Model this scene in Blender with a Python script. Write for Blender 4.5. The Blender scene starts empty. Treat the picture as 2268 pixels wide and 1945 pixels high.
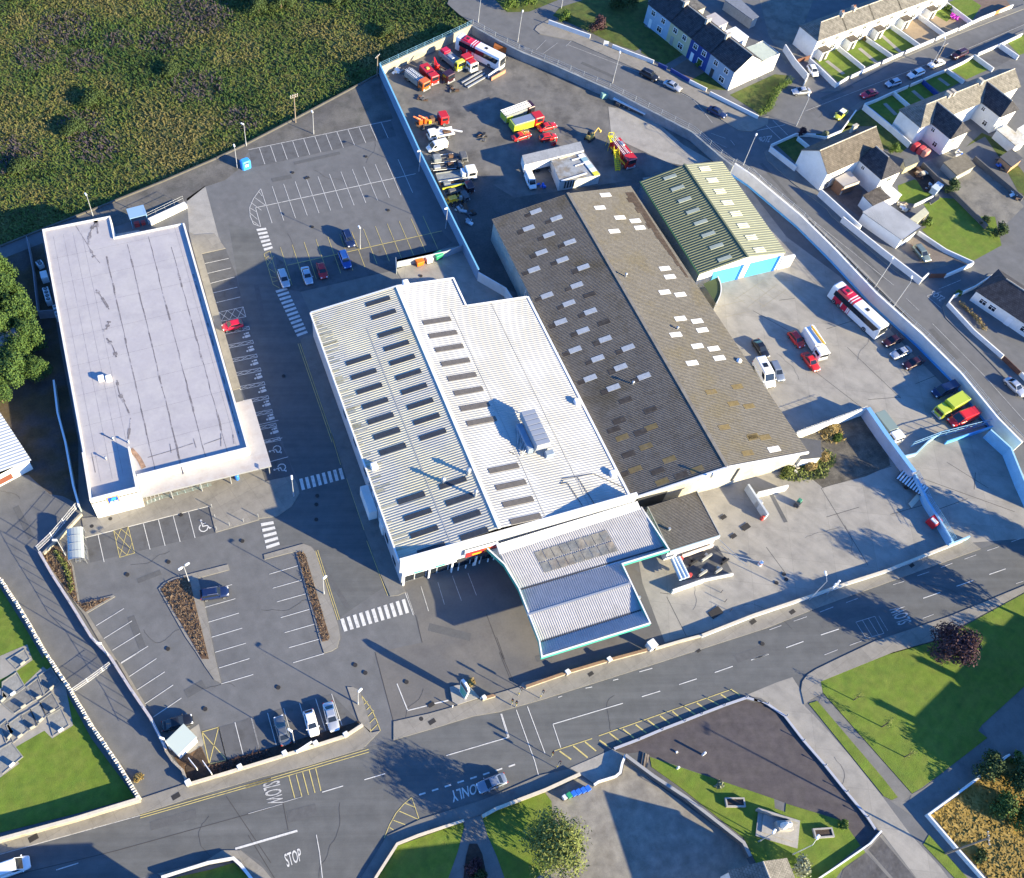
import bpy, bmesh, math, random
from mathutils import Vector, Matrix, noise
R = math.radians
sc = bpy.context.scene
col = sc.collection
random.seed(7)

# ------------------------------------------------------------------ camera (a drone 146 m up, cropped frame)
CF, CX, CY, CH = 2179.48, 869.29, 972.5, 146.142
CR = ((0.9510211, -0.2433425, 0.1906390), (-0.3075053, -0.8077793, 0.5029246), (0.0316113, -0.5369144, -0.8430443))
cam = bpy.data.objects.new('camera', bpy.data.cameras.new('camera'))
col.objects.link(cam)
cam.data.sensor_width = 36.0
cam.data.lens = CF / 2268 * 36.0
cam.data.shift_x = (1134 - CX) / 2268
cam.data.clip_start = 1.0
cam.data.clip_end = 5000
cam.matrix_world = Matrix(((CR[0][0], -CR[0][1], -CR[0][2], 0), (CR[1][0], -CR[1][1], -CR[1][2], 0), (CR[2][0], -CR[2][1], -CR[2][2], CH), (0, 0, 0, 1)))
sc.camera = cam

# ------------------------------------------------------------------ light
SUN_EL, SUN_AZ = 17.5, -47.2          # azimuth of the sun measured from +X, counter-clockwise
w = bpy.data.worlds.new('World'); sc.world = w; w.use_nodes = True
nt = w.node_tree; nt.nodes.clear()
sky = nt.nodes.new('ShaderNodeTexSky'); sky.sky_type = 'NISHITA'; sky.sun_disc = False
sky.sun_elevation = R(SUN_EL); sky.sun_rotation = R(90 - SUN_AZ)
sky.air_density = 1.0; sky.dust_density = 0.3; sky.ozone_density = 10.0
bg = nt.nodes.new('ShaderNodeBackground'); bg.inputs[1].default_value = 0.125
wo = nt.nodes.new('ShaderNodeOutputWorld')
nt.links.new(sky.outputs[0], bg.inputs[0]); nt.links.new(bg.outputs[0], wo.inputs[0])
sl = bpy.data.lights.new('sun', 'SUN'); sl.energy = 5.0; sl.angle = R(0.5); sl.color = (1.0, 0.84, 0.53)
so = bpy.data.objects.new('sun', sl); col.objects.link(so)
sd = Vector((math.cos(R(SUN_EL)) * math.cos(R(SUN_AZ)), math.cos(R(SUN_EL)) * math.sin(R(SUN_AZ)), math.sin(R(SUN_EL))))
so.rotation_euler = sd.to_track_quat('Z', 'Y').to_euler()
so.location = (0, 0, 300)
sc.view_settings.view_transform = 'Standard'; sc.view_settings.look = 'None'
sc.view_settings.exposure = 1.72; sc.view_settings.gamma = 1.0

# ------------------------------------------------------------------ surveying: photo pixel -> point at a known height
def P(x, y, z=0.0):
    a, b = x - CX, y - CY
    dx = CR[0][0] * a + CR[0][1] * b + CR[0][2] * CF
    dy = CR[1][0] * a + CR[1][1] * b + CR[1][2] * CF
    dz = CR[2][0] * a + CR[2][1] * b + CR[2][2] * CF
    t = (z - CH) / dz
    return Vector((dx * t, dy * t, z))
ZOOM = {51: (1940, 100, 328), 52: (1740, 270, 328), 53: (1980, 300, 288), 54: (1420, 0, 328), 55: (1740, 0, 528)}
SX = (0, 550, 1100, 1668); SY = (0, 480, 960, 1445)
def G(rc, s, z=0.0):
    """survey sheet rc (0 = overview) and 'x y  x y ...' readings -> list of world points at height z"""
    v = [float(t) for t in s.replace(',', ' ').split()]
    out = []
    for i in range(0, len(v), 2):
        if rc == 0: k = 2268 / 2072; sx, sy = v[i] * k, v[i + 1] * k
        elif rc == 1: sx, sy = v[i], v[i + 1]
        elif rc in ZOOM: X_, Y_, w_ = ZOOM[rc]; k = w_ / 2072; sx, sy = X_ + v[i] * k, Y_ + v[i + 1] * k
        else: k = 600 / 2072; sx, sy = SX[rc % 10 - 1] + v[i] * k, SY[rc // 10 - 1] + v[i + 1] * k
        out.append(P(sx, sy, z))
    return out
def G1(rc, x, y, z=0.0): return G(rc, '%f %f' % (x, y), z)[0]

# ------------------------------------------------------------------ mesh builder
class MB:
    def __init__(s): s.v = []; s.f = []; s.m = []; s.sm = []
    def face(s, pts, m=0, smooth=False):
        i = len(s.v); s.v += [tuple(p) for p in pts]; s.f.append(tuple(range(i, i + len(pts)))); s.m.append(m); s.sm.append(smooth)
    def idx(s, pts, faces, m=0, smooth=False):
        i = len(s.v); s.v += [tuple(p) for p in pts]
        for f in faces: s.f.append(tuple(i + k for k in f)); s.m.append(m); s.sm.append(smooth)
    def prism(s, pts, z0, z1, m=0, mtop=None, cap=True, bottom=False):
        pts = ccw(pts); n = len(pts)
        for i in range(n):
            a, b = pts[i], pts[(i + 1) % n]
            s.face([(a[0], a[1], z0), (b[0], b[1], z0), (b[0], b[1], z1), (a[0], a[1], z1)], m)
        if cap: s.face([(p[0], p[1], z1) for p in pts], m if mtop is None else mtop)
        if bottom: s.face([(p[0], p[1], z0) for p in reversed(pts)], m)
    def box(s, c, size, rz=0.0, m=0, M=None):
        x, y, z = size[0] / 2, size[1] / 2, size[2] / 2
        p = [Vector((a * x, b * y, d * z)) for d in (-1, 1) for b in (-1, 1) for a in (-1, 1)]
        rot = Matrix.Rotation(rz, 3, 'Z') if M is None else M
        c = Vector(c); p = [rot @ q + c for q in p]
        s.idx(p, [(0, 2, 3, 1), (4, 5, 7, 6), (0, 1, 5, 4), (2, 6, 7, 3), (0, 4, 6, 2), (1, 3, 7, 5)], m)
    def cbox(s, c, size, ch=0.1, rz=0.0, m=0, cht=None):
        """box with chamfered upright and top edges, base at c.z"""
        x, y, h = size[0] / 2, size[1] / 2, size[2]; cht = ch if cht is None else cht
        def ring(i, z):
            X, Y = x - i, y - i; k = min(ch, X * .9, Y * .9)
            q = [(X - k, -Y), (X, -Y + k), (X, Y - k), (X - k, Y), (-X + k, Y), (-X, Y - k), (-X, -Y + k), (-X + k, -Y)]
            return [Vector((a, b, z)) for a, b in q]
        rot = Matrix.Rotation(rz, 3, 'Z'); c = Vector(c)
        rs = [ring(0, 0), ring(0, h - cht), ring(cht * .8, h)]
        i0 = len(s.v)
        for r in rs: s.v += [tuple(rot @ p + c) for p in r]
        for k in range(2):
            for j in range(8):
                s.f.append((i0 + k * 8 + j, i0 + k * 8 + (j + 1) % 8, i0 + k * 8 + 8 + (j + 1) % 8, i0 + k * 8 + 8 + j)); s.m.append(m); s.sm.append(False)
        s.f.append(tuple(i0 + 16 + j for j in range(8))); s.m.append(m); s.sm.append(False)
    def tube(s, a, b, r0, r1=None, n=6, m=0, cap=True, smooth=True):
        a, b = Vector(a), Vector(b); r1 = r0 if r1 is None else r1
        d = (b - a).normalized(); u = d.orthogonal().normalized(); v = d.cross(u)
        p = []
        for c, r in ((a, r0), (b, r1)):
            for i in range(n):
                t = 2 * math.pi * i / n; p.append(c + u * math.cos(t) * r + v * math.sin(t) * r)
        fs = [(i, (i + 1) % n, n + (i + 1) % n, n + i) for i in range(n)]
        s.idx(p, fs, m, smooth)
        if cap: s.face(p[n:], m); s.face(list(reversed(p[:n])), m)
    def path(s, pts, r, n=5, m=0):
        for a, b in zip(pts[:-1], pts[1:]): s.tube(a, b, r, n=n, m=m)
    def lathe(s, c, prof, n=10, m=0, smooth=True, axis=None):
        c = Vector(c); p = []
        rot = Matrix.Identity(3) if axis is None else Vector(axis).to_track_quat('Z', 'Y').to_matrix()
        for r, z in prof:
            for i in range(n):
                t = 2 * math.pi * i / n; p.append(rot @ Vector((r * math.cos(t), r * math.sin(t), z)) + c)
        fs = []
        for k in range(len(prof) - 1):
            for i in range(n): fs.append((k * n + i, k * n + (i + 1) % n, k * n + n + (i + 1) % n, k * n + n + i))
        s.idx(p, fs, m, smooth)
        s.face(p[-n:], m); s.face(list(reversed(p[:n])), m)
    def wall(s, pts, z0, z1, th, m=0, mtop=None, closed=False):
        """a wall of thickness th following a polyline; z1 may be a list"""
        l, r = offset(pts, th / 2, closed), offset(pts, -th / 2, closed)
        n = len(pts); zt = z1 if isinstance(z1, (list, tuple)) else [z1] * n
        rng = range(n if closed else n - 1); mt = m if mtop is None else mtop
        for i in rng:
            j = (i + 1) % n
            A0, A1, B0, B1 = r[i], r[j], l[i], l[j]
            s.face([(A0[0], A0[1], z0), (A1[0], A1[1], z0), (A1[0], A1[1], zt[j]), (A0[0], A0[1], zt[i])], m)
            s.face([(B1[0], B1[1], z0), (B0[0], B0[1], z0), (B0[0], B0[1], zt[i]), (B1[0], B1[1], zt[j])], m)
            s.face([(A0[0], A0[1], zt[i]), (A1[0], A1[1], zt[j]), (B1[0], B1[1], zt[j]), (B0[0], B0[1], zt[i])], mt)
        if not closed:
            for i, fl in ((0, 0), (n - 1, 1)):
                q = [(l[i][0], l[i][1], z0), (r[i][0], r[i][1], z0), (r[i][0], r[i][1], zt[i]), (l[i][0], l[i][1], zt[i])]
                s.face(q if not fl else q[::-1], m)
    def strip(s, pts, wd, z, m=0, closed=False):
        l, r = offset(pts, wd / 2, closed), offset(pts, -wd / 2, closed); n = len(pts)
        for i in range(n if closed else n - 1):
            j = (i + 1) % n
            s.face([(r[i][0], r[i][1], z), (r[j][0], r[j][1], z), (l[j][0], l[j][1], z), (l[i][0], l[i][1], z)], m)
    def sheet(s, a, b, c, d, n, dep, m=0, duty=.35):
        """ribbed metal sheet: a->b is the direction across the ribs, a->d runs down the ribs"""
        a, b, c, d = map(Vector, (a, b, c, d)); nr = (b - a).cross(d - a).normalized()
        if nr.z < 0: nr = -nr
        p = []; q = []
        for i in range(n):
            for t, h in ((0, 0), (.5 - duty / 2 - .06, 0), (.5 - duty / 2, 1), (.5 + duty / 2, 1), (.5 + duty / 2 + .06, 0)):
                u = (i + t) / n; o = nr * dep * h
                p.append(a.lerp(b, u) + o); q.append(d.lerp(c, u) + o)
        p.append(b); q.append(c); k = len(p)
        up = (b - a).cross(d - a).z > 0
        s.idx(p + q, [((i, i + 1, k + i + 1, k + i) if up else (i + 1, i, k + i, k + i + 1)) for i in range(k - 1)], m)
    def build(s, name, mats, parent=None, local=None, auto=False):
        me = bpy.data.meshes.new(name)
        vs = s.v
        if local is not None:
            vs = [tuple(local @ Vector(v)) for v in vs]
        me.from_pydata(vs, [], s.f)
        for mt in (mats if isinstance(mats, (list, tuple)) else [mats]): me.materials.append(mt)
        me.polygons.foreach_set('material_index', s.m)
        me.polygons.foreach_set('use_smooth', s.sm)
        uv = me.uv_layers.new(name='UVMap').data
        me.update()
        for p in me.polygons:
            n = p.normal
            if abs(n.z) > .9995: t, b = Vector((1, 0, 0)), Vector((0, 1, 0))
            else:
                t = Vector((-n.y, n.x, 0)).normalized(); b = n.cross(t)
            for li in p.loop_indices:
                co = me.vertices[me.loops[li].vertex_index].co
                uv[li].uv = (co.dot(t), co.dot(b))
        o = bpy.data.objects.new(name, me); col.objects.link(o)
        if parent is not None: o.parent = parent
        return o

def ccw(pts):
    a = sum(p[0] * q[1] - q[0] * p[1] for p, q in zip(pts, list(pts[1:]) + [pts[0]]))
    return list(pts) if a > 0 else list(reversed(pts))
def offset(pts, d, closed=False):
    n = len(pts); out = []
    for i in range(n):
        p = Vector((pts[i][0], pts[i][1]))
        def seg(a, b):
            v = Vector((pts[b][0] - pts[a][0], pts[b][1] - pts[a][1])); v.normalize(); return Vector((-v.y, v.x))
        if closed: n0, n1 = seg(i - 1, i), seg(i, (i + 1) % n)
        else: n0, n1 = seg(max(i - 1, 0), max(i, 1)) if i else seg(0, 1), seg(i, i + 1) if i < n - 1 else seg(n - 2, n - 1)
        mm = n0 + n1
        if mm.length < .3: mm = n0.copy()
        mm.normalize(); k = max(mm.dot(n0), .4)
        out.append(p + mm * d / k)
    return out
def inset(pts, d):
    return [Vector((q[0], q[1], p[2])) for p, q in zip(ccw(pts), offset(ccw(pts), d, True))]
def curve(pts, n=6, closed=False):
    """Catmull-Rom through points"""
    pts = [Vector(p) for p in pts]; out = []; N = len(pts)
    for i in range(N if closed else N - 1):
        if closed: a, b, c, d = pts[i - 1], pts[i], pts[(i + 1) % N], pts[(i + 2) % N]
        else: a, b, c, d = pts[max(i - 1, 0)], pts[i], pts[i + 1], pts[min(i + 2, N - 1)]
        for k in range(n):
            t = k / n
            out.append(.5 * (2 * b + (c - a) * t + (2 * a - 5 * b + 4 * c - d) * t * t + (3 * b - a - 3 * c + d) * t ** 3))
    if not closed: out.append(pts[-1])
    return out
def along(pts, step):
    """points every step metres along a polyline, with heading"""
    out = []; carry = 0.0
    for a, b in zip(pts[:-1], pts[1:]):
        d = (b - a); L = d.length; t = carry
        while t < L: out.append((a + d * (t / L), math.atan2(d.y, d.x))); t += step
        carry = t - L
    return out
def lerp2(q, u, v):
    return (q[0] * (1 - u) + q[1] * u) * (1 - v) + (q[3] * (1 - u) + q[2] * u) * v

def tag(o, label, cat, group=None, kind=None):
    if label: o['label'] = label
    if cat: o['category'] = cat
    if group: o['group'] = group
    if kind: o['kind'] = kind
    return o
def struct(mb, name, mats):
    o = mb.build(name, mats); o['kind'] = 'structure'; return o
def thing(name, label, cat, loc, rz=0.0, group=None):
    o = bpy.data.objects.new(name, None); col.objects.link(o); o.empty_display_size = .3
    o.location = loc; o.rotation_euler = (0, 0, rz)
    return tag(o, label, cat, group)
KIDS = {}
def copy_tree(root, loc, rz, label=None, group=None, paint=None, scale=None):
    """copy a thing with its parts and sub-parts; paint: {old material: new material}"""
    def rec(o, par):
        c = o.copy()
        if paint and o.type == 'MESH' and any(mt in paint for mt in o.data.materials):
            c.data = o.data.copy()
            for i, mt in enumerate(c.data.materials):
                if mt in paint: c.data.materials[i] = paint[mt]
        col.objects.link(c)
        if par is not None: c.parent = par
        for ch in [x for x in ALLKIDS(o)]: rec(ch, c)
        return c
    r = rec(root, None)
    r.location = loc; r.rotation_euler = (0, 0, rz)
    if scale: r.scale = scale
    if label: r['label'] = label
    if group: r['group'] = group
    return r
def ALLKIDS(o): return o.children
def rebase(root, o_list=None): pass

# ------------------------------------------------------------------ materials
MATS = {}
def mat(name, c, rough=.85, var=.12, scale=.6, fine=6.0, c2=None, bump=0.0, metal=0.0, uv=False, stain=None, spec=.4, streak=None, slab=None):
    """c modulated by two noises; c2 = second colour in broad patches; stain = (colour, scale, amount)"""
    m = bpy.data.materials.new(name); m.use_nodes = True; N = m.node_tree.nodes; L = m.node_tree.links
    b = N['Principled BSDF']; b.inputs['Roughness'].default_value = rough; b.inputs['Metallic'].default_value = metal
    b.inputs['Specular IOR Level'].default_value = spec
    tc = N.new('ShaderNodeTexCoord'); co = tc.outputs['UV'] if uv else tc.outputs['Object']
    def noi(s, det=4, r=.55):
        n = N.new('ShaderNodeTexNoise'); n.inputs['Scale'].default_value = s; n.inputs['Detail'].default_value = det; n.inputs['Roughness'].default_value = r
        L.new(co, n.inputs['Vector']); return n.outputs[0]
    def ramp(x, a, bb, lo=0.0, hi=1.0):
        mr = N.new('ShaderNodeMapRange'); L.new(x, mr.inputs[0]); mr.inputs[1].default_value = a; mr.inputs[2].default_value = bb
        mr.inputs[3].default_value = lo; mr.inputs[4].default_value = hi; return mr.outputs[0]
    def mix(f, A, B, mode='MIX'):
        x = N.new('ShaderNodeMix'); x.data_type = 'RGBA'; x.blend_type = mode
        if isinstance(f, float): x.inputs[0].default_value = f
        else: L.new(f, x.inputs[0])
        for s, v in ((6, A), (7, B)):
            if isinstance(v, tuple): x.inputs[s].default_value = (*v, 1)
            else: L.new(v, x.inputs[s])
        return x.outputs[2]
    cur = tuple(c)
    n1 = noi(scale)
    if c2 is not None: cur = mix(ramp(n1, .42, .6), cur, tuple(c2))
    if stain:
        ns = noi(stain[1], 6, .65); cur = mix(ramp(ns, .5, .72, 0, stain[2]), cur, tuple(stain[0]))
    if slab:
        mp = N.new('ShaderNodeMapping'); mp.inputs['Rotation'].default_value = (0, 0, slab[3]); L.new(tc.outputs['Object'], mp.inputs[0])
        br = N.new('ShaderNodeTexBrick'); L.new(mp.outputs[0], br.inputs['Vector']); br.offset = slab[5] if len(slab) > 5 else 0.0
        for k_, v_ in (('Color1', 1.05), ('Color2', .93), ('Mortar', slab[4])): br.inputs[k_].default_value = (v_, v_, v_, 1)
        br.inputs['Scale'].default_value = 1; br.inputs['Brick Width'].default_value = slab[0]; br.inputs['Row Height'].default_value = slab[1]; br.inputs['Mortar Size'].default_value = slab[2]; br.inputs['Mortar Smooth'].default_value = .4
        cur = mix(1.0, cur, br.outputs[0], 'MULTIPLY')
    if streak:
        mp = N.new('ShaderNodeMapping'); mp.inputs['Rotation'].default_value = (0, 0, -streak[0]); mp2 = N.new('ShaderNodeMapping'); mp2.inputs['Scale'].default_value = (streak[1], streak[2], 1)
        L.new(tc.outputs['Object'], mp.inputs[0]); L.new(mp.outputs[0], mp2.inputs[0]); n9 = N.new('ShaderNodeTexNoise'); n9.inputs['Scale'].default_value = 1; n9.inputs['Detail'].default_value = 5; n9.inputs['Roughness'].default_value = .65; L.new(mp2.outputs[0], n9.inputs['Vector'])
        c9 = N.new('ShaderNodeCombineColor'); r9 = ramp(n9.outputs[0], .3, .7, 1 - streak[3], 1 + streak[3]); [L.new(r9, c9.inputs[i_]) for i_ in range(3)]
        cur = mix(1.0, cur, c9.outputs[0], 'MULTIPLY')
    if var > 0:
        g = N.new('ShaderNodeMath'); g.operation = 'MULTIPLY'
        L.new(ramp(noi(scale * 1.7), .3, .7, 1 - var, 1 + var), g.inputs[0])
        nf = noi(fine, 3, .7)
        L.new(ramp(nf, .3, .7, 1 - var * .8, 1 + var * .8), g.inputs[1])
        cb = N.new('ShaderNodeCombineColor')
        for i in range(3): L.new(g.outputs[0], cb.inputs[i])
        cur = mix(1.0, cur, cb.outputs[0], 'MULTIPLY')
        if bump > 0:
            bp = N.new('ShaderNodeBump'); bp.inputs['Strength'].default_value = bump; bp.inputs['Distance'].default_value = .05
            L.new(nf, bp.inputs['Height']); L.new(bp.outputs[0], b.inputs['Normal'])
    if isinstance(cur, tuple): b.inputs['Base Color'].default_value = (*cur, 1)
    else: L.new(cur, b.inputs['Base Color'])
    MATS[name] = m
    return m
def flat(name, c, rough=.5, metal=0.0, spec=.5, coat=0.0):
    m = bpy.data.materials.new(name); m.use_nodes = True; b = m.node_tree.nodes['Principled BSDF']
    b.inputs['Base Color'].default_value = (*c, 1); b.inputs['Roughness'].default_value = rough; b.inputs['Metallic'].default_value = metal
    b.inputs['Specular IOR Level'].default_value = spec; b.inputs['Coat Weight'].default_value = coat
    MATS[name] = m; return m
# ------------------------------------------------------------------ shared materials
asphalt = mat('asphalt', (.118, .122, .127), .9, .09, .35, 5.0, c2=(.128, .131, .136), stain=((.088, .090, .096), .12, .45), streak=(R(-75), .05, .35, .07))
asphalt_road = mat('asphalt_road', (.098, .103, .106), .9, .08, .35, 6.0, c2=(.107, .111, .113), stain=((.074, .077, .080), .25, .4), streak=(R(-16), .02, .55, .15))
asphalt_dark = mat('asphalt_dark', (.095, .098, .104), .92, .10, .4, 6.0, stain=((.055, .054, .053), .55, .7))
tarmac_red = mat('tarmac_red', (.066, .058, .063), .93, .16, .5, 7.0, c2=(.076, .067, .069), streak=(R(-20), .08, .8, .12))
concrete = mat('concrete', (.285, .272, .245), .9, .07, .3, 5.0, c2=(.26, .25, .228), stain=((.18, .172, .158), .3, .55), slab=(7.0, 5.2, .05, R(24), .84), streak=(R(-62), .06, .5, .10))
concrete_pale = mat('concrete_pale', (.29, .28, .26), .88, .1, .3, 4.0, stain=((.15, .145, .135), .3, .5))
pavement_m = mat('pavement', (.225, .213, .19), .9, .07, .6, 6.0, stain=((.13, .125, .11), .5, .5), slab=(3.0, 2.2, .05, R(-16), .85))
pavement_grey = mat('pavement_grey', (.16, .158, .15), .9, .1, .4, 5.0, stain=((.08, .08, .08), .3, .5))
kerb_m = mat('kerb', (.24, .23, .20), .85, .12, 1.0, 6.0)
dirt = mat('yard_dirt', (.150, .145, .136), .95, .12, .25, 4.0, c2=(.118, .115, .112), stain=((.045, .044, .044), .16, .8), streak=(R(60), .08, .4, .12))
gravel = mat('gravel', (.235, .222, .195), .95, .2, .4, 9.0, c2=(.19, .18, .162), stain=((.14, .125, .105), .35, .5))
soil = mat('soil', (.12, .075, .045), .95, .35, .8, 5.0, c2=(.085, .052, .032), bump=.6)
soil_dark = mat('soil_dark', (.05, .035, .027), .95, .3, .8, 6.0, bump=.6)
lawn_m = mat('lawn_grass', (.112, .172, .018), .95, .16, .45, 9.0, c2=(.128, .172, .024), bump=.9, stain=((.080, .142, .018), .35, .7), streak=(R(30), .06, .7, .10))
field_m = mat('field_grass', (.070, .090, .024), .97, .3, .06, 1.2, c2=(.10, .105, .032), bump=1.0, stain=((.022, .040, .012), .05, .8))
white_paint = mat('white_paint', (.56, .56, .54), .8, .1, 2.0, 9.0, stain=((.28, .28, .28), 1.3, .8))
worn_paint = mat('worn_white_paint', (.42, .42, .41), .8, .1, 2.0, 9.0, stain=((.13, .13, .13), 1.5, .9))
yellow_paint = mat('yellow_paint', (.50, .42, .16), .8, .1, 2.0, 9.0, stain=((.2, .18, .11), 1.3, .8))
joint_m = flat('joint', (.055, .052, .05), .95)
white_wall = mat('white_render', (.72, .72, .70), .85, .04, .5, 4.0, stain=((.5, .5, .47), .35, .45))
grey_wall = mat('grey_render', (.33, .33, .31), .9, .1, .5, 4.0, stain=((.2, .2, .18), .4, .6))
blue_paint = mat('blue_paint', (.10, .36, .70), .6, .08, .5, 4.0)
glass = flat('dark_glass', (.015, .02, .028), .08, 0, .6)
steel = flat('galvanised_steel', (.42, .44, .46), .45, .5)
white_metal = flat('white_metal', (.75, .76, .77), .45)
dark_metal = flat('dark_metal', (.045, .048, .055), .5)
rubber = flat('rubber', (.018, .018, .02), .8)
teal = flat('teal_paint', (.06, .40, .30), .45)

# ------------------------------------------------------------------ ground and roads
W_FIELD = G(0, '-500 640 0 500 95 462 190 425 330 368 430 325 490 297 600 240 768 150')
gpoly = W_FIELD + G(0, '766 138 925 63 955 47 930 30 905 8 915 -20 960 -140 2700 -200 3100 900 2700 2300 -900 2300')
mb = MB()
mb.face([(p.x, p.y, 0) for p in ccw(gpoly)]); struct(mb, 'ground', asphalt)
mb = MB(); mb.face([(-700, -500, -.5), (900, -500, -.5), (900, 900, -.5), (-700, 900, -.5)]); struct(mb, 'field', field_m)
LAYER = [0]
def area(name, pts, m, z=.01, kerb=None, raised=0.0):
    mb = MB(); pts = ccw(pts)
    if raised: mb.prism(pts, 0.0, raised, 1, 0)
    else: mb.face([(p[0], p[1], z) for p in pts])
    return struct(mb, name, [m, kerb or m])
KZ = .11
def paved(name, pts, m=None, z=KZ): return area(name, pts, m or pavement_m, raised=z, kerb=kerb_m)

UPK = G(41, '-300 1630 0 1540 540 1393 1060 1243 1450 1117 2000 957') + G(42, '450 868 900 730 1110 672 1400 588 1720 490 1930 455') + G(43, '40 450 340 365 1180 100') + G(33, '1500 1672 2072 1488') + G(34, '465 1345 1090 1120 1750 880 2072 765 2500 600')
LOK = G(34, '2500 980 2072 1165 1500 1400 930 1590 650 1722') + G(44, '480 130 410 175 375 225 365 290')
LOK2 = G(43, '1900 352 890 738 720 830 640 905') + G(43, '270 960 0 1085') + G(42, '1790 1130 1310 1280 1060 1400 940 1600 860 1727 700 2000')
LOK3 = G(41, '2300 2000 1990 1600 1840 1510 1700 1510 1560 1600 1200 1690 0 2050 -300 2150')
area('main_road', UPK + LOK + LOK2 + LOK3, asphalt_road, .008)
# upper pavement between the car-park / forecourt walls and the road
WL1 = G(41, '-300 1530 0 1432 1070 1122 1440 1000') + G(42, '0 885 270 800 510 720 740 645 880 560')
paved('pavement', WL1 + G(42, '945 615 1010 600 880 735 900 730') + list(reversed(UPK[:8])))
paved('pavement', G(42, '1110 530 1380 470 1560 420 1800 345 2072 265') + G(43, '200 230 540 160 850 70') + G(33, '1160 1655 1530 1555 2072 1365') + G(34, '390 1268 720 1145 1030 1045 1510 850 1640 810 1740 885') + G(34, '1090 1120 465 1345') + G(33, '2072 1488 1500 1672') + G(43, '1180 100 340 365 40 450') + G(42, '1930 455 1720 490 1400 588 1110 672'))
# lower pavements
paved('pavement', G(42, '860 1727 940 1600 1060 1400 1310 1280 1790 1130') + G(43, '0 1085 330 940 560 890 640 940 370 1060 0 1200') + G(42, '1640 1285 1140 1460 980 1727 800 2050 700 2000'), pavement_grey)
paved('pavement', G(43, '560 885 720 815 890 738 960 790 950 930 910 950 750 1010 640 930'), concrete_pale, .06)
paved('pavement', G(41, '1240 1712 1780 1572 1840 1610 2000 1800 2150 2000 2300 2000 2010 1650 1840 1515 1700 1515 1560 1605 1200 1695'), pavement_m)
paved('pavement', G(34, '2500 980 2072 1165 1500 1400 930 1590 650 1722') + G(44, '480 130 410 175 375 225 365 290 390 400 440 360 530 310 515 225 1070 0') + G(34, '1400 1580 2072 1215 2500 1010'))
# the concrete lane on the right
area('concrete_lane', G(44, '-60 330 60 350 110 385 250 490 380 680 700 1070 870 1260 1000 1400 1250 1727 1450 2000 1700 2000 1430 1640 1200 1390 990 1105 740 790 520 540 395 410 365 290 300 190 180 230'), concrete, .014)
area('path', G(44, '530 312 1215 1085 1150 1140 1060 1130 1105 1110 500 385'), pavement_grey, .018)
area('path', G(44, '1040 1130 1150 1140 1190 1150 1345 1245 1560 1490 1790 1727 2000 2000 1830 2000 1600 1727 1340 1385 1240 1270'), pavement_grey, .016)
area('path', G(44, '2300 80 2072 265 1745 560 1790 650 1420 945 1300 1040 1210 1085 1190 1150 1345 1245 1970 780 2072 835 2400 1000'), pavement_grey, .02)
area('plaza', G(43, '890 748 1900 362 1990 390') + G(44, '0 372 100 400 240 500 375 685 700 1075 860 1262 985 1390 870 1500 820 1480 690 1290 250 1155 160 1120 0 1065') + G(43, '1170 795 1130 760 985 775'), tarmac_red, .013)
area('path', G(43, '985 775 1130 760 1185 880 1400 1040 1890 1430 1950 1560 2040 1727 1990 1727 1850 1460 1200 990'), asphalt_dark, .013)
area('path', G(44, '860 1500 985 1390 1000 1410 1250 1727 1300 1850 1120 1850'), pavement_grey, .012)
matting = mat('weed_matting', (.07, .07, .075), .7, .25, .6, 1.2, bump=.9, stain=((.03, .03, .035), .7, .7))
area('weed_matting', G(44, '970 1410 1240 1727 1300 1850 1180 1850 880 1510'), matting, .022)
area('weed_matting', G(44, '860 1530 1040 1727 1100 1850 620 1850 690 1660'), matting, .022)
# lawns
lawn = lambda pts, z=.03, m=None: area('lawn', pts, m or lawn_m, raised=z, kerb=soil_dark)
lawn(G(44, '512 222 1070 2') + G(34, '930 1722 1400 1590 2072 1225 2500 1020') + G(44, '2500 -100 2072 262 1750 555 1720 600 1790 655 1420 940 1290 1035 1215 1080 535 312'), .08)
lawn(G(44, '425 392 490 372 990 960 1105 1108 1060 1130 1000 1102 780 830'), .08)
lawn(G(44, '1345 1395 1640 1727 1800 1950 1650 1950 1540 1727 1300 1470'), .05)
lawn(G(43, '1170 800 1185 878 1400 1030 1890 1422 1955 1555 2040 1727') + G(44, '140 1727 230 1900 400 1850 500 1727 820 1480 690 1292 250 1157 245 1222 165 1192 160 1122 0 1067'), .06)
lawn(G(44, '520 1727 830 1492 858 1532 690 1650 630 1730 520 1850 430 1850'), .05)
lawn(G(42, '990 1727 1145 1480 1640 1300 1650 1335 1600 1530 1530 1727 1480 1950 850 1950'), .06)
lawn(G(42, '1790 1265') + G(43, '0 1205 370 1075 420 1140 430 1300 480 1500 420 1640 300 1727 200 1950 -200 1950') + G(42, '1960 1727 1900 1560 1830 1400'), .06)
area('path', G(42, '1640 1270 1790 1245 1830 1400 1900 1560 1960 1727 2050 1950 1870 1950 1790 1540 1750 1460 1690 1460 1660 1560 1620 1950 1480 1950 1530 1727 1600 1530 1655 1335'), pavement_grey, .025)
lawn(G(42, '1690 1465 1750 1465 1790 1545 1870 1950 1620 1950 1665 1560'), .04, soil_dark)
area('gravel_yard', G(43, '640 960 750 1015 910 955 960 940 985 800 1200 995 1880 1450 1940 1560 2040 1800 2040 1950 250 1950 300 1727 420 1640 480 1500 430 1300 420 1140 370 1070'), gravel, .012)
lawn(G(41, '0 1380 600 1230 1030 1110 960 1010 700 660 520 330 335 10') + G(31, '330 1727 190 1480 0 1180 -300 900') + G(41, '-300 1470'), .06)
lawn(G(41, '1330 1727 1620 1660 1790 1610 1880 1700 1990 1850 1500 1950'), .06)
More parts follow.
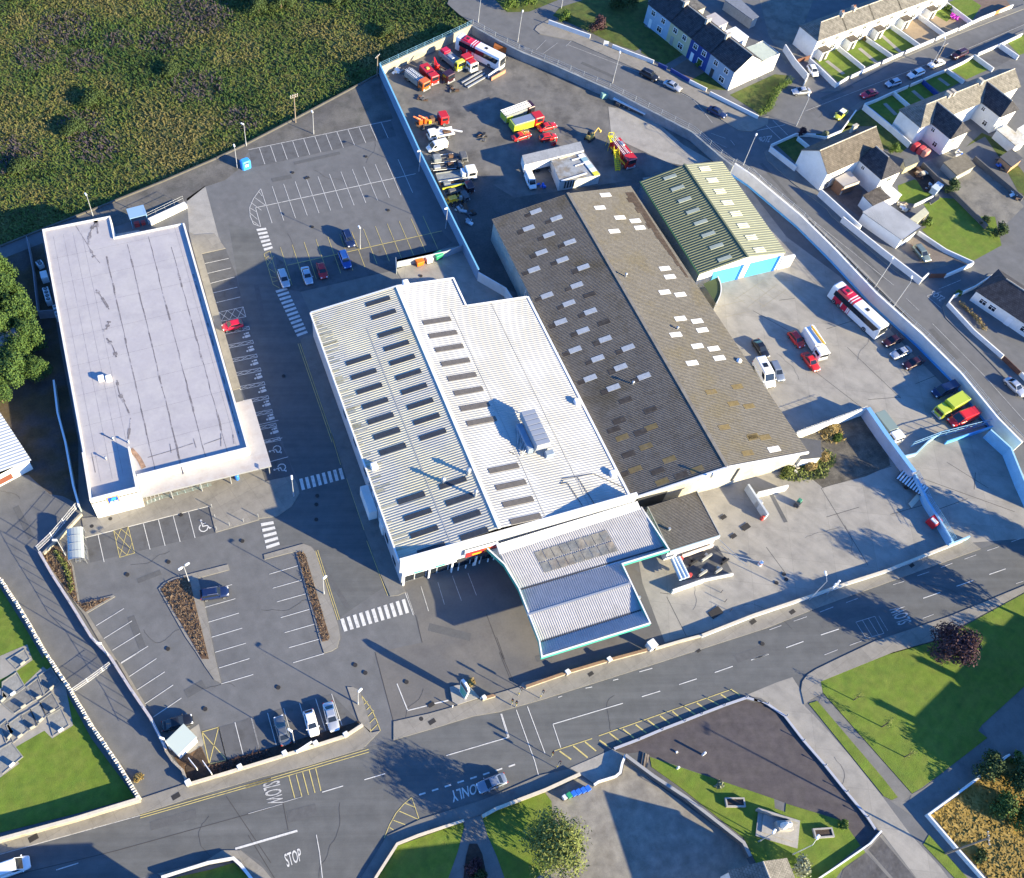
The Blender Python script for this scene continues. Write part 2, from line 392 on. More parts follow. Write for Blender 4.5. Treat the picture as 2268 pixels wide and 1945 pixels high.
dry = mat('dry_grass', (.30, .205, .045), .97, .3, .3, 3.0, c2=(.22, .15, .035), bump=1.0, stain=((.07, .075, .015), .3, .6))
lawn(G(44, '1370 1245 1955 800 2072 850 2600 1150 2300 2000 2000 2000 1800 1727 1575 1490'), .05, dry)
# left of the supermarket
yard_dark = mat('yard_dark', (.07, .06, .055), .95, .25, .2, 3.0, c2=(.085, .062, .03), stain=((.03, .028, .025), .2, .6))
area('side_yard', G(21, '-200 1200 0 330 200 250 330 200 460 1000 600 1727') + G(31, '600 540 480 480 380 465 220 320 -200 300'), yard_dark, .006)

# car-park surfaces
area('loading_apron', G(0, '383 470 378 402 415 376 442 478 453 503 402 512 388 480'), concrete_pale, .012)
area('rear_verge', G(0, '190 428 330 371 430 328 492 300 600 243 770 152 772 175 795 240 545 296 500 310 480 345 455 365 415 378 375 410 230 460 150 450'), mat('verge_concrete', (.12, .115, .105), .95, .2, .15, 3.0, c2=(.095, .092, .09), stain=((.05, .055, .04), .3, .6)), .012)
for s in (('12', '0 1147 1090 924 1132 1042 35 1282'), ('22', '208 305 300 372 1480 110 1560 200 1340 330 1110 410 400 575 240 545'), ('31', '665 795 1600 557 1650 760 690 990'), ('41', '1600 860 1545 610 1890 510 1890 780'), ('42', '-10 505 640 318 840 525 580 608 -10 765')):
    area('parking_bays', G(int(s[0]), s[1]), asphalt_dark, .0102 + .0012 * int(s[0][1]) + .0007 * int(s[0][0]))
area('parking_bays', G(21, '1548 287 1725 245 1800 430 1885 780 2072 1420') + G(22, '110 1480 240 1727') + G(32, '305 190 350 325 130 365 90 240 60 0') + G(21, '1990 1600 1840 1310'), asphalt_dark, .011)
area('access_road', G(22, '-150 60 60 100 130 270 240 560 380 920 400 960 660 1727') + G(32, '720 250 890 750 1010 1080 1070 1240 1030 1180 700 1410 520 900 480 855 400 845 240 860 190 660 330 560 395 460 380 350 300 180 160 -250') + G(22, '60 1200 -60 600'), asphalt_road, .009)
paved('pavement', G(31, '625 650 650 797 1600 557 1650 760 1985 662') + G(32, '75 655 220 636 330 562 392 460 378 400 345 325 130 368 90 245 30 235') + G(31, '1900 250 1110 470 735 640'))
paved('pavement', G(21, '1440 110 1480 140 1640 130 1725 245 1545 285 1842 1312 1780 1330'))
paved('pavement', G(22, '400 945 430 920 480 900 520 850 860 1727') + G(32, '880 120 1170 1150 1205 1215 1145 1240 1085 1247 1010 1080 890 750 720 250 640 0') + G(22, '650 1700 540 1380 430 1060'), pavement_grey)
area('rear_pad', G(22, '400 577 1110 412 1210 520 480 745'), pavement_grey, .013)
area('service_yard', G(22, '1125 330 1640 215 1760 420 2010 620 1660 680 1550 480 1200 530 1130 400'), concrete, .014)
paved('traffic_island', G(31, '1212 1190 1250 1148 1330 1108 1745 1003 1756 1045 1515 1110 1565 1310 1648 1727') + G(41, '1693 240 1640 212 1570 112 1500 0') + G(31, '1420 1560 1240 1240'))
area('planting_bed', G(31, '1228 1195 1270 1150 1345 1118 1430 1100 1455 1140 1500 1330 1598 1727 1545 1727 1430 1530 1250 1230'), soil, raised=.16, kerb=soil)
paved('traffic_island', G(32, '118 930 420 846 480 868 515 910 690 1480 703 1560 680 1640 640 1665 580 1682 555 1610 360 905 125 966'))
area('planting_bed', G(32, '370 915 400 905 435 925 622 1560 610 1585 565 1595'), soil, raised=.16, kerb=soil)
paved('planting_kerb', G(31, '300 930 455 815 560 1010 610 1302 868 1238 882 1250 665 1378') + G(31, '880 1727 850 1727 640 1385'))
area('planting_bed', G(31, '330 940 452 832 548 1010 600 1310 850 1255 655 1368 560 1270'), soil, raised=.16, kerb=soil)
paved('kerb_strip', z=.1, pts=G(31, '640 1385 668 1378 890 1727') + G(41, '935 95 1130 425 1100 425 890 60') + G(31, '840 1727'))
area('planting_bed', G(41, '1602 862 1890 783') + G(42, '580 610 842 528 850 540 740 628 510 700 270 778 0 862') + G(41, '1640 965 1440 990 1420 880 1530 720'), soil_dark, raised=.1, kerb=kerb_m)
paved('pavement', G(42, '755 265 800 268 850 290 880 380 935 560 930 615 845 525'))

# compound surfaces
area('vehicle_yard', G(0, '772 150 925 72 955 58 1080 128 1300 232 1480 338 1480 420 1000 460 960 450 900 400'), dirt, .01)
area('vehicle_yard', G(0, '880 300 1040 400 1480 335 1480 480 1400 620 1060 600 965 560'), mat('yard_oily', (.085, .084, .084), .93, .2, .12, 2.5, c2=(.11, .107, .102), stain=((.024, .024, .026), .12, .8)), .012)
area('concrete_apron', G(13, '852 815 1160 880 1430 1110 1640 1230 1420 1265 1300 1240 870 1040'), concrete_pale, .016)
area('concrete_yard', G(0, '1300 360 1480 335 1592 480 1700 560 1850 720 2010 880 2110 1010 2110 1080 2072 1090 1940 1100 1760 1165 1420 1280 1345 1300 1300 1180 1270 1010 1400 600'), concrete, .013)
area('forecourt', G(32, '1170 1150 1200 1215 1260 1390 1290 1390 1325 1600') + G(42, '970 0 1110 530 1380 470 1560 420 1800 345 2072 265') + G(43, '200 230 540 160 850 70') + G(33, '1160 1650 1430 1540 1330 1225 1060 1040 960 560') + G(32, '2000 900'), mat('forecourt_tarmac', (.112, .111, .112), .92, .08, .12, 3.0, c2=(.135, .13, .124), stain=((.08, .077, .078), .2, .6)), .009)
area('shaded_rough_ground', G(24, '352 1665 860 1500') + G(34, '1005 40 1050 245 860 330 530 415 440 340 250 330 330 180 560 150'), mat('shaded_rough_ground', (.085, .078, .066), .95, .25, .5, 4.0, c2=(.12, .11, .09), stain=((.04, .037, .032), .4, .7)), .019)  # rough dirt, with the inner wall's shade darkened into its colour
# construction joints in the concrete
mb = MB()
for rc, s in ((24, '0 720 600 1060'), (24, '480 1190 960 1560'), (24, '560 860 880 760'), (24, '720 1000 1130 1390'), (24, '880 1400 1130 1380'), (24, '200 640 320 625'), (24, '1240 1280 1400 1215'), (34, '520 420 880 1010'), (34, '520 420 1060 250'), (34, '100 870 240 1060'), (34, '560 640 810 565'), (33, '1300 1250 1450 1550'), (34, '1050 620 1330 540'), (34, '1420 580 1640 500'), (42, '970 0 1110 530'), (42, '1930 0 2030 230'), (32, '1820 1380 1950 1727'), (32, '1280 1390 1330 1600'), (43, '20 0 110 220'), (33, '0 1560 60 1727'), (13, '852 815 875 1040'), (33, '1250 1220 1330 1230'),
              (41, '1730 1100 2072 1610'), (41, '0 1730 880 1520 2072 1190'), (42, '265 1150 305 1360'), (42, '0 1400 200 1727'), (24, '1370 1690 1900 1480'), (34, '1250 330 2000 600'), (34, '1480 220 1800 420'), (34, '1700 300 1690 430')):
    mb.strip(G(rc, s), .09, .022)
struct(mb, 'concrete_joints', joint_m)
mb = MB()
for rc, s in ((24, '-50 700 180 520'), (24, '60 700 250 560'), (24, '-150 640 90 480'), (24, '80 500 300 620'), (24, '0 520 180 640'), (24, '-80 580 90 690'), (24, '-200 580 -60 660'), (23, '1690 690 1900 640'), (23, '1740 770 1950 720')):
    mb.strip(G(rc, s), .08, .024)
struct(mb, 'yard_markings', mat('faint_yellow', (.26, .235, .17), .9, .1))

# ------------------------------------------------------------------ painted markings
WP, YP, FP = MB(), MB(), MB()
ZM = .04
def ln(rc, s, wd=.11, m=None, z=ZM): (m or WP).strip(G(rc, s), wd, z)
def lines(rc, a, b, n, wd=.1, m=None):
    """n bay lines interpolated between first 'x y x y' and last"""
    A, B = [float(t) for t in a.split()], [float(t) for t in b.split()]
    for i in range(n):
        t = i / (n - 1); v = [p + (q - p) * t for p, q in zip(A, B)]; ln(rc, ' '.join('%f' % x for x in v), wd, m)
def zebra(rc, a, b, n, m=None, frac=.55):
    """n bars between side line a (x y x y) and side line b"""
    A, B = G(rc, a, ZM), G(rc, b, ZM)
    for i in range(n):
        u0, u1 = i / n + (1 - frac) / (2 * n), (i + 1) / n - (1 - frac) / (2 * n)
        (m or WP).face(ccw([A[0].lerp(A[1], u0), A[0].lerp(A[1], u1), B[0].lerp(B[1], u1), B[0].lerp(B[1], u0)]))
def loop(rc, s, wd=.1, m=None): (m or WP).strip(G(rc, s), wd, ZM, closed=True)
lines(12, '85 1135 127 1258', '1017 940 1070 1058', 12)
lines(12, '95 1445 182 1708', '1145 1220 1257 1475', 13)
ln(12, '55 1590 1280 1330', .14); ln(12, '0 1147 1090 922', .16, FP)
ln(12, '95 1445 40 1520 10 1590 14 1655 40 1715 95 1735'); ln(12, '55 1590 95 1735')
for s in ('75 1460 105 1500', '45 1510 135 1575', '20 1550 100 1610', '10 1590 60 1620', '12 1630 70 1680', '30 1690 75 1720'): ln(12, s, .09)
zebra(22, '58 88 125 268', '132 78 190 248', 6)
lines(22, '245 235 335 525', '1335 -5 1450 250', 13, .1, YP); ln(22, '300 372 1480 110', .14, YP)
for s in ('120 285 190 520 240 548', '165 262 225 470', '120 285 165 262', '125 310 180 360', '145 380 195 300', '160 400 205 430', '170 460 215 470', '130 320 160 300', '180 500 225 490'): ln(22, s, .1, YP)
zebra(22, '205 560 378 925', '290 535 458 895', 12)
for s in ('1565 360 1750 320', '1588 435 1768 393', '1607 512 1793 463', '1628 585 1815 540', '1648 660 1838 615'): ln(21, s)
def hatch(rc, q, n, m=None, wd=.08):
    """box outline with n crosses"""
    Q4 = G(rc, q, ZM); (m or WP).strip(Q4, wd * 1.2, ZM, closed=True)
    for i in range(n):
        a, b, c, d = Q4[0].lerp(Q4[1], i / n), Q4[0].lerp(Q4[1], (i + 1) / n), Q4[3].lerp(Q4[2], (i + 1) / n), Q4[3].lerp(Q4[2], i / n)
        (m or WP).strip([a, c], wd, ZM + .002); (m or WP).strip([b, d], wd, ZM + .004)
hatch(21, '1675 732 1860 690 1880 765 1692 800', 3)
# parent-and-child bays beside the supermarket
for i in range(9):
    x, y = 1716 + i * 29.5, 872 + i * 106.0
    hatch(21, '%f %f %f %f %f %f %f %f' % (x - 4, y + 4, x + 186, y - 34, x + 194, y - 10, x + 4, y + 28), 3, None, .07)
def blob(c, pts, rz, s, z=ZM, m=None):
    ca, sa = math.cos(rz), math.sin(rz)
    (m or WP).face(ccw([(c.x + s * (x * ca - y * sa), c.y + s * (x * sa + y * ca), z) for x, y in pts]))
def circ(cx, cy, r, n=8): return [(cx + r * math.cos(6.2832 * i / n), cy + r * math.sin(6.2832 * i / n)) for i in range(n)]
for i in range(8):
    c = G1(21, 1880 + i * 30.5, 908 + i * 104.5); rz = R(95)
    blob(c, circ(-.25, .45, .17), rz, 1.25); blob(c, [(-.45, -.6), (-.05, -.6), (0, .2), (-.5, .2)], rz, 1.25)
    blob(c, circ(.3, .1, .13), rz, 1.25); blob(c, [(.15, -.6), (.45, -.6), (.45, -.1), (.15, -.1)], rz, 1.25)
def wheelchair(c, rz, s, mir=1):
    def st(pts, wd): 
        ca, sa = math.cos(rz), math.sin(rz)
        WP.strip([Vector((c.x + s * (x * mir * ca - y * sa), c.y + s * (x * mir * sa + y * ca), 0)) for x, y in pts], wd * s, ZM)
    blob(c, circ(-.18 * mir, .85, .16), rz, s)
    st([(-.18, .62), (-.12, .0), (.42, -.02), (.62, -.5), (.82, -.42)], .15); st([(-.15, .35), (.3, .35)], .12)
    st([(-.36, .28), (-.58, .02), (-.62, -.28), (-.45, -.6), (-.12, -.74), (.24, -.62), (.44, -.3)], .13)
wheelchair(G1(31, 1560, 710), R(0), 1.35); wheelchair(G1(32, 212, 128), R(100), 1.25, -1); wheelchair(G1(32, 248, 268), R(100), 1.25, -1)
for s in ('105 80 260 35', '140 225 305 180', '125 372 345 325', '60 -60 230 -100'): ln(32, s)
ln(31, '1995 75 2072 55')
for s in ('750 775 797 985', '1095 683 1148 890', '1210 655 1263 860', '1323 625 1378 830', '1440 597 1492 800'): ln(31, s)
ln(31, '650 800 1600 558', .12)
hatch(31, '870 745 980 715 1030 915 915 948', 1, YP)
A = G(31, '870 745 980 715 1030 915 915 948', ZM)
for u, v in (((0, .5), (1, .1)),): pass
for a, b in (((.5, 0), (0, .4)), ((.5, 0), (1, .4)), ((0, .6), (.5, 1)), ((1, .6), (.5, 1))): YP.strip([lerp2(A, *a), lerp2(A, *b)], .08, ZM + .006)
for s in ('735 1472 948 1340', '795 1570 1010 1435', '860 1660 1072 1530', '925 1755 1133 1628', '670 1372 870 1250'): ln(31, s)
for s in ('915 93 1062 0', '978 193 1197 48', '1042 292 1260 150', '1105 398 1325 250', '1170 497 1388 350', '1235 605 1430 470'): ln(41, s)
for s in ('1545 1218 1775 1157', '1565 1332 1800 1265', '1593 1445 1828 1375', '1618 1560 1853 1490', '1645 1675 1882 1605'): ln(31, s)
for s in ('1675 120 1908 48', '1693 242 1937 170'): ln(41, s)
for s in ('160 1078 380 1013', '187 1185 408 1123', '217 1290 440 1228', '248 1410 472 1345', '278 1525 505 1460', '310 1640 540 1575'): ln(32, s)
ln(42, '343 80 580 10')
for s in ('1797 535 1860 783', '1922 500 1985 745'): ln(41, s)
lines(42, '25 500 88 748', '637 318 717 560', 6)
loop(41, '1545 610 1672 573 1733 823 1600 855', .12, YP); ln(41, '1545 610 1733 823', .12, YP); ln(41, '1672 573 1600 855', .12, YP); ln(41, '1672 573 1733 823', .13)
zebra(32, '380 352 722 262', '400 438 745 345', 8); zebra(32, '92 678 142 895', '188 662 243 860', 5); zebra(32, '692 1424 1208 1262', '722 1520 1240 1368', 11)
for a, s in ((32, '515 897 685 1428'), (32, '530 893 700 1425'), (32, '905 822 1065 1240'), (32, '920 818 1078 1236'), (32, '632 0 705 240'), (32, '752 345 885 740'), (22, '380 972 640 1727'), (22, '395 970 656 1727')): ln(a, s, .1, YP)
for s in ('1450 1140 1500 1310', '1560 1090 1630 1280', '1680 1070 1745 1240'): ln(32, s, .08, FP)
ln(32, '1320 1170 1378 1360', .12, FP); ln(32, '1200 1220 1262 1392', .1); ln(32, '1212 1218 1268 1385', .05)
ln(42, '1137 240 1220 447', .16); ln(42, '1215 447 1370 408', .16); ln(42, '1420 393 1530 368', .2)
for s in ('865 330 935 600', '865 330 945 440 985 530 1010 600', '885 400 910 375', '905 440 935 410', '915 490 960 445', '925 545 975 495', '935 605 995 545'): ln(42, s, .12, YP)
for rc, s in ((41, '430 1665 600 1612'), (42, '565 1070 725 1022'), (42, '888 975 1047 928'), (42, '1515 790 1990 650'), (43, '430 550 965 390'), (43, '1110 340 1250 297'), (43, '1395 247 1530 203'), (43, '1668 155 1805 107'), (43, '1945 60 2072 15'), (34, '0 1727 118 1690'), (34, '252 1640 385 1592'), (34, '517 1543 655 1497'), (34, '1300 1262 1430 1217'), (34, '1555 1170 1685 1125'), (34, '1805 1080 1930 1037')): ln(rc, s, .13)
for s in ('125 1503 215 1470', '310 1437 410 1403', '510 1368 612 1328', '712 1295 800 1262', '1070 1158 1155 1132', '1255 1090 1345 1060', '1435 1027 1525 993', '1615 963 1705 930', '1790 898 1880 868', '545 1695 647 1655', '738 1622 830 1588', '1297 1415 1380 1385', '1975 830 2060 800', '2010 1150 2072 1130'): ln(34, s, .1, FP)
for rc, s in ((42, '1930 470 1985 650'), (43, '150 440 290 830'), (43, '235 415 370 775'), (43, '290 830 320 940'), (43, '430 550 490 730'), (43, '38 470 95 650'), (43, '470 345 500 335'), (43, '680 275 730 265'), (43, '890 215 930 205'), (43, '1090 150 1190 122')): ln(rc, s, .12)
for s in ('440 755 730 660', '780 640 1800 282'): ln(43, s, .12, YP)
for s in ('480 755 570 820', '585 715 695 805', '675 685 760 755', '785 672 855 720', '862 618 955 690', '965 587 1050 655', '1062 553 1145 617', '1153 518 1240 583', '1248 485 1325 545', '1343 452 1417 513', '1430 410 1520 478', '1530 387 1605 440', '1612 352 1697 402', '1713 322 1785 370', '1800 290 1860 328'): ln(43, s, .22, YP)
lines(42, '1307 1090 1355 1075', '1990 875 2040 858', 8, .22)
for s in ('310 945 355 1115', '365 935 410 1105', '415 918 460 1090', '465 900 510 1075', '515 888 555 1060'): ln(42, s, .14, YP)
ln(42, '-100 1503 375 1365', .3); ln(42, '520 1395 545 1530 567 1727', .12); ln(42, '265 1148 410 1105', .08, FP); ln(42, '0 1235 260 1160', .08, FP)
for s, o in (('1070 1250 2072 962', 0), ('1070 1268 2072 980', 1)): ln(41, s, .11, YP)
for s in ('-20 1020 920 742', '-20 1038 925 762'): ln(42, s, .11, YP)
ln(41, '0 1545 1070 1248', .12, FP)
for s in ('1250 1110 1190 1160 1130 1230 1080 1320 1040 1420', '1250 1110 1307 1280', '1200 1155 1270 1185', '1155 1215 1300 1278', '1110 1285 1200 1318', '1080 1340 1110 1358'): ln(42, s, .11, YP)
for s in ('785 1445 930 1400', '785 1445 865 1570', '835 1430 910 1555', '880 1415 960 1545', '930 1400 1000 1530', '865 1570 1000 1530', '960 1395 1030 1510'): ln(34, s, .08, FP)
for rc, s in ((24, '1420 555 1590 485'), (24, '1328 608 1440 705'), (24, '1330 605 1440 575'), (13, '1790 1075 1820 1112'), (13, '1640 1020 1750 1060'), (24, '420 0 1075 525'), (24, '1170 625 1270 720'), (24, '1370 818 1760 1210'), (24, '1760 1210 2072 1560'), (13, '350 415 465 330'), (13, '300 385 380 305'), (13, '530 355 575 310'), (13, '535 340 1100 560 1500 760 1650 940'), (14, '0 1290 420 1727'), (14, '400 850 940 640 1600 390 2072 190')): ln(rc, s, .1, FP)
for rc, s in ((14, '150 920 265 1035'), (14, '30 1000 245 955'), (14, '90 950 210 1065')): ln(rc, s, .1)
ln(13, '200 360 600 560 1100 800 1500 1010 1760 1130', .08, FP)
# worn brick-like crossing band along the middle of the estate road
mb_band = MB(); bandp = along(G(14, '430 850 940 640 1600 390 2072 180'), .55)
for p, h in bandp:
    d = Vector((-math.sin(h), math.cos(h), 0)); mb_band.strip([p - d * .55, p + d * .55], .2, .03)
struct(mb_band, 'road_band', mat('road_band', (.14, .135, .125), .9, .15))

def road_text(txt, rc, quad, m=None, font_stretch=1):
    """painted letters stretched on to a ground quad: bottom-left, bottom-right, top-right, top-left as one reads it"""
    cu = bpy.data.curves.new('t', 'FONT'); cu.body = txt; cu.resolution_u = 3; cu.offset = .012
    ob = bpy.data.objects.new('t', cu); col.objects.link(ob); bpy.context.view_layer.update()
    me = bpy.data.meshes.new_from_object(ob.evaluated_get(bpy.context.evaluated_depsgraph_get()))
    bpy.data.objects.remove(ob)
    xs = [v.co.x for v in me.vertices]; ys = [v.co.y for v in me.vertices]
    x0, x1, y0, y1 = min(xs), max(xs), min(ys), max(ys)
    q = G(rc, quad, ZM) if isinstance(quad, str) else quad
    pts = [lerp2(q, (v.co.x - x0) / (x1 - x0), (v.co.y - y0) / (y1 - y0)) for v in me.vertices]
    (m or WP).idx(pts, [tuple(p.vertices) for p in me.polygons])
    bpy.data.meshes.remove(me)
road_text('STOP', 42, '300 1645 412 1590 395 1495 270 1545')
road_text('ONLY', 42, '1745 1000 1540 1062 1565 1150 1748 1080')
road_text('SLOW', 42, '105 1010 150 1170 270 1150 240 975', FP)
road_text('SLOW', 34, '1215 1440 1155 1310 1040 1350 1110 1470', FP)
road_text('STOP', 14, '120 1090 40 1080 45 1050 150 1035', FP)
road_text('STOP', 24, '1430 650 1350 590 1380 565 1475 620', FP)
struct(WP, 'road_markings', white_paint); struct(YP, 'yellow_markings', yellow_paint); struct(FP, 'worn_markings', worn_paint)

# patch repairs, trench reinstatements and cracks in the tarmac
mb = MB(); random.seed(77)
for rc, s, wd in ((41, '1150 1330 1500 1230', 1.2), (42, '300 1260 520 1200', 1.6), (42, '1000 760 1080 1010', .9), (34, '520 1470 900 1340', 1.0), (33, '1830 1727 2072 1640', 1.3), (31, '1050 1130 1230 1060', .9), (31, '1000 1400 1090 1640', 1.1), (32, '560 1000 760 1330', .8), (41, '1420 320 1560 240', 1.4), (12, '350 1250 700 1170', .9), (12, '180 1380 330 1350', 1.2), (22, '60 520 110 760', .9), (14, '60 1250 330 1560', .8), (24, '760 230 1000 480', 1.0), (24, '1360 860 1560 1090', 1.1), (13, '650 480 900 590', .9), (14, '520 760 760 660', .9), (31, '120 560 240 800', 1.0), (41, '900 870 1010 1020', 1.2), (32, '1380 1480 1700 1560', 1.3), (33, '300 1727 420 1690', 1.0)):
    mb.strip(G(rc, s), wd, .0195)
struct(mb, 'tarmac_patches', mat('tarmac_patch', (.092, .095, .099), .93, .1, .8, 6.0))
mb = MB()
for rc, x, y, L_ in [(31, 1100, 1500, 14), (31, 1300, 900, 10), (41, 1500, 250, 9), (32, 100, 1350, 12), (12, 500, 1300, 16), (12, 900, 1250, 14), (22, 300, 130, 12), (41, 1600, 1250, 16), (42, 700, 1150, 18), (42, 1200, 640, 12), (43, 900, 330, 16), (34, 300, 1500, 16), (34, 1300, 1150, 14), (31, 150, 500, 14), (41, 850, 800, 12), (24, 800, 1100, 12), (24, 350, 1250, 12), (34, 700, 700, 12), (34, 400, 800, 10), (33, 1500, 1350, 10), (13, 400, 600, 16), (24, 1500, 950, 16), (14, 500, 900, 14), (44, 620, 800, 9)]:
    p = G1(rc, x, y); a = random.uniform(0, 6.28); pts = [p]
    while len(pts) < L_: a += random.uniform(-.5, .5); pts.append(pts[-1] + Vector((math.cos(a), math.sin(a), 0)) * random.uniform(.4, 1.0))
    mb.strip(pts, .045, .027)
struct(mb, 'cracks', joint_m)
# drain covers, manholes and tarmac patches set into the surfaces
IR = flat('cast_iron', (.035, .033, .032), .7, .3); MB_IR = MB()
for rc, x, y, s in ((41, 1345, 1100, 1.2), (41, 255, 1420, 1.3), (42, 1405, 530, 1.1), (42, 1400, 400, 1.0), (34, 1215, 1010, .9), (34, 300, 1365, 1.0), (33, 1675, 1370, 2.2), (33, 1545, 1662, .7), (43, 720, 165, .9), (33, 1735, 640, 1.1), (33, 1812, 785, 1.1), (33, 1905, 715, 1.6), (12, 450, 1360, 1.0), (33, 1960, 1440, 1.1)):
    MB_IR.box(G1(rc, x, y, .118), (s, s * .6, .02), R(14))
for rc, x, y in ((32, 527, 478), (32, 520, 545), (32, 520, 660), (31, 1290, 985), (31, 975, 1082), (31, 1855, 825), (31, 1285, 1650), (31, 1385, 625), (42, 895, 158), (42, 1210, 228), (42, 230, 270), (42, 818, 98), (42, 1322, 510), (41, 1570, 435), (34, 235, 1078), (34, 253, 1118), (34, 178, 1145), (12, 1070, 1610), (12, 900, 1200), (12, 340, 1322), (22, 490, 80), (22, 270, 1220), (31, 935, 580), (31, 845, 655), (31, 703, 712), (34, 70, 1610), (22, 1320, 455)):
    c = G1(rc, x, y); MB_IR.lathe((c.x, c.y, .02), [(.33, 0), (.33, .105)], 12, smooth=False)
struct(MB_IR, 'drain_covers', IR)
# ------------------------------------------------------------------ large buildings
def hit(rc, x, y, zf, z=6.0):
    """point where the sight line meets the roof z = zf(x, y)"""
    for _ in range(8):
        p = G1(rc, x, y, z); z = zf(p.x, p.y)
    return Vector((p.x, p.y, z))
def slab_on(mb, c, zf, lx, ly, off=.05, m=0, th=.06):
    """thin raised panel lying on a roof plane, lx across, ly along"""
    q = [Vector((c.x + a * lx / 2, c.y + b * ly / 2, 0)) for a, b in ((-1, -1), (1, -1), (1, 1), (-1, 1))]
    t = [Vector((p.x, p.y, zf(p.x, p.y) + off + th)) for p in q]; bt = [Vector((p.x, p.y, p.z - th - off)) for p in t]
    mb.face(t, m)
    for i in range(4):
        j = (i + 1) % 4; mb.face([bt[i], bt[j], t[j], t[i]], m)

membrane = mat('roof_membrane', (.365, .35, .365), .6, .04, .25, 2.0, c2=(.39, .375, .38), stain=((.27, .26, .285), .2, .5))
seam_dirt = mat('seam_dirt', (.15, .14, .15), .9, .25, .6, 3.0, stain=((.42, .41, .44), .55, .95))
rust_dirt = mat('rust_dirt', (.26, .17, .12), .9, .3, .8, 3.0)
pale_blue_roof = mat('canopy_top', (.40, .385, .385), .7, .06, .3, 3.0, stain=((.33, .27, .24), .4, .6))

# --- supermarket ---------------------------------------------------
sm = thing('supermarket', 'long flat-roofed white supermarket with lilac grey membrane roof and raised front wing', 'building', (-5, 115, 0))
sm_inv = Matrix.Translation((5, -115, 0))
RZ = 5.2
OUT = [(-18.3, 149.2), (-5.2, 149.2), (-5.3, 143.3), (8.3, 143.3), (8.2, 89.0), (-10.8, 89.0), (-10.8, 86.4), (-18.5, 86.4)]
OUT = [Vector((a, b, 0)) for a, b in OUT]
def smp(mb, name, m): return mb.build(name, m, sm, sm_inv)
mb = MB(); mb.prism(OUT, 0, RZ - .02, 0, cap=False); smp(mb, 'wall', [white_wall])
mb = MB(); mb.face([(p.x, p.y, RZ) for p in ccw(OUT)])
smp(mb, 'roof', [membrane])
mb = MB()
random.seed(3)
for x0, y0, y1 in ((-7.6, 139, 90.5), (-3.3, 141, 90), (.9, 142, 90), (4.6, 138, 91), (7.2, 130, 92)):
    y = y0; x = x0
    while y > y1:
        L = random.uniform(1.2, 4.0); wd = random.choice((.10, .12, .16, .22, .32)); nx = x0 + random.uniform(-.06, .06)
        mb.strip([Vector((x, y, 0)), Vector((x + .03, y - L * .5, 0)), Vector((nx, y - L, 0))], wd, RZ + .012); y -= L; x = nx
for x0 in (-16.5, -14.6, -12.8, -11.2, 6.2):
    mb.strip([Vector((x0, 147, 0)), Vector((x0 + .1, 90, 0))], .035, RZ + .008)
for k in range(8): mb.strip([Vector((-17.5, 95 + k * 6.6, 0)), Vector((7.8, 95.4 + k * 6.6, 0))], .03, RZ + .006)
pts = [hit(21, *p, lambda x, y: RZ) for p in ((580, 70), (670, 215), (710, 290), (765, 355))]; mb.strip(pts, .12, RZ + .016)
for path in (((735, 30), (690, 120), (682, 215)), ((735, 30), (748, 130)), ((690, 250), (720, 310)), ((735, 560), (780, 620), (835, 710)), ((835, 800), (815, 855), (790, 870)), ((815, 930), (860, 990), (890, 1075)), ((895, 1250), (910, 1340), (950, 1420), (995, 1520)), ((1000, 1540), (980, 1700))):
    pp = curve([hit(21, *p, lambda x, y: RZ) for p in path], 4)
    for a, b in zip(pp[:-1], pp[1:]): mb.strip([a, b], random.choice((.18, .3, .5, .75)), RZ + .02)
for path in (((1130, 185), (1300, 135), (1480, 75)), ((1310, 150), (1300, 80)), ((1500, 110), (1480, 40)), ((1560, 85), (1700, 35)), ((1690, 100), (1690, 0)), ((1790, 80), (1780, 10)), ((700, 150), (730, 300)), ((760, 0), (860, 45))):
    mb.strip([hit(31, *p, lambda x, y: RZ) for p in path], .13, RZ + .024)
smp(mb, 'dirt_streak', [seam_dirt])
mb = MB(); mb.strip(curve([hit(31, *p, lambda x, y: RZ) for p in ((1000, 120), (1060, 190), (1100, 265))], 4), .8, RZ + .03); smp(mb, 'rust_stain', [rust_dirt])
mb = MB()
mb.wall([Vector((8.05, 143.1, 0)), Vector((8.0, 89.2, 0)), Vector((-10.55, 89.2, 0))], RZ - .3, RZ + .45, .3)
mb.wall([Vector((-18.15, 96, 0)), Vector((-18.15, 149.05, 0)), Vector((-5.35, 149.05, 0)), Vector((-5.45, 143.2, 0)), Vector((7.85, 143.2, 0))], RZ - .3, RZ + .28, .25)
mb.wall([Vector((-18.2, 95.7, 0)), Vector((-18.35, 86.55, 0)), Vector((-10.95, 86.55, 0)), Vector((-10.85, 94.6, 0))], RZ - .3, RZ + 1.15, .3)
smp(mb, 'parapet', [white_wall])
mb = MB()    # entrance canopy wrapped round the front right corner
cz = 3.5
CA = G(31, '1085 437 2032 205', cz) + G(21, '1990 1727 1870 1322 1800 1338', cz)
CA = [Vector((-10.7, 86.2, 0)), Vector((11.1, 85.9, 0)), Vector((11.1, 100.2, 0)), Vector((8.25, 100.2, 0)), Vector((8.25, 88.95, 0)), Vector((-10.7, 88.95, 0))]
mb.prism(CA, cz - .35, cz, 1, 0, bottom=True)
cn = smp(mb, 'canopy', [pale_blue_roof, steel])
for x, y in ((-6, 86.5), (-1, 86.5), (4, 86.5), (10.7, 86.5), (10.7, 93), (10.7, 99.6)): mb = MB(); mb.tube((x, y, 0), (x, y, cz - .36), .1, n=8); smp(mb, 'post', [steel])
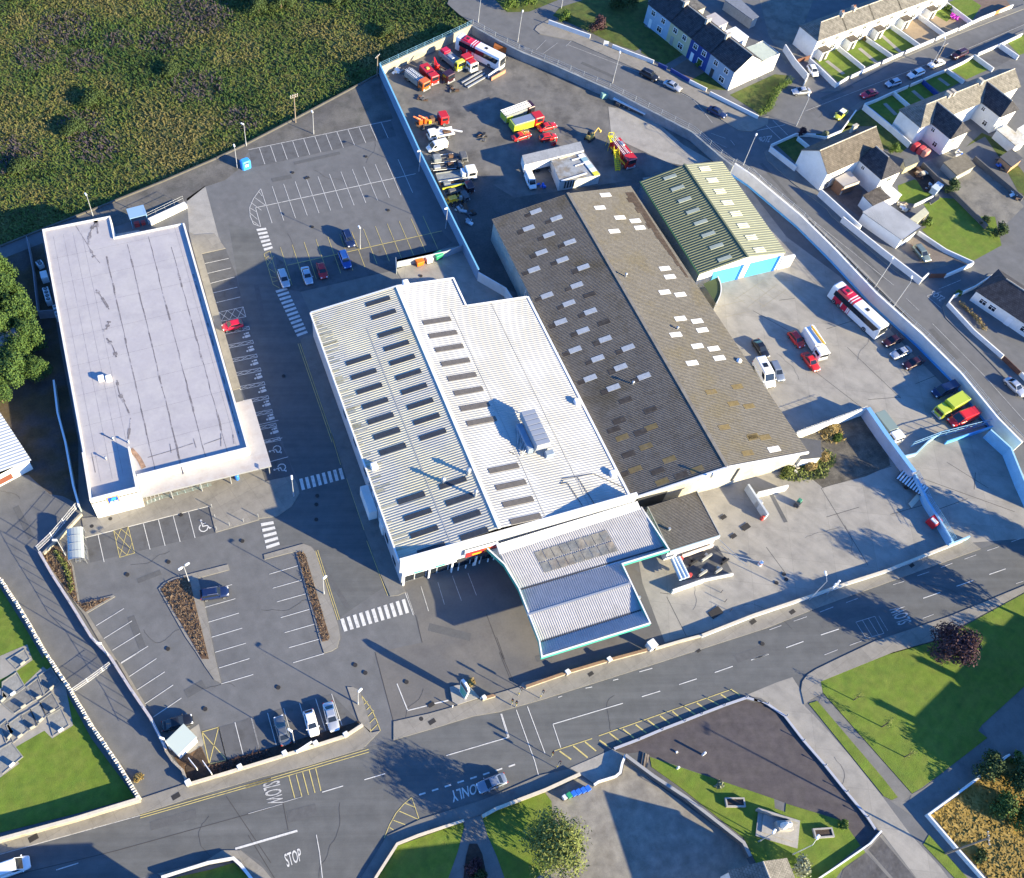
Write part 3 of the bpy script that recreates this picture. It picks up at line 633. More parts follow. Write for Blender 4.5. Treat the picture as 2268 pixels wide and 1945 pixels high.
for x in range(7): mb = MB(); mb.box((-9.2 + x * 2.5, 88.97, 1.6), (2.3, .08, 2.8)); smp(mb, 'window', [glass])
for y in (91.5, 95, 98.5): mb = MB(); mb.box((8.23, y, 2.6), (.08, 2.6, .9)); smp(mb, 'window', [glass])
mb = MB(); mb.box((-15.05, 86.36, 4.75), (1.9, .1, 2.0), m=0); mb.box((-15.05, 86.34, 4.75), (1.66, .1, 1.76), m=1)   # store sign on the wing front
smp(mb, 'sign', [flat('sign_orange', (.9, .42, .04), .4), flat('sign_navy', (.01, .06, .35), .35)])
sg = sm.children[-1]
mb = MB()
q = [Vector((-15.75, 86.27, 4.98)), Vector((-14.35, 86.27, 4.98)), Vector((-14.35, 86.27, 5.52)), Vector((-15.75, 86.27, 5.52))]
for k in range(4): mb.face([Vector((-15.45 + k * .2, 86.275, 4.62)), Vector((-15.33 + k * .2, 86.275, 4.62)), Vector((-15.0 + k * .2, 86.275, 5.5)), Vector((-15.1 + k * .2, 86.275, 5.5))])
sgl = mb.build('stripe_mark', [flat('sign_cyan', (.05, .45, .85), .4)], sg, sm_inv)
_w = WP
mbt = MB(); 
def wall_text(mb, txt, q, m=0, out=.0): road_text(txt, 1, q, mb)
wall_text(mbt, 'ALDI', [Vector((-15.72, 86.27, 4.02)), Vector((-14.38, 86.27, 4.02)), Vector((-14.38, 86.27, 4.5)), Vector((-15.72, 86.27, 4.5))])
mbt.build('lettering', [white_metal], sg, sm_inv)
mb = MB()
for x, y in ((775, 1245), (833, 1245)):
    c = hit(21, x, y, lambda a, b: RZ); mb.cbox((c.x, c.y, RZ), (1.0, 1.0, .75), .08)
smp(mb, 'roof_vent', [white_metal])
for rc, x, y in ((31, 868, 50), (31, 813, 200), (31, 985, 75)):
    c = hit(rc, x, y, lambda a, b: RZ); mb = MB(); mb.tube((c.x, c.y, RZ), (c.x, c.y, RZ + .7), .12, n=8); mb.lathe((c.x, c.y, RZ + .7), [(.22, 0), (.22, .08), (.05, .16)], 8); smp(mb, 'vent_pipe', [steel])
mb = MB()
a, b = G(11, '1140 1690 1420 1555', 1.0); mb.wall([a, b], 0, [1.3, 1.1], .9); 
smp(mb, 'ramp_wall', [white_wall])
mb = MB()
pp = [Vector((p.x - .3, p.y + .9, 1.3)) for p in (a, b)]
for t in (0, .25, .5, .75, 1): q = pp[0].lerp(pp[1], t); mb.tube((q.x, q.y, 0), (q.x, q.y, 2.2), .03, n=4)
for h in (1.6, 2.2): mb.tube((pp[0].x, pp[0].y, h), (pp[1].x, pp[1].y, h), .03, n=4)
smp(mb, 'ramp_railing', [steel])
mb = MB(); mb.prism([Vector((-5.1, 148.5, 0)), Vector((-5.1, 143.5, 0)), Vector((-.5, 143.5, 0)), Vector((-.5, 148.3, 0))], 0, 1.1); smp(mb, 'loading_dock', [grey_wall])
mb = MB(); mb.box((2.0, 143.36, 1.6), (3.2, .1, 3.0)); smp(mb, 'loading_door', [steel]); mb = MB(); mb.box((-3.0, 143.36, 2.6), (2.8, .1, 2.6)); smp(mb, 'loading_door', [steel])
for y in (103, 112, 121, 130): mb = MB(); mb.box((8.32, y, 1.1), (.1, 1.0, 2.1)); smp(mb, 'side_door', [steel])

# refrigeration plant in the fenced strip behind the supermarket
plant_wall = mat('plant_wall', (.22, .22, .25), .9, .1)
mb = MB(); wpts = G(21, '225 210 275 470 310 780 440 770'); mb.wall(wpts, 0, 2.2, .15)
tag(mb.build('plant_enclosure', [plant_wall]), 'dark screen wall round the plant strip beside the supermarket', 'wall')
def cond(rc, x, y, L, wd, h, n, label, rz):
    c = G1(rc, x, y, h); t = thing('condenser_unit', label, 'cooling unit', (c.x, c.y, 0), rz, 'cooling plant beside the supermarket')
    mb = MB(); mb.cbox((0, 0, .25), (wd, L, h - .25), .06); mb.box((0, 0, .12), (wd * .9, L * .95, .25)); mb.build('casing', [white_metal], t)
    for i in range(n):
        f = MB(); f.lathe((0, -L / 2 + (i + .5) * L / n, h), [(wd * .34, 0), (wd * .34, .07), (wd * .3, .08)], 14, smooth=False); fo = f.build('fan_guard', [dark_metal], t)
        g = MB()
        for k in range(4): g.box((0, -L / 2 + (i + .5) * L / n, h + .1), (wd * .6, .03, .02), k * math.pi / 4)
        g.build('fan_blade', [steel], fo)
    return t
cond(21, 357, 590, 3.6, 1.1, 1.6, 4, 'white condenser with four round fans in a row', R(4))
cond(21, 333, 440, 1.9, 1.3, 1.6, 0, 'square plain white cooling cabinet', R(4))
cond(21, 300, 350, 1.2, 1.2, 1.3, 2, 'small dark shaded fan unit at the far end', R(20))
cond(21, 425, 715, 2.8, .7, 1.9, 3, 'narrow fan unit fixed close against the supermarket wall', R(4))

# --- white retail building ----------------------------------------
wb = thing('retail_building', 'big white ribbed-roof retail building with rows of dark skylights', 'building', (45, 87, 0))
wb_inv = Matrix.Translation((-45, -87, 0))
def wbp(mb, name, m, par=None): return mb.build(name, m, par or wb, wb_inv)
white_sheet = mat('white_roof_sheet', (.41, .405, .38), .5, .03, .15, 2.5, c2=(.50, .495, .47))
white_sheet_old = mat('white_roof_weathered', (.405, .40, .365), .55, .05, .15, 2.5, c2=(.49, .47, .37), stain=((.42, .39, .27), .12, .8))
RX, RZ0 = 42.0, 9.0
zw = lambda x, y: RZ0 - abs(x - RX) * .122
X0, X1, XN, Y0, Y1, Y2 = 25.8, 65.2, 53.2, 61.2, 113.2, 106.2
def rp(x, y): return Vector((x, y, zw(x, y)))
mb = MB(); mb.sheet(rp(X0 - .2, Y1), rp(X0 - .2, Y0), rp(RX, Y0), rp(RX, Y1), 112, .055); random.seed(15)
for k in range(60):
    y = random.uniform(Y0 + 1, Y1 - 1); L_ = random.uniform(.6, 2.6); z = Vector((0, 0, .06)); mb.face([rp(X0 - .1, y) + z, rp(X0 + L_, y) + z, rp(X0 + L_, y + .28) + z, rp(X0 - .1, y + .28) + z], 1)
wbp(mb, 'roof', [white_sheet_old, mat('roof_streak', (.40, .37, .24), .7, .15, .5, 3.0, stain=((.43, .42, .38), .5, .9))])
mb = MB(); mb.sheet(rp(RX, Y1), rp(RX, Y2), rp(XN, Y2), rp(XN, Y1), 15, .055); mb.sheet(rp(RX, Y2), rp(RX, Y0), rp(X1 + .2, Y0), rp(X1 + .2, Y2), 97, .055); wbp(mb, 'roof', [white_sheet])
mb = MB()
W8 = [(X0, 60.6), (X1, 60.6), (X1, Y2), (XN, Y2), (XN, Y1), (RX, Y1), (X0, Y1)]
for i in range(7):
    a, b = W8[i], W8[(i + 1) % 7]
    mb.face([(a[0], a[1], 0), (b[0], b[1], 0), (b[0], b[1], zw(*b) - .05), (a[0], a[1], zw(*a) - .05)])
clad = mat('wall_cladding', (.42, .44, .47), .6, .06, .5, 3.0)
wbp(mb, 'wall', [clad])
lap_m = mat('roof_lap', (.36, .36, .34), .6, .1)
for x in (34.0, 50.0, 58.0): mb = MB(); z = Vector((0, 0, .075)); mb.face([rp(x, Y0 + .3) + z, rp(x + .12, Y0 + .3) + z, rp(x + .12, Y2 - .3) + z, rp(x, Y2 - .3) + z]); wbp(mb, 'sheet_lap', [lap_m])
mb = MB(); mb.wall([rp(RX, Y0), rp(RX, Y1 + .1)], RZ0 - .1, RZ0 + .16, .55); wbp(mb, 'ridge_cap', [white_metal])
mb = MB(); mb.wall([Vector((X0 - .3, Y0, 0)), Vector((X0 - .3, Y1, 0))], 6.6, 7.15, .22); wbp(mb, 'gutter', [white_metal]); mb = MB(); mb.wall([Vector((X1 + .35, Y0, 0)), Vector((X1 + .35, Y2, 0))], 5.7, 6.3, .4)
wbp(mb, 'gutter', [white_metal])
mb = MB()
for a, b in (((X0 - .2, Y1 + .1), (RX, Y1 + .1)), ((RX, Y1 + .1), (XN, Y1 + .1)), ((XN, Y2 + .1), (X1 + .2, Y2 + .1))):
    A, B = rp(*a), rp(*b)
    mb.face([A + Vector((0, 0, .2)), B + Vector((0, 0, .2)), B + Vector((0, -.35, .2)), A + Vector((0, -.35, .2))][::-1]); mb.face([A + Vector((0, 0, .2)), B + Vector((0, 0, .2)), B + Vector((0, 0, -.3)), A + Vector((0, 0, -.3))])
A, B = rp(XN + .1, Y2), rp(XN + .1, Y1); mb.face([A + Vector((0, 0, .2)), B + Vector((0, 0, .2)), B + Vector((-.35, 0, .25)), A + Vector((-.35, 0, .25))]); mb.face([A + Vector((0, 0, .2)), A + Vector((0, 0, -.3)), B + Vector((0, 0, -.3)), B + Vector((0, 0, .2))])
wbp(mb, 'verge_trim', [white_metal])
sky_l = mat('skylight_glazing', (.045, .05, .058), .25, .15, 1.0, 8.0); sky_r = mat('skylight_glazing_pale', (.115, .105, .095), .45, .15, 1.0, 8.0)  # glazing is paler and browner on the right-hand slope
for i, (rc, x, y) in enumerate([(22, a, b) for a, b in ((845, 1098), (885, 1207), (927, 1317), (972, 1430), (1013, 1545), (1060, 1660), (993, 650), (1037, 750), (1090, 887), (1135, 990), (1180, 1098), (1226, 1210), (1270, 1320), (1317, 1433), (1365, 1550), (1413, 1668), (1443, 797), (1490, 900), (1537, 1005), (1585, 1113), (1635, 1225), (1685, 1335), (1733, 1452), (1785, 1565))]
        + [(32, a, b) for a, b in ((1105, 122), (1247, 495), (1297, 622), (1346, 755), (1400, 885), (1565, 380), (1615, 505), (1670, 637), (1728, 770))] + [(33, a, b) for a, b in ((55, 268), (110, 395), (165, 525), (222, 655))]):
    c = hit(rc, x, y, zw); left = c.x < RX
    mb = MB(); slab_on(mb, c, zw, 4.5 if left else 5.3, .95, .06); wbp(mb, 'skylight', [sky_l if left else sky_r])
mb = MB(); mb.wall([Vector((X0 - .3, 60.9, 0)), Vector((X1 + .8, 60.9, 0))], 3.9, 8.2, .5, 0, 1)
parapet = wbp(mb, 'parapet', [mat('parapet_cladding', (.50, .51, .52), .6, .05, .5, 3.0), white_metal])
mb = MB(); mb.box((34.0, 60.5, 3.4), (16.2, .5, .9)); wbp(mb, 'fascia_sign', [white_metal]); fs = wb.children[-1]
sgm = flat('sign_green', (.05, .5, .28), .4)
for x in (28.5, 32.2, 37.0): mb = MB(); mb.box((x, 60.23, 3.4), (1.6, .06, .45)); wbp(mb, 'sign_panel', [sgm], fs)
for k in range(8): mb = MB(); mb.box((27.2 + k * 1.9, 60.56, 1.5), (1.65, .1, 2.5)); wbp(mb, 'window', [glass])
for x in (26.1, 30.4, 34.3, 38.4, 42.2): mb = MB(); mb.box((x, 60.15, 1.6), (.28, .28, 3.2)); wbp(mb, 'pillar', [white_metal])
a, b = G(32, '1560 925 1785 855', 5.4)
mb = MB(); ang = math.atan2(b.y - a.y, b.x - a.x); c = (a + b) / 2
mb.box((39.0, 60.25, 5.1), (5.6, .3, 1.9), m=0); hb = wbp(mb, 'billboard', [white_metal])
mb = MB(); mb.box((39.0, 60.05, 4.9), (5.3, .12, 1.4)); wbp(mb, 'poster', [flat('poster_red', (.55, .03, .03), .5)], hb)
mb = MB(); mb.lathe((40.0, 60.0, 4.95), [(.62, -.03), (.62, .03)], 9, axis=(0, -1, 0)); mb.box((38.2, 59.97, 4.7), (1.6, .05, .5)); wbp(mb, 'picture', [flat('poster_orange', (.95, .36, .02), .5)], hb)
mb = MB(); mb.box((38.8, 60.35, 3.2), (7.4, .4, 1.2)); wbp(mb, 'dark_fascia', [dark_metal])
# side windows, left wall
for y, h in ((64, 1.5), (68, 2.0), (74, 4.0), (77, 4.0), (80, 4.0), (86, 4.2), (92, 4.2)): mb = MB(); mb.box((X0 - .02, y, h), (.1, 1.6, 1.2)); wbp(mb, 'window', [glass])
mb = MB(); mb.box((X0 - .8, 75.5, 1.4), (1.4, 5.2, 2.8)); mb.box((X0 - .1, 70.5, 1.6), (.25, 1.8, 3.0)); wbp(mb, 'porch', [white_wall])
for rc, x, y, h, r in ((32, 1490, 350, 1.1, .33), (32, 1680, 285, 1.2, .36), (32, 1735, 455, 1.5, .28)):
    c = hit(rc, x, y + 25, zw); mb = MB(); mb.tube(c, c + Vector((0, 0, h)), r * .8, n=10); mb.lathe(c + Vector((0, 0, h)), [(r * 1.25, 0), (r * 1.25, .15), (.05, .4)], 10); wbp(mb, 'flue', [steel])
c = hit(32, 962, 260, zw); mb = MB(); mb.cbox(c - Vector((0, 0, .1)), (1.1, 1.2, .8), .1); wbp(mb, 'roof_vent', [white_metal])
for rc, x, y in ((23, 622, 1425), (33, 895, 315), (22, 1210, 515)):
    c = hit(rc, x, y, zw); mb = MB(); mb.cbox(c - Vector((.2, 0, .2)), (1.1, 1.1, 1.0), .12); wbp(mb, 'roof_vent', [white_metal])
# tall cooling unit on the right-hand slope
pu = MB(); c = hit(23, 300, 1690, zw); UZ = zw(c.x, c.y) + 1.3
u0 = [hit(23, *p, lambda x, y: UZ + 1.5) for p in ((180, 1470), (300, 1445))] + [hit(33, *p, lambda x, y: UZ + 1.5) for p in ((420, 85), (300, 125))]
uc = sum(u0, Vector()) / 4; LX, LY = 2.6, 7.2; rzu = R(0)
for x in (-1, 1):
    for y in (-1, 0, 1): pu.box((uc.x + x * 1.1, uc.y + y * 3.2, UZ - .55), (.15, .15, 1.7))
pu.box((uc.x, uc.y, UZ + .15), (LX, LY, .15)); fr = wbp(pu, 'unit_frame', [steel])
mb = MB(); mb.cbox((uc.x, uc.y, UZ + .25), (LX, LY, 1.2), .1); cu_ = wbp(mb, 'cooling_unit', [mat('unit_grey', (.33, .34, .36), .5, .05)])
for k in range(7): mb = MB(); mb.box((uc.x, uc.y - 3.05 + k * 1.02, UZ + 1.48), (LX * .93, .84, .07)); wbp(mb, 'fan_panel', [steel], cu_)
mb = MB(); mb.cbox((uc.x - 1.9, uc.y - .5, UZ - 1.2), (1.1, 5.4, 1.5), .1); mb.cbox((uc.x + 1.0, uc.y - 4.3, UZ - 1.3), (1.5, 1.0, 1.0), .1); wbp(mb, 'pipe_box', [mat('unit_blue', (.22, .28, .36), .5, .08)])
mb = MB()
for k in range(6): mb.tube((uc.x - 2.4, uc.y - 2.6 + k * .8, UZ - .1), (uc.x - 3.6 + .3 * (k % 2), uc.y - 3.4 + k * .5, zw(uc.x - 3.6, 0) + .15), .07, n=5)
wbp(mb, 'pipes', [steel])
mb = MB()
for p in (((510, 360), (490, 390), (540, 380)), ((540, 380), (655, 555)), ((620, 340), (745, 540)), ((500, 350), (740, 312), (1010, 435)), ((95, 140), (140, 165))):
    pp = [hit(33, *q, zw) + Vector((0, 0, .12)) for q in p]; mb.path(pp, .05, 4)
wbp(mb, 'roof_cable', [dark_metal])

# --- filling-station canopy ---------------------------------------
cp = thing('forecourt_canopy', 'grey ribbed forecourt canopy with teal edge in front of the white building', 'canopy', (60, 50, 0))
cp_inv = Matrix.Translation((-60, -50, 0))
def cpp(mb, name, m, par=None): return mb.build(name, m, par or cp, cp_inv)
ZH, ZL = 5.45, 4.55
ribbed = mat('ribbed_grey_sheet', (.40, .395, .40), .55, .08, .4, 3.0, stain=((.30, .295, .30), .3, .5))
def g3(x, y, z): return G1(33, x, y, z)
L0, L1, L2, L3, L4 = g3(15, 905, ZH + .25), g3(165, 1200, ZL), g3(236, 1388, ZH), g3(320, 1600, ZL), g3(350, 1695, ZH)
R0, R1, N1, N2, N3, N4 = g3(1110, 560, ZH + .25), g3(1290, 868, ZL), g3(950, 985, ZL), g3(1022, 1146, ZH), g3(1112, 1350, ZL), g3(1168, 1445, ZH)
for a, b, c_, d, n in ((L0, R0, R1, L1, 68), (L1, N1, N2, L2, 48), (L2, N2, N3, L3, 48), (L3, N3, N4, L4, 48), (N1, R1, g3(1312, 890, ZL + .12), g3(958, 1000, ZL + .12), 20)):
    mb = MB(); mb.sheet(a, b, c_, d, n, .075, duty=.3); cpp(mb, 'roof', [ribbed])
mb = MB()
for A, B in ((L1, R1), (L3, N3)): mb.strip([A + (B - A) * .01, B], .28, ZL + .1)
cpp(mb, 'valley_gutter', [dark_metal])
mb = MB(); mb.strip([L2, N2], .3, ZH + .1); cpp(mb, 'ridge_cap', [steel])
q = [G1(33, x, y, 5.25) for x, y in ((235, 872), (850, 692), (922, 858), (298, 1045))]
mb = MB(); zc = lambda p: p + Vector((0, 0, .09))
sx = (R0 - L0)
def onbay(u, v): return (L0.lerp(R0, u)).lerp(L1.lerp(R1, u), v) + Vector((0, 0, .13))
gl = mat('old_rooflight', (.17, .165, .15), .5, .25, .5, 3.0, c2=(.12, .13, .14), stain=((.20, .15, .11), .3, .7))
for k in range(9):
    for v0, v1 in ((.27, .52), (.55, .79)): mb.face([onbay(.2 + k * .056 + .002, v1), onbay(.2 + (k + 1) * .056 - .002, v1), onbay(.2 + (k + 1) * .056 - .002, v0), onbay(.2 + k * .056 + .002, v0)])
cpp(mb, 'rooflight', [gl])
EDGE = [G1(32, 1812, 868, 5.3), G1(32, 1958, 1005, 5.2), L1, L3, G1(33, 345, 1712, 5.2), G1(33, 1172, 1455, 5.2), G1(33, 958, 1003, 5.2), G1(33, 1316, 893, 5.2), R0]
mb = MB(); mb.wall([Vector((p.x, p.y, 0)) for p in EDGE], 4.5, 5.42, .16); fa = cpp(mb, 'fascia', [teal])
mb = MB(); mb.wall([Vector((p.x, p.y, 0)) for p in EDGE], 5.42, 5.5, .22); cpp(mb, 'edge_trim', [white_metal], fa)
mb = MB(); mb.face([(p.x, p.y, 4.55) for p in [EDGE[0]] + EDGE[1:2] + [L1, L3, EDGE[4], EDGE[5], EDGE[6], EDGE[7], R0]]); cpp(mb, 'soffit', [white_metal])
mb = MB(); mb.sheet(L0 + Vector((0, 1.2, .3)), R0 + Vector((-.4, 1.0, .3)), R0 + Vector((-.4, -.4, .03)), L0 + Vector((0, -.5, .03)), 70, .05); cpp(mb, 'upstand', [white_metal])
for x, y in ((51.0, 44.5), (60.0, 45.5), (51.5, 53), (62, 54), (70, 55)):
    mb = MB(); mb.box((x, y, 2.3), (.35, .35, 4.6)); cpp(mb, 'post', [steel])

# --- old grey warehouse -------------------------------------------
def asbestos(name, c1, c2, mort, moss):
    m = bpy.data.materials.new(name); m.use_nodes = True; N = m.node_tree.nodes; L = m.node_tree.links; b = N['Principled BSDF']; b.inputs['Roughness'].default_value = .95; b.inputs['Specular IOR Level'].default_value = .15
    tc = N.new('ShaderNodeTexCoord'); uv = tc.outputs['UV']
    br = N.new('ShaderNodeTexBrick'); L.new(uv, br.inputs['Vector']); br.inputs['Color1'].default_value = (*c1, 1); br.inputs['Color2'].default_value = (*c2, 1); br.inputs['Mortar'].default_value = (*mort, 1)
    br.inputs['Scale'].default_value = 1.0; br.inputs['Brick Width'].default_value = 1.05; br.inputs['Row Height'].default_value = 2.35; br.inputs['Mortar Size'].default_value = .035; br.inputs['Bias'].default_value = -.1; br.offset = 0.0
    n = N.new('ShaderNodeTexNoise'); n.inputs['Scale'].default_value = .12; n.inputs['Detail'].default_value = 6; n.inputs['Roughness'].default_value = .7; L.new(tc.outputs['Object'], n.inputs['Vector'])
    mr = N.new('ShaderNodeMapRange'); mr.inputs[1].default_value = .5; mr.inputs[2].default_value = .68; mr.inputs[4].default_value = .75; L.new(n.outputs[0], mr.inputs[0])
    n2 = N.new('ShaderNodeTexNoise'); n2.inputs['Scale'].default_value = 2.2; n2.inputs['Detail'].default_value = 5; n2.inputs['Roughness'].default_value = .75; L.new(tc.outputs['Object'], n2.inputs['Vector'])
    mm = N.new('ShaderNodeMapRange'); mm.inputs[1].default_value = .3; mm.inputs[2].default_value = .7; mm.inputs[3].default_value = .76; mm.inputs[4].default_value = 1.24; L.new(n2.outputs[0], mm.inputs[0])
    x = N.new('ShaderNodeMix'); x.data_type = 'RGBA'; L.new(mr.outputs[0], x.inputs[0]); L.new(br.outputs[0], x.inputs[6]); x.inputs[7].default_value = (*moss, 1)
    y = N.new('ShaderNodeMix'); y.data_type = 'RGBA'; y.blend_type = 'MULTIPLY'; y.inputs[0].default_value = 1; L.new(x.outputs[2], y.inputs[6])
    cc = N.new('ShaderNodeCombineColor'); [L.new(mm.outputs[0], cc.inputs[i]) for i in range(3)]; L.new(cc.outputs[0], y.inputs[7])
    L.new(y.outputs[2], b.inputs['Base Color'])
    return m
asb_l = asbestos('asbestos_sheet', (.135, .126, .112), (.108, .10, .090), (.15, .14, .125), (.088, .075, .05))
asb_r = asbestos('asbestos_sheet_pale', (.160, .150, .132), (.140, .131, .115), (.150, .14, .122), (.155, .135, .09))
gw = thing('warehouse', 'old grey asbestos-roofed warehouse with scattered pale rooflights', 'building', (82, 95, 0))
gw_inv = Matrix.Translation((-82, -95, 0))
def gwp(mb, name, m, par=None): return mb.build(name, m, par or gw, gw_inv)
GX, GZ = 82.4, 8.5
zg = lambda x, y: GZ - abs(x - GX) * .183
def gp(x, y): return Vector((x, y, zg(x, y)))
gl0, gl1, gr0, gr1 = (66.0, 61.6), (66.5, 127.4), (99.1, 61.0), (97.3, 128.1)
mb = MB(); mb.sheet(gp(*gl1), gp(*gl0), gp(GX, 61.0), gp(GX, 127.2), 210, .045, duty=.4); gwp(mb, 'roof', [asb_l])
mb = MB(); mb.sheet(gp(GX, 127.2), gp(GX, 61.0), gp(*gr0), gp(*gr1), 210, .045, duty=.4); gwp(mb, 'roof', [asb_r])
mb = MB()
for a, b in (((66.4, 62), (66.9, 127)), ((66.9, 127), (GX, 126.8)), ((GX, 126.8), (96.9, 127.7)), ((96.9, 127.7), (98.7, 61.5)), ((98.7, 61.5), (GX, 61.5)), ((GX, 61.5), (66.4, 62))):
    mb.face([(a[0], a[1], 0), (b[0], b[1], 0), (b[0], b[1], zg(*b) - .06), (a[0], a[1], zg(*a) - .06)])
gwp(mb, 'wall', [mat('warehouse_render', (.40, .385, .34), .9, .12, .4, 3.0, stain=((.2, .19, .17), .25, .6))])
mb = MB(); mb.wall([gp(GX, 60.9), gp(GX, 127.3)], GZ - .1, GZ + .1, .6); gwp(mb, 'ridge_cap', [mat('ridge_tile', (.19, .175, .15), .95, .2)])
mb = MB()
for a, b in (((66.0, 61.3), (GX, 60.75)), ((GX, 60.75), (99.1, 60.7))):
    A, B = gp(*a), gp(*b); mb.idx([A + Vector((0, 0, .12)), B + Vector((0, 0, .12)), B + Vector((0, .3, .12)), A + Vector((0, .3, .12)), A - Vector((0, 0, .3)), B - Vector((0, 0, .3))], [(0, 1, 2, 3), (4, 5, 1, 0)])
gwp(mb, 'barge_board', [white_wall])
dull_gl = mat('rooflight_dull', (.40, .42, .43), .5, .12, 1.0, 6.0); bright_gl = mat('rooflight_pale', (.72, .72, .71), .4, .05)  # greyer rooflights on the left slope, paler ones on the right
soot = mat('soot_patch', (.050, .042, .036), .95, .25, .8, 4.0, stain=((.10, .088, .075), .8, .8))
GL = [(13, 300, 1618), (13, 457, 1670)] + [(23, a, b) for a, b in ((245, 88), (400, 140), (560, 195), (343, 273), (503, 330), (285, 405), (663, 387), (613, 525), (385, 603), (553, 663), (717, 725), (490, 805), (660, 872), (830, 937), (600, 1018), (1005, 1003), (773, 1085), (948, 1152), (715, 1235), (1127, 1222), (893, 1308))]
for rc, x, y in GL:
    c = hit(rc, x, y, zg); mb = MB(); slab_on(mb, c, zg, 2.25, 1.05, .05, th=.02); gwp(mb, 'rooflight', [dull_gl])
    mb = MB(); slab_on(mb, c + Vector((-1.75, -.25, 0)), zg, 1.2, .7 + random.random() * .3, .05, th=.01); gwp(mb, 'dirty_sheet', [soot])
for rc, x, y in ((23, 710, 600), (23, 820, 810), (23, 985, 1405), (23, 1175, 1480), (23, 935, 1560), (23, 895, 1630), (23, 1100, 1650), (33, 1010, 160), (33, 1230, 290), (33, 1410, 320), (33, 960, 320)):
    c = hit(rc, x, y, zg); mb = MB(); slab_on(mb, c, zg, 2.2, .95, .05, th=.01); gwp(mb, 'dirty_sheet', [soot])
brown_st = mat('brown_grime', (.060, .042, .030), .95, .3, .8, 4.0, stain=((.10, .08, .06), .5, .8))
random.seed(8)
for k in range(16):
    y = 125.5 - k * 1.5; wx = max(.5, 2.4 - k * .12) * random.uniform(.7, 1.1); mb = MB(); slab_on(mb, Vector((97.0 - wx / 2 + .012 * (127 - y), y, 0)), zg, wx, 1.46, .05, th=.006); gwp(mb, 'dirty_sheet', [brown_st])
moss_m = mat('mossy_sheet', (.165, .125, .055), .95, .2, .8, 4.0, stain=((.13, .11, .08), .8, .8))
for rc, x, y in ((23, 1640, 1340), (23, 1840, 1300), (23, 1810, 1430), (23, 1930, 1450), (23, 1740, 1610), (23, 1960, 1690), (33, 1920, 150), (33, 1320, 200), (33, 1060, 275), (33, 1265, 370), (33, 1140, 100), (33, 1530, 275), (23, 960, 1690), (23, 1180, 1610), (24, 0, 1680), (34, 90, 30)):
    c = hit(rc, x, y, zg); mb = MB(); slab_on(mb, c, zg, 2.2, 1.0, .045, th=.01); gwp(mb, 'mossy_sheet', [moss_m])
for rc, x, y in ((13, 833, 1492), (13, 790, 1590), (13, 943, 1665), (13, 1060, 1690), (23, 1095, 85), (23, 900, 112), (23, 1287, 397), (23, 1325, 460), (23, 1285, 578), (23, 1405, 597), (23, 1405, 780), (23, 1533, 800), (23, 1370, 903), (23, 1573, 868), (23, 1535, 990), (23, 1660, 1010), (23, 1495, 1120), (23, 1703, 1082), (34, 160, 122)):
    c = hit(rc, x, y, zg); mb = MB(); slab_on(mb, c, zg, 2.35, 1.05, .05, th=.02); gwp(mb, 'rooflight', [bright_gl])
for rc, x, y, h in ((23, 985, 460, .8), (23, 1380, 860, .5), (23, 1040, 1280, .6), (33, 1640, 335, .9)):
    c = hit(rc, x, y, zg); mb = MB(); mb.tube(c, c + Vector((0, 0, h)), .16, n=8); mb.lathe(c + Vector((0, 0, h)), [(.26, 0), (.26, .1), (.05, .2)], 8); gwp(mb, 'flue', [steel])
c = hit(23, 1852, 1105, zg); mb = MB(); mb.lathe(c, [(.5, 0), (.5, .3), (.1, .5)], 10); gwp(mb, 'roof_vent', [white_metal])
mb = MB(); mb.box((70.5, 61.85, 1.9), (5.5, .2, 3.8)); gwp(mb, 'loading_door', [dark_metal])
mb = MB(); mb.box((86, 61.45, 3.4), (.3, .25, 4.0)); gwp(mb, 'downpipe', [dark_metal])
mb = MB()
for k in range(7): mb = MB(); mb.tube((66.35, 90 + k * 3.1, 0), (66.35, 90 + k * 3.1, 5.4), .07, n=5); gwp(mb, 'downpipe', [white_metal])

# lean-to beside the warehouse, flat-roofed annex in front of it
lt = MB(); L_ = [G1(34, 395, 20, 2.6), G1(34, 500, 60, 2.6), G1(34, 562, 140, 2.6), G1(34, 385, 222, 2.6), G1(34, 430, 140, 2.6)]
t = thing('lean_to', 'small flat-roofed lean-to with white front against the warehouse gable', 'shed', (102, 62, 0)); inv = Matrix.Translation((-102, -62, 0))
LQ = [Vector((99.2, 61.2, 0)), Vector((102.6, 60.6, 0)), Vector((104.2, 63.5, 0)), Vector((99.3, 66.0, 0))]
mb = MB(); mb.prism(LQ, 0, 2.6, 0, cap=False); mb.build('wall', [white_wall], t, inv)
mb = MB(); mb.prism([p + Vector((0, 0, 0)) for p in inset(LQ, -.12)], 2.6, 2.75, bottom=True); mb.build('roof', [asphalt_dark], t, inv)
t = thing('annex', 'low square annex with mossy grey sheet roof beside the canopy', 'building', (80, 52, 0)); inv = Matrix.Translation((-80, -52, 0))
AZ = 4.0
AQ = [G1(33, 1155, 562, AZ), G1(33, 1530, 442, AZ), G1(33, 1706, 776, AZ), G1(33, 1322, 897, AZ)]
mb = MB(); mb.prism(inset(AQ, .12), 0, AZ - .12, 0, cap=False); mb.build('wall', [white_wall], t, inv)
mb = MB(); mb.sheet(AQ[1], AQ[2], AQ[3], AQ[0], 34, .04, duty=.4); mb.build('roof', [asb_l], t, inv)
mb = MB(); mb.wall([AQ[3] + Vector((0, -.15, 0)), AQ[2] + Vector((0, -.15, 0))], AZ - .9, AZ + .05, .2); mb.build('fascia', [mat('pale_fascia', (.45, .55, .58), .6, .06)], t, inv)
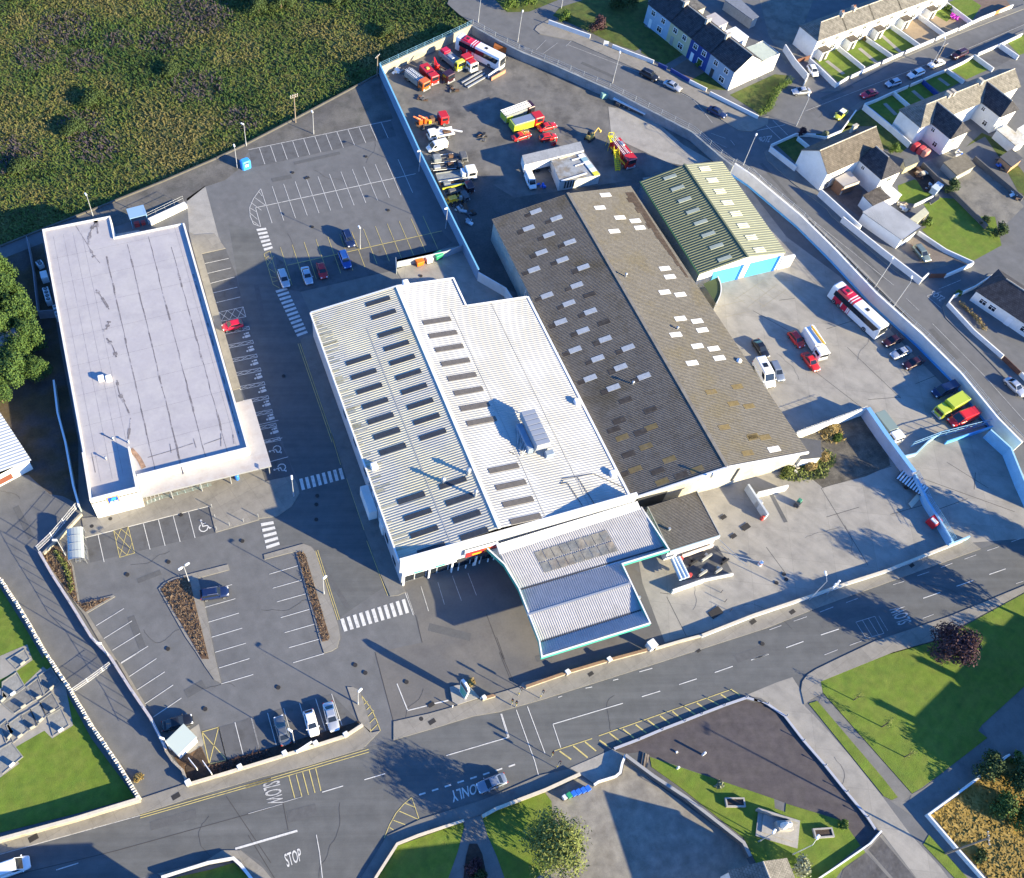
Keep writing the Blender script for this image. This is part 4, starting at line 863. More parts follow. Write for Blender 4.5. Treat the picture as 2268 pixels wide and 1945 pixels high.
for e in ((0, 3), (1, 2)): mb = MB(); mb.wall([AQ[e[0]], AQ[e[1]]], AZ - .3, AZ + .1, .15); mb.build('verge_trim', [grey_wall], t, inv)

# --- green shed ----------------------------------------------------
gs = thing('green_shed', 'green ribbed-roof shed with two blue doors and white front', 'building', (110, 117, 0))
gs_inv = Matrix.Translation((-110, -117, 0))
def gsp(mb, name, m): return mb.build(name, m, gs, gs_inv)
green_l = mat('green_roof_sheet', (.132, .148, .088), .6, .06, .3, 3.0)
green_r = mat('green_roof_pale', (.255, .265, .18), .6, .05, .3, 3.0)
SXR = 110.4; zs = lambda x, y: 6.5 - abs(x - SXR) * .16
def spt(x, y): return Vector((x, y, zs(x, y)))
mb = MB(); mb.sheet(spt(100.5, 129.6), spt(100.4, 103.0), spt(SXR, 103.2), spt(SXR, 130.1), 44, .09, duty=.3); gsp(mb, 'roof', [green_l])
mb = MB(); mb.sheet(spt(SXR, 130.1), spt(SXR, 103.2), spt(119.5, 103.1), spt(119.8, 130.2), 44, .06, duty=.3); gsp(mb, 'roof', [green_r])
mb = MB()
for a, b in (((100.7, 103.4), (100.8, 129.4)), ((100.8, 129.4), (SXR, 129.8)), ((SXR, 129.8), (119.6, 130)), ((119.6, 130), (119.4, 103.4)), ((119.4, 103.4), (SXR, 103.4)), ((SXR, 103.4), (100.7, 103.4))):
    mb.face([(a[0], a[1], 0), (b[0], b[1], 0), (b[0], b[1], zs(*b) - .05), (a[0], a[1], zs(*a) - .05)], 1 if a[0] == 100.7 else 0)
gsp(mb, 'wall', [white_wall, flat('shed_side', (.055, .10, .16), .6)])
mb = MB(); mb.wall([spt(SXR, 103.1), spt(SXR, 130.2)], 6.45, 6.68, .35); gsp(mb, 'ridge_cap', [green_l])
mb = MB(); mb.wall([Vector((100.3, 103, 0)), Vector((100.4, 129.6, 0))], 4.6, 4.95, .2); gsp(mb, 'gutter', [flat('green_trim', (.06, .14, .07), .5)])
cy = flat('door_cyan', (.07, .36, .66), .45)
for x in (107.0, 115.2):
    mb = MB(); mb.box((x, 103.36, 2.05), (6.2, .12, 4.1)); d = gsp(mb, 'roller_door', [cy])
    mb = MB(); mb.box((x + 3.3, 103.3, 2.1), (.5, .2, 4.3)); mb.build('door_post', [flat('door_blue%d' % x, (.015, .13, .55), .4)], d, gs_inv)
mb = MB(); mb.box((121.0, 103.5, 1.6), (3.0, .5, 3.2)); gsp(mb, 'side_wall', [white_wall])
gr_gl = mat('green_rooflight', (.36, .39, .31), .5, .08); gr_gl2 = mat('pale_rooflight', (.62, .62, .50), .5, .05)
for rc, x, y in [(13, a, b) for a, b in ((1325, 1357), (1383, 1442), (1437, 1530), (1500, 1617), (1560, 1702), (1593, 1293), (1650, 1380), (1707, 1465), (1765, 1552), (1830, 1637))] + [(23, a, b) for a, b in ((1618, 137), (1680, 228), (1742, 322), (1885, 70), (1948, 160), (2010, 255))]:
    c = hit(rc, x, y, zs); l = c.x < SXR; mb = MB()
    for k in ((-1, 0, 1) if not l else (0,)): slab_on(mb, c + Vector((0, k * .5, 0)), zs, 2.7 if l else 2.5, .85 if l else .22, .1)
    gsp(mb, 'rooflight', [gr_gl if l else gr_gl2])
t = thing('curved_canopy', 'round green canopy wall at the corner of the green shed', 'canopy', (101, 101, 0)); inv = Matrix.Translation((-101, -101, 0))
mb = MB(); cq = [G1(23, x, y, 3.2) for x, y in ((1580, 515), (1690, 462), (1712, 520), (1712, 590), (1680, 668))]; cc = curve(cq[1:], 5)
mb.face([(p.x, p.y, 3.2) for p in ccw([cq[0]] + cc)]); mb.build('roof', [flat('canopy_green', (.05, .075, .025), .7)], t, inv)
mb = MB(); mb.wall(cc, 0, 3.4, .15); mb.build('wall', [white_wall], t, inv)
# ------------------------------------------------------------------ houses
def tiles(name, c1, c2, mort):
    m = bpy.data.materials.new(name); m.use_nodes = True; N = m.node_tree.nodes; L = m.node_tree.links; b = N['Principled BSDF']; b.inputs['Roughness'].default_value = .9; b.inputs['Specular IOR Level'].default_value = .2
    tc = N.new('ShaderNodeTexCoord'); br = N.new('ShaderNodeTexBrick'); L.new(tc.outputs['UV'], br.inputs['Vector'])
    for k, c in (('Color1', c1), ('Color2', c2), ('Mortar', mort)): br.inputs[k].default_value = (*c, 1)
    br.inputs['Scale'].default_value = 1; br.inputs['Brick Width'].default_value = .42; br.inputs['Row Height'].default_value = .36; br.inputs['Mortar Size'].default_value = .03
    n = N.new('ShaderNodeTexNoise'); n.inputs['Scale'].default_value = 1.1; n.inputs['Detail'].default_value = 6; L.new(tc.outputs['Object'], n.inputs['Vector'])
    mr = N.new('ShaderNodeMapRange'); mr.inputs[1].default_value = .3; mr.inputs[2].default_value = .7; mr.inputs[3].default_value = .7; mr.inputs[4].default_value = 1.35; L.new(n.outputs[0], mr.inputs[0])
    cc = N.new('ShaderNodeCombineColor'); [L.new(mr.outputs[0], cc.inputs[i]) for i in range(3)]
    y = N.new('ShaderNodeMix'); y.data_type = 'RGBA'; y.blend_type = 'MULTIPLY'; y.inputs[0].default_value = 1; L.new(br.outputs[0], y.inputs[6]); L.new(cc.outputs[0], y.inputs[7]); L.new(y.outputs[2], b.inputs['Base Color'])
    return m
slate = tiles('slate_tile', (.062, .060, .066), (.045, .045, .052), (.03, .03, .034))
tile_grey = tiles('grey_tile', (.185, .175, .155), (.15, .142, .125), (.09, .085, .078))
tile_brown = tiles('brown_tile', (.13, .112, .092), (.10, .088, .074), (.06, .052, .045))
chim_m = mat('chimney_render', (.42, .38, .32), .9, .15, 1.0, 5.0)
pot_m = flat('clay_pot', (.36, .15, .07), .8)
frame_m = flat('window_frame', (.78, .78, .78), .4)
def V2(x, y): return Vector((x, y, 0))
class House:
    def __init__(s, name, label, cat, c, group=None):
        s.c = Vector((c[0], c[1], 0)); s.t = thing(name, label, cat, s.c, 0, group); s.inv = Matrix.Translation(-s.c)
    def part(s, mb, name, m, par=None): return mb.build(name, m, par or s.t, s.inv)
    def walls(s, q, he, m):
        mb = MB(); mb.prism(q, 0, he - .05, 0, cap=False); return s.part(mb, 'wall', m)
    def box(s, q, h, m, roof=None, name='wall', ov=.1):
        s.walls(q, h, m); mb = MB(); mb.prism(inset(q, -ov), h - .05, h + .12, bottom=True); return s.part(mb, 'roof', roof or m)
    def gable(s, q, he, hr, wall, roof, hip0=0.0, hip1=0.0, ov=.3, trim=None, ends=True):
        """q = [F0, F1, B1, B0] at eave height; ridge runs from the 0 end to the 1 end"""
        F0, F1, B1, B0 = [Vector((p[0], p[1], 0)) for p in q]
        d = (F1 - F0).normalized(); r0, r1 = (F0 + B0) / 2 + d * hip0, (F1 + B1) / 2 - d * hip1
        s.walls(q, he, wall)
        if ends:
            for hip, A, B, r in ((hip0, F0, B0, r0), (hip1, F1, B1, r1)):
                if hip < .05:
                    mb = MB(); e = (r - (F0 + F1 + B0 + B1) / 4).normalized() * .01
                    mb.face([(A.x + e.x, A.y + e.y, he - .1), (B.x + e.x, B.y + e.y, he - .1), (r.x + e.x, r.y + e.y, hr - .06)]); s.part(mb, 'gable_wall', wall)
        w = ((F0 - B0) / 2); hw = w.length; w.normalize(); sl = (hr - he) / hw; dz = Vector((0, 0, -sl * ov))
        f0, f1, b0, b1 = F0 + w * ov, F1 + w * ov, B0 - w * ov, B1 - w * ov
        o0, o1 = (d * -.22 if hip0 < .05 else -d * ov), (d * .22 if hip1 < .05 else d * ov)
        f0 += o0; b0 += o0; f1 += o1; b1 += o1
        if hip0 < .05: r0 = r0 + o0
        if hip1 < .05: r1 = r1 + o1
        E = lambda p: Vector((p.x, p.y, he - sl * ov)); T = lambda p: Vector((p.x, p.y, hr))
        mb = MB(); mb.face([E(f0), E(f1), T(r1), T(r0)]); mb.face([E(b1), E(b0), T(r0), T(r1)])
        if hip0 >= .05: mb.face([E(b0), E(f0), T(r0)])
        if hip1 >= .05: mb.face([E(f1), E(b1), T(r1)])
        k = MB()
        for f in mb.f:      # give the slab a thickness
            p = [Vector(mb.v[i]) for i in f]; n = (p[1] - p[0]).cross(p[2] - p[0]).normalized()
            if n.z < 0: p.reverse()
            k.face([a + Vector((0, 0, .12)) for a in p]); k.face([a for a in reversed(p)])
            for i in range(len(p)): j = (i + 1) % len(p); k.face([p[i], p[j], p[j] + Vector((0, 0, .12)), p[i] + Vector((0, 0, .12))])
        ro = s.part(k, 'roof', roof)
        mb = MB(); mb.tube(T(r0) + Vector((0, 0, .1)), T(r1) + Vector((0, 0, .1)), .13, n=6); s.part(mb, 'ridge_tile', trim or chim_m, ro)
        return ro
    def chimney(s, x, y, z0, h, par=None, sz=(1.0, .55), rz=0.0, pots=2):
        mb = MB(); mb.box((x, y, z0 + h / 2), (sz[0], sz[1], h), rz); mb.box((x, y, z0 + h), (sz[0] + .12, sz[1] + .12, .14), rz); c = s.part(mb, 'chimney', chim_m, par)
        mb = MB()
        for i in range(pots):
            o = (i - (pots - 1) / 2) * .42; mb.lathe((x + o * math.cos(rz), y + o * math.sin(rz), z0 + h + .07), [(.13, 0), (.11, .35)], 7)
        if par is None: s.part(mb, 'chimney_pot', pot_m, c)
    def windows(s, A, B, spec, frame=None, door=None):
        """A,B wall line seen from outside; spec = list of (u metres from A, z centre, w, h, kind)"""
        A, B = V2(A[0], A[1]), V2(B[0], B[1]); d = (B - A).normalized(); n = Vector((d.y, -d.x, 0)); rz = math.atan2(d.y, d.x)
        for u, z, wd, h, kind in spec:
            p = A + d * u + n * .04
            if kind == 'w':
                mb = MB(); mb.box((p.x, p.y, z), (wd + .3, .1, h + .3), rz); f = s.part(mb, 'window', frame or frame_m)
                p2 = p + n * .045; mb = MB(); mb.box((p2.x, p2.y, z), (wd, .04, h), rz); s.part(mb, 'pane', glass, f)
                p3 = p2 + n * .025; mb = MB(); mb.box((p3.x, p3.y, z), (.08, .03, h), rz); mb.box((p3.x, p3.y, z + h * .18), (wd, .03, .07), rz); s.part(mb, 'glazing_bar', frame or frame_m, f)
            else:
                mb = MB(); mb.box((p.x, p.y, h / 2), (wd, .12, h), rz); s.part(mb, 'door', door or frame_m)
def quad_from(F0, F1, depth):
    F0, F1 = V2(F0[0], F0[1]), V2(F1[0], F1[1]); d = (F1 - F0).normalized(); n = Vector((-d.y, d.x, 0)) * depth
    return [F0, F1, F1 + n, F0 + n]

# terrace of four painted houses
paint = [mat('pale_blue_render', (.32, .42, .53), .9, .06), mat('yellow_render', (.46, .44, .28), .9, .06), mat('royal_blue_render', (.025, .055, .22), .9, .06), mat('grey_blue_render', (.27, .34, .43), .9, .06)]
names = ['pale blue terraced house with white window surrounds at the garden end', 'yellow terraced house between the pale blue and royal blue ones', 'royal blue terraced house with bright white window surrounds', 'grey blue end terraced house with a white sunlit gable']
FA, FB = V2(128.9, 184.2), V2(136.7, 155.7)
cut = [0, .272, .515, .737, 1.0]
nrm = (FB - FA).normalized(); nA = Vector((-nrm.y, nrm.x, 0))
for i in range(4):
    a, b = FA.lerp(FB, cut[i]), FA.lerp(FB, cut[i + 1])
    q = [a, b, b + nA * 8.2, a + nA * 8.2]
    H = House('terraced_house', names[i], 'house', a, 'painted terraced houses')
    ro = H.gable(q, 5.2, 7.9, paint[i], slate, ov=.25, ends=False, trim=chim_m)
    if i == 3:
        mb = MB(); r = (q[1] + q[2]) / 2; e = nrm * .02
        mb.face([(q[1].x + e.x, q[1].y + e.y, 0), (q[2].x + e.x, q[2].y + e.y, 0), (q[2].x + e.x, q[2].y + e.y, 5.1), (r.x + e.x, r.y + e.y, 7.85), (q[1].x + e.x, q[1].y + e.y, 5.1)]); H.part(mb, 'gable_wall', white_wall)
    L = (b - a).length
    H.windows(a, b, [(L * .28, 3.9, 1.1, 1.1, 'w'), (L * .72, 3.9, 1.1, 1.1, 'w'), (L * .66, 1.4, 1.4, 1.2, 'w'), (L * .25, 1.1, .95, 2.1, 'd')], door=[frame_m, grey_wall, frame_m, dark_metal][i])
    if i != 1:
        c = a.lerp(b, .0 if i else .95) + nA * 3.9
        H.chimney(c.x, c.y, 7.2, 1.6, ro, (.55, 1.3), math.atan2(nrm.y, nrm.x))
    if i < 3:
        c = a.lerp(b, .45) + nA * 11.0; ang = math.atan2(nrm.y, nrm.x)
        x, y = nrm * 2.2, nA * 3.0
        H.box([c - x - y, c + x - y, c + x + y, c - x + y], 2.8 + .3 * i, [grey_wall, white_wall, white_wall][i], [tile_grey, pale_blue_roof, white_metal][i])
ex = House('rear_extension', 'white two-storey rear extension with ribbed pale green roof', 'building', (146.5, 160))
c = FB - nrm * 2.8 + nA * 11.4; q = [c - nrm * 2.6 - nA * 3.2, c + nrm * 2.9 - nA * 3.2, c + nrm * 2.9 + nA * 3.2, c - nrm * 2.6 + nA * 3.2]
ex.walls(q, 4.6, white_wall); mb = MB(); z = Vector((0, 0, 4.9)); mb.sheet(q[0] + z, q[1] + z, q[2] + z - Vector((0, 0, .6)), q[3] + z - Vector((0, 0, .6)), 18, .06); ex.part(mb, 'roof', mat('pale_green_sheet', (.33, .38, .36), .6, .06))

# white terrace on the far side of the estate road
F0, F1 = V2(161.6, 160.8), V2(206, 169.5); dB = (F1 - F0).normalized(); nB = Vector((-dB.y, dB.x, 0)); aB = math.atan2(dB.y, dB.x)
tl = ['white terraced house with a hipped slate end nearest the junction', 'white terraced house behind the garden with pink shrubs and orange flowers', 'white terraced house behind the garden with a long grey path', 'white terraced house behind the bare paved sandy garden', 'white terraced house behind the garden with the magenta play shelter']
for i in range(5):
    a, b = F0 + dB * 8.9 * i, F0 + dB * 8.9 * (i + 1); q = [a, b, b + nB * 6.2, a + nB * 6.2]
    H = House('white_terraced_house', tl[i], 'house', a, 'white terraced houses')
    ro = H.gable(q, 5.0, 7.0, white_wall, tile_grey, hip0=2.6 if i == 0 else 0, ends=False, ov=.2)
    H.windows(a, b, [(2.2, 3.8, 1.1, 1.0, 'w'), (6.6, 3.8, 1.1, 1.0, 'w'), (6.4, 1.4, 1.5, 1.1, 'w')])
    p = a + dB * 2.4 - nB * .9; x, y = dB * 1.1, nB * .9
    mb = MB(); mb.prism([p - x - y, p + x - y, p + x + y, p - x + y], 0, 2.5, cap=False); po = H.part(mb, 'porch', white_wall)
    mb = MB(); mb.prism(inset([p - x - y, p + x - y, p + x + y, p - x + y], -.15), 2.5, 2.62, bottom=True); H.part(mb, 'porch_roof', tile_brown, po)
    mb = MB(); pd = p - y * 1.03; mb.box((pd.x, pd.y, 1.05), (.9, .08, 2.0), aB); H.part(mb, 'door', dark_metal, po)
    c = b + nB * 3.0 if i % 2 == 0 else a + dB * 4.0 + nB * 3.3
    H.chimney(c.x, c.y, 6.4, 1.5, None, (.6, 1.1), aB)

# corner house with a rear wing
H = House('corner_house', 'white gabled corner house with brown tiled roof and rear wing', 'house', (146, 124))
q = [V2(139.7, 120.7), V2(155.2, 124.0), V2(153.5, 131.7), V2(138.1, 128.5)]
ro = H.gable(q, 5.0, 8.0, white_wall, tile_brown, ov=.25)
H.chimney(150.2, 129.2, 6.3, 2.0, ro, (1.2, .6), R(12))
wq = [V2(154.9, 123.3), V2(155.7, 117.4), V2(150.2, 116.3), V2(148.9, 122.6)]
H.gable(wq, 4.9, 7.2, white_wall, slate, hip1=2.6, ov=.3)
H.windows((150.2, 116.3), (155.7, 117.4), [(2.7, 3.6, 1.2, 1.0, 'w')]); H.windows((148.9, 122.6), (150.2, 116.3), [(1.5, 3.8, .7, .7, 'w')])
H.windows((139.7, 120.7), (149, 122.6), [(1.6, 1.3, 1.0, 2.0, 'w'), (2.2, 3.8, .8, .8, 'w')])
mb = MB(); cq = [G1(52, 690, 790, 2.9), G1(52, 900, 680, 2.9), G1(52, 1025, 825, 2.9), G1(52, 815, 900, 2.9)]
cnsv = House('conservatory', 'small lean-to conservatory with grey panel roof in the corner house yard', 'shed', (cq[0].x, cq[0].y))
cnsv.walls(inset(cq, .15), 2.8, [mat('timber_brown', (.16, .09, .06), .8, .15)]); mb.prism(cq, 2.75, 2.9, bottom=True); cnsv.part(mb, 'roof', [mat('panel_grey', (.34, .32, .31), .6, .08)])
mb = MB(); mb.wall([G1(52, 770, 1010, .4), G1(52, 815, 905, 2.6)], .3, 1.2, .3); mb.wall([cq[3] + V2(.1, -.15), cq[2] + V2(.1, -.15)], 2.2, 2.95, .15); cnsv.part(mb, 'barge_board', [chim_m])
t = House('outhouse', 'white outhouse with mossy grey roof between the wing and garage', 'shed', (147, 112))
oq = [G1(52, 1090, 1030, 2.9), G1(52, 1300, 915, 2.9), G1(52, 1465, 1060, 2.9), G1(52, 1225, 1165, 2.9)]
t.box(oq, 2.8, white_wall, tile_brown)
t = House('flat_roofed_store', 'bright white flat-roofed store on the garden side of the outhouse', 'shed', (150, 113))
t.box([G1(52, 1340, 900, 2.4), G1(52, 1440, 870, 2.4), G1(52, 1620, 1020, 2.4), G1(52, 1460, 1085, 2.4)], 2.3, white_wall, white_wall)
t = House('garage', 'long white garage with pale ribbed roof against the street wall', 'shed', (147, 106))
sq = [V2(142.8, 110.2), V2(146.2, 101.4), V2(152.0, 103.5), V2(149.0, 111.9)]
t.walls(sq, 2.7, white_wall); mb = MB(); zz = Vector((0, 0, 2.85)); Q_ = inset(sq, -.2)
mb.sheet(sq[3] + zz + V2(-.2, .2), sq[0] + zz + V2(-.2, .2), sq[1] + zz + V2(-.1, -.2), sq[2] + zz + V2(.2, -.2), 22, .04); t.part(mb, 'roof', [white_sheet])
mb = MB(); mb.wall([sq[1] + V2(.1, -.25), sq[2] + V2(.1, -.25)], 2.4, 2.9, .12); t.part(mb, 'fascia', [dark_metal])
mb = MB(); g = (sq[1] + sq[2]) / 2 + V2(.12, -.1); mb.box((g.x, g.y, 1.15), (3.2, .12, 2.2), math.atan2(2.1, 5.8)); t.part(mb, 'door', [white_metal])

# hipped houses with rear wings
d1 = V2(18, 3.4).normalized(); n1 = Vector((-d1.y, d1.x, 0)); a1 = math.atan2(d1.y, d1.x)
def hip_house(label, o, L, hip0, hip1, wing, wingroof=slate, roof=tile_grey):
    o = V2(*o); H = House('hipped_house', label, 'house', o, 'hipped houses with rear wings')
    q = [o, o + d1 * L, o + d1 * L + n1 * 6.2, o + n1 * 6.2]
    ro = H.gable(q, 5.0, 7.4, white_wall, roof, hip0=hip0, hip1=hip1, ends=False)
    c = o + d1 * (L - .4 if hip0 else .8) + n1 * 3.2; H.chimney(c.x, c.y, 6.6, 1.7, ro, (.6, 1.2), a1)
    if wing:
        s0, wl, ww = wing; a = o + d1 * s0; b = o + d1 * (s0 + ww)
        H.gable([b + n1 * 2.5, b - n1 * wl, a - n1 * wl, a + n1 * 2.5], 4.9, 7.2, white_wall, wingroof, hip1=.9)
        H.windows(a - n1 * wl, b - n1 * wl, [(1.5, 3.6, .9, .9, 'w')]); H.windows(a + n1 * 0, a - n1 * wl, [(1.2, 3.7, .8, .8, 'w'), (3.3, 1.3, 1.0, 1.0, 'w')])
        H.windows(o, a, [(1.3, 1.1, 1.0, 2.0, 'd')])
    return H
hip_house('white hipped house with dark slate wing nearest the grass plot', (167.7, 128.0), 10.0, 3.0, 0, (3.4, 5.6, 5.6))
hip_house('middle white hipped house with plain grey tiled roof', (177.7, 129.9), 8.4, 0, .1, None)
hip_house('white hipped house with slate wing cut by the picture edge', (186.2, 131.5), 12.0, 0, .1, (.2, 5.4, 5.4))
# bungalow by the right-hand road
H = House('bungalow', 'white bungalow with dark slate roof behind a pale garden wall', 'house', (156, 80))
bq = [V2(152.7, 85.2), V2(159.0, 70.3), V2(166.5, 73.5), V2(160.2, 88.4)]
H.gable(bq, 3.0, 5.4, white_wall, slate, hip0=2.4, hip1=2.4)
H.windows((152.7, 85.2), (159.0, 70.3), [(2.2, 1.5, 1.3, 1.0, 'w'), (4.2, 1.5, 1.3, 1.0, 'w'), (8.0, 1.1, 1.0, 2.0, 'd'), (11.2, 1.5, 1.4, 1.1, 'w')])
# white workshop cut by the left edge
H = House('workshop', 'white workshop with pale ribbed roof and brown door at the left edge', 'building', (-33, 104))
wq2 = [V2(-40, 95.0), V2(-27.5, 99.1), V2(-33.2, 115), V2(-45.7, 111)]
H.walls(wq2, 3.1, white_wall)
mb = MB(); A_ = [Vector((p.x, p.y, 3.2)) for p in wq2]; m0, m1 = (A_[0] + A_[1]) / 2 + Vector((1.2, .4, 1.2)), (A_[3] + A_[2]) / 2 + Vector((1.2, .4, 1.2))
A_[1] += V2(.5, -.4); m0 += V2(0, -.4); mb.sheet(A_[2] + V2(.5, 0), A_[1], m0, m1, 26, .06); mb.sheet(A_[0], A_[3], m1, m0, 26, .06); H.part(mb, 'roof', [mat('pale_blue_sheet', (.42, .46, .50), .5, .05)])
mb = MB(); mb.box((-32.0, 97.55, 1.25), (2.6, .15, 1.3), R(18)); H.part(mb, 'door', [flat('brown_door', (.16, .05, .03), .6)])
# house whose roof corner shows at the bottom edge, and the terrace outside the frame that shades the road
H = House('end_house', 'pale roof corner of a house at the bottom edge beside the monument lawn', 'house', (58, 1))
H.gable([V2(62.3, 4.6), V2(61.0, -9), V2(53.2, -8.2), V2(54.4, 5.6)], 4.6, 6.6, white_wall, tile_grey, ov=.3)
for i, (q, he, hr) in enumerate((([V2(-41, 18), V2(-13.2, 11.0), V2(-11.4, 18.6), V2(-39, 26)], 7.4, 8.2), ([V2(-4.5, 3.5), V2(6.3, 2.2), V2(7.2, 10.6), V2(-4.2, 12.2)], 7.4, 8.2), ([V2(26, -5), V2(40.5, -7.5), V2(42, 2.0), V2(27, 5.0)], 7.6, 8.6))):
    H = House('roadside_house', ['long roadside house outside the frame shading the bottom left road', 'square roadside house outside the frame shading the side street', 'roadside house outside the frame shading the bus lane lettering'][i], 'house', q[0]); H.gable(q, he, hr, white_wall, slate)
for i, q in enumerate(([V2(112, -6.8), V2(121, -3.2), V2(116.4, 4.3), V2(107.2, 1.0)], [V2(121.2, -3.1), V2(137, 3), V2(133.5, 10.8), V2(117.4, 5.0)])):
    H = House('lawn_house', ['hipped house outside the frame shading the lower lawn', 'gabled house outside the frame shading the upper lawn'][i], 'house', q[0]); H.gable(q, 6.6, 7.3, white_wall, slate, ov=.1); H.chimney(q[3].x + .5, q[3].y - .3, 6.6, 1.9)

# small sheds and tanks in the gardens
def box_shed(name, label, q, h, wall, roof, cat='shed', slope=0.0):
    H = House(name, label, cat, q[0]); H.walls(q, h, wall); mb = MB(); o = inset(q, -.12); n = len(o)
    t = [Vector((p.x, p.y, h + .1 + (slope if i < n / 2 else 0))) for i, p in enumerate(o)]; mb.face(t); 
    for i in range(n): j = (i + 1) % n; mb.face([Vector((o[i].x, o[i].y, h - .1)), Vector((o[j].x, o[j].y, h - .1)), t[j], t[i]])
    H.part(mb, 'roof', roof); return H
wood_p = mat('pale_timber', (.42, .38, .24), .85, .15, 1, 6); felt = mat('felt_roof', (.12, .125, .115), .95, .15, 1, 5)
box_shed('garden_shed', 'grey felt-roofed shed with cream front beside the red covers', [G1(53, 160, 395, 2.1), G1(53, 370, 310, 2.1), G1(53, 400, 410, 2.1), G1(53, 190, 500, 2.1)], 2.0, wood_p, felt)
box_shed('garden_shed', 'cream garden shed with pale panelled roof on the lawn edge', [G1(53, 270, 1330, 2.0), G1(53, 490, 1160, 2.0), G1(53, 550, 1230, 2.0), G1(53, 370, 1385, 2.0)], 1.9, wood_p, mat('cream_panel', (.50, .48, .33), .7, .08))
box_shed('plastic_store', 'pale blue plastic store beside the green bush', [G1(53, 610, 820, 1.6), G1(53, 710, 735, 1.6), G1(53, 790, 790, 1.6), G1(53, 700, 880, 1.6)], 1.5, mat('pale_blue_plastic', (.45, .52, .58), .5, .05), MATS['pale_blue_plastic'])
box_shed('cold_frame', 'empty white-rimmed cold frame on the shaded lawn', [G1(53, 580, 1050, .4), G1(53, 710, 965, .4), G1(53, 710, 1010, .4), G1(53, 600, 1085, .4)], .4, white_metal, dark_metal, 'cold frame')
box_shed('dark_shed', 'low dark flat shed with a tan end board in the back garden', [G1(53, 1700, 340, 2.0), G1(53, 1880, 220, 2.0), G1(53, 2050, 365, 2.0), G1(53, 1880, 490, 2.0)], 1.9, mat('tan_board', (.38, .22, .12), .85, .1), asphalt_dark)
box_shed('white_shed', 'white shed with a yellow stained roof at the right edge', [G1(51, 1700, 1180, 2.4), G1(51, 1840, 1130, 2.4), G1(51, 2100, 1340, 2.4), G1(51, 1960, 1400, 2.4)], 2.3, white_wall, mat('stained_white', (.55, .53, .46), .8, .1, .8, 3, stain=((.35, .26, .10), .6, .8)))
box_shed('white_shed', 'small bright white shed beside the yellow stained one', [G1(51, 1990, 1170, 2.2), G1(51, 2072, 1120, 2.2), G1(51, 2160, 1190, 2.2), G1(51, 2080, 1250, 2.2)], 2.1, white_wall, white_wall)
box_shed('lean_to_shed', 'mossy low concrete shed roof behind the hipped house yard', [G1(53, 800, 430, 2.0), G1(53, 1130, 290, 2.0), G1(53, 1290, 480, 2.0), G1(53, 1010, 630, 2.0)], 1.9, grey_wall, mat('mossy_concrete', (.17, .15, .11), .95, .2, .6, 3))
box_shed('garden_cabin', 'long pale grey store behind the painted terrace', [G1(54, 1180, 0, 2.6), G1(54, 1330, -60, 2.6), G1(54, 1640, 230, 2.6), G1(54, 1560, 270, 2.6)], 2.5, grey_wall, mat('blue_grey_roof', (.16, .18, .22), .8, .1))
for i, (x, y) in enumerate(((300, 200), (390, 250), (460, 300))):
    c = G1(53, x + 20, y + 20, .0); H = House('covered_stack', ['red covered stack nearest the house wall', 'middle red covered stack with a faded top', 'pale pink topped stack beside the shed'][i], 'stack', c, 'red covered stacks')
    mb = MB(); mb.cbox((c.x, c.y, 0), (1.8, 1.2, 1.5), .2, R(20)); H.part(mb, 'cover', [flat('red_cover%d' % i, ((.5, .04, .05), (.48, .06, .07), (.52, .22, .18))[i], .6)])
# ------------------------------------------------------------------ gardens, pavements and yards of the estate
yard_conc = mat('garden_concrete', (.19, .18, .155), .92, .14, .3, 3, c2=(.15, .145, .13), stain=((.09, .085, .08), .3, .6))
sand_pave = mat('sandy_paving', (.30, .23, .15), .9, .12, .5, 4)
brown_pave = mat('brown_paving', (.15, .11, .09), .9, .15, .5, 4)
dark_grass = mat('rough_grass', (.060, .092, .016), .95, .3, .4, 5, c2=(.085, .10, .022), bump=.8, stain=((.035, .05, .014), .5, .7))
for s in ('250 515 465 415 680 592 455 712', '480 402 700 328 922 480 700 582', '712 320 928 222 1165 388 945 472', '1420 20 1560 -40 1700 50 1620 180', '705 905 940 805 1085 925 1000 985 960 1110', '955 800 1190 708 1320 812 1090 918', '1210 702 1412 612 1545 700 1350 805', '1430 602 1650 488 1795 590 1570 692', '1930 372 2100 290 2250 400 2030 480', '490 1140 605 980 690 930 960 1130 1090 1260 1000 1330 840 1290 700 1100 520 1090'):
    area('garden_lawn', G(55, s), dark_grass if len(s) > 60 else lawn_m, .02)
area('garden_paving', G(55, '940 212 1160 128 1385 292 1180 382'), sand_pave, .02); area('garden_paving', G(55, '1180 118 1395 22 1610 182 1410 285'), sand_pave, .02)
area('garden_lawn', G(55, '1240 100 1395 22 1500 100 1400 190'), lawn_m, .03)
area('garden_paving', G(55, '1560 -40 1850 -100 1960 60 1700 170 1650 150 1700 50'), brown_pave, .02)
area('garden_paving', G(55, '1670 482 1880 388 2015 480 1830 588'), asphalt_dark, .02)
mb = MB()
for s in ('355 530 505 645', '640 420 795 550', '825 300 1000 455', '1105 790 1210 880', '860 900 960 1000', '1330 680 1420 745'): mb.strip(G(55, s), 1.0, .035)
struct(mb, 'garden_path', concrete)
area('garden_lawn', G(14, '205 1085 340 1035 410 1115 335 1255 180 1110'), dark_grass, .02)
area('garden_lawn', G(14, '420 1020 560 1030 660 1010 780 960 720 1040 520 1060'), dark_grass, .027)
area('garden_lawn', G(53, '60 800 330 700 640 930 330 1095 90 1050'), lawn_m, .02)
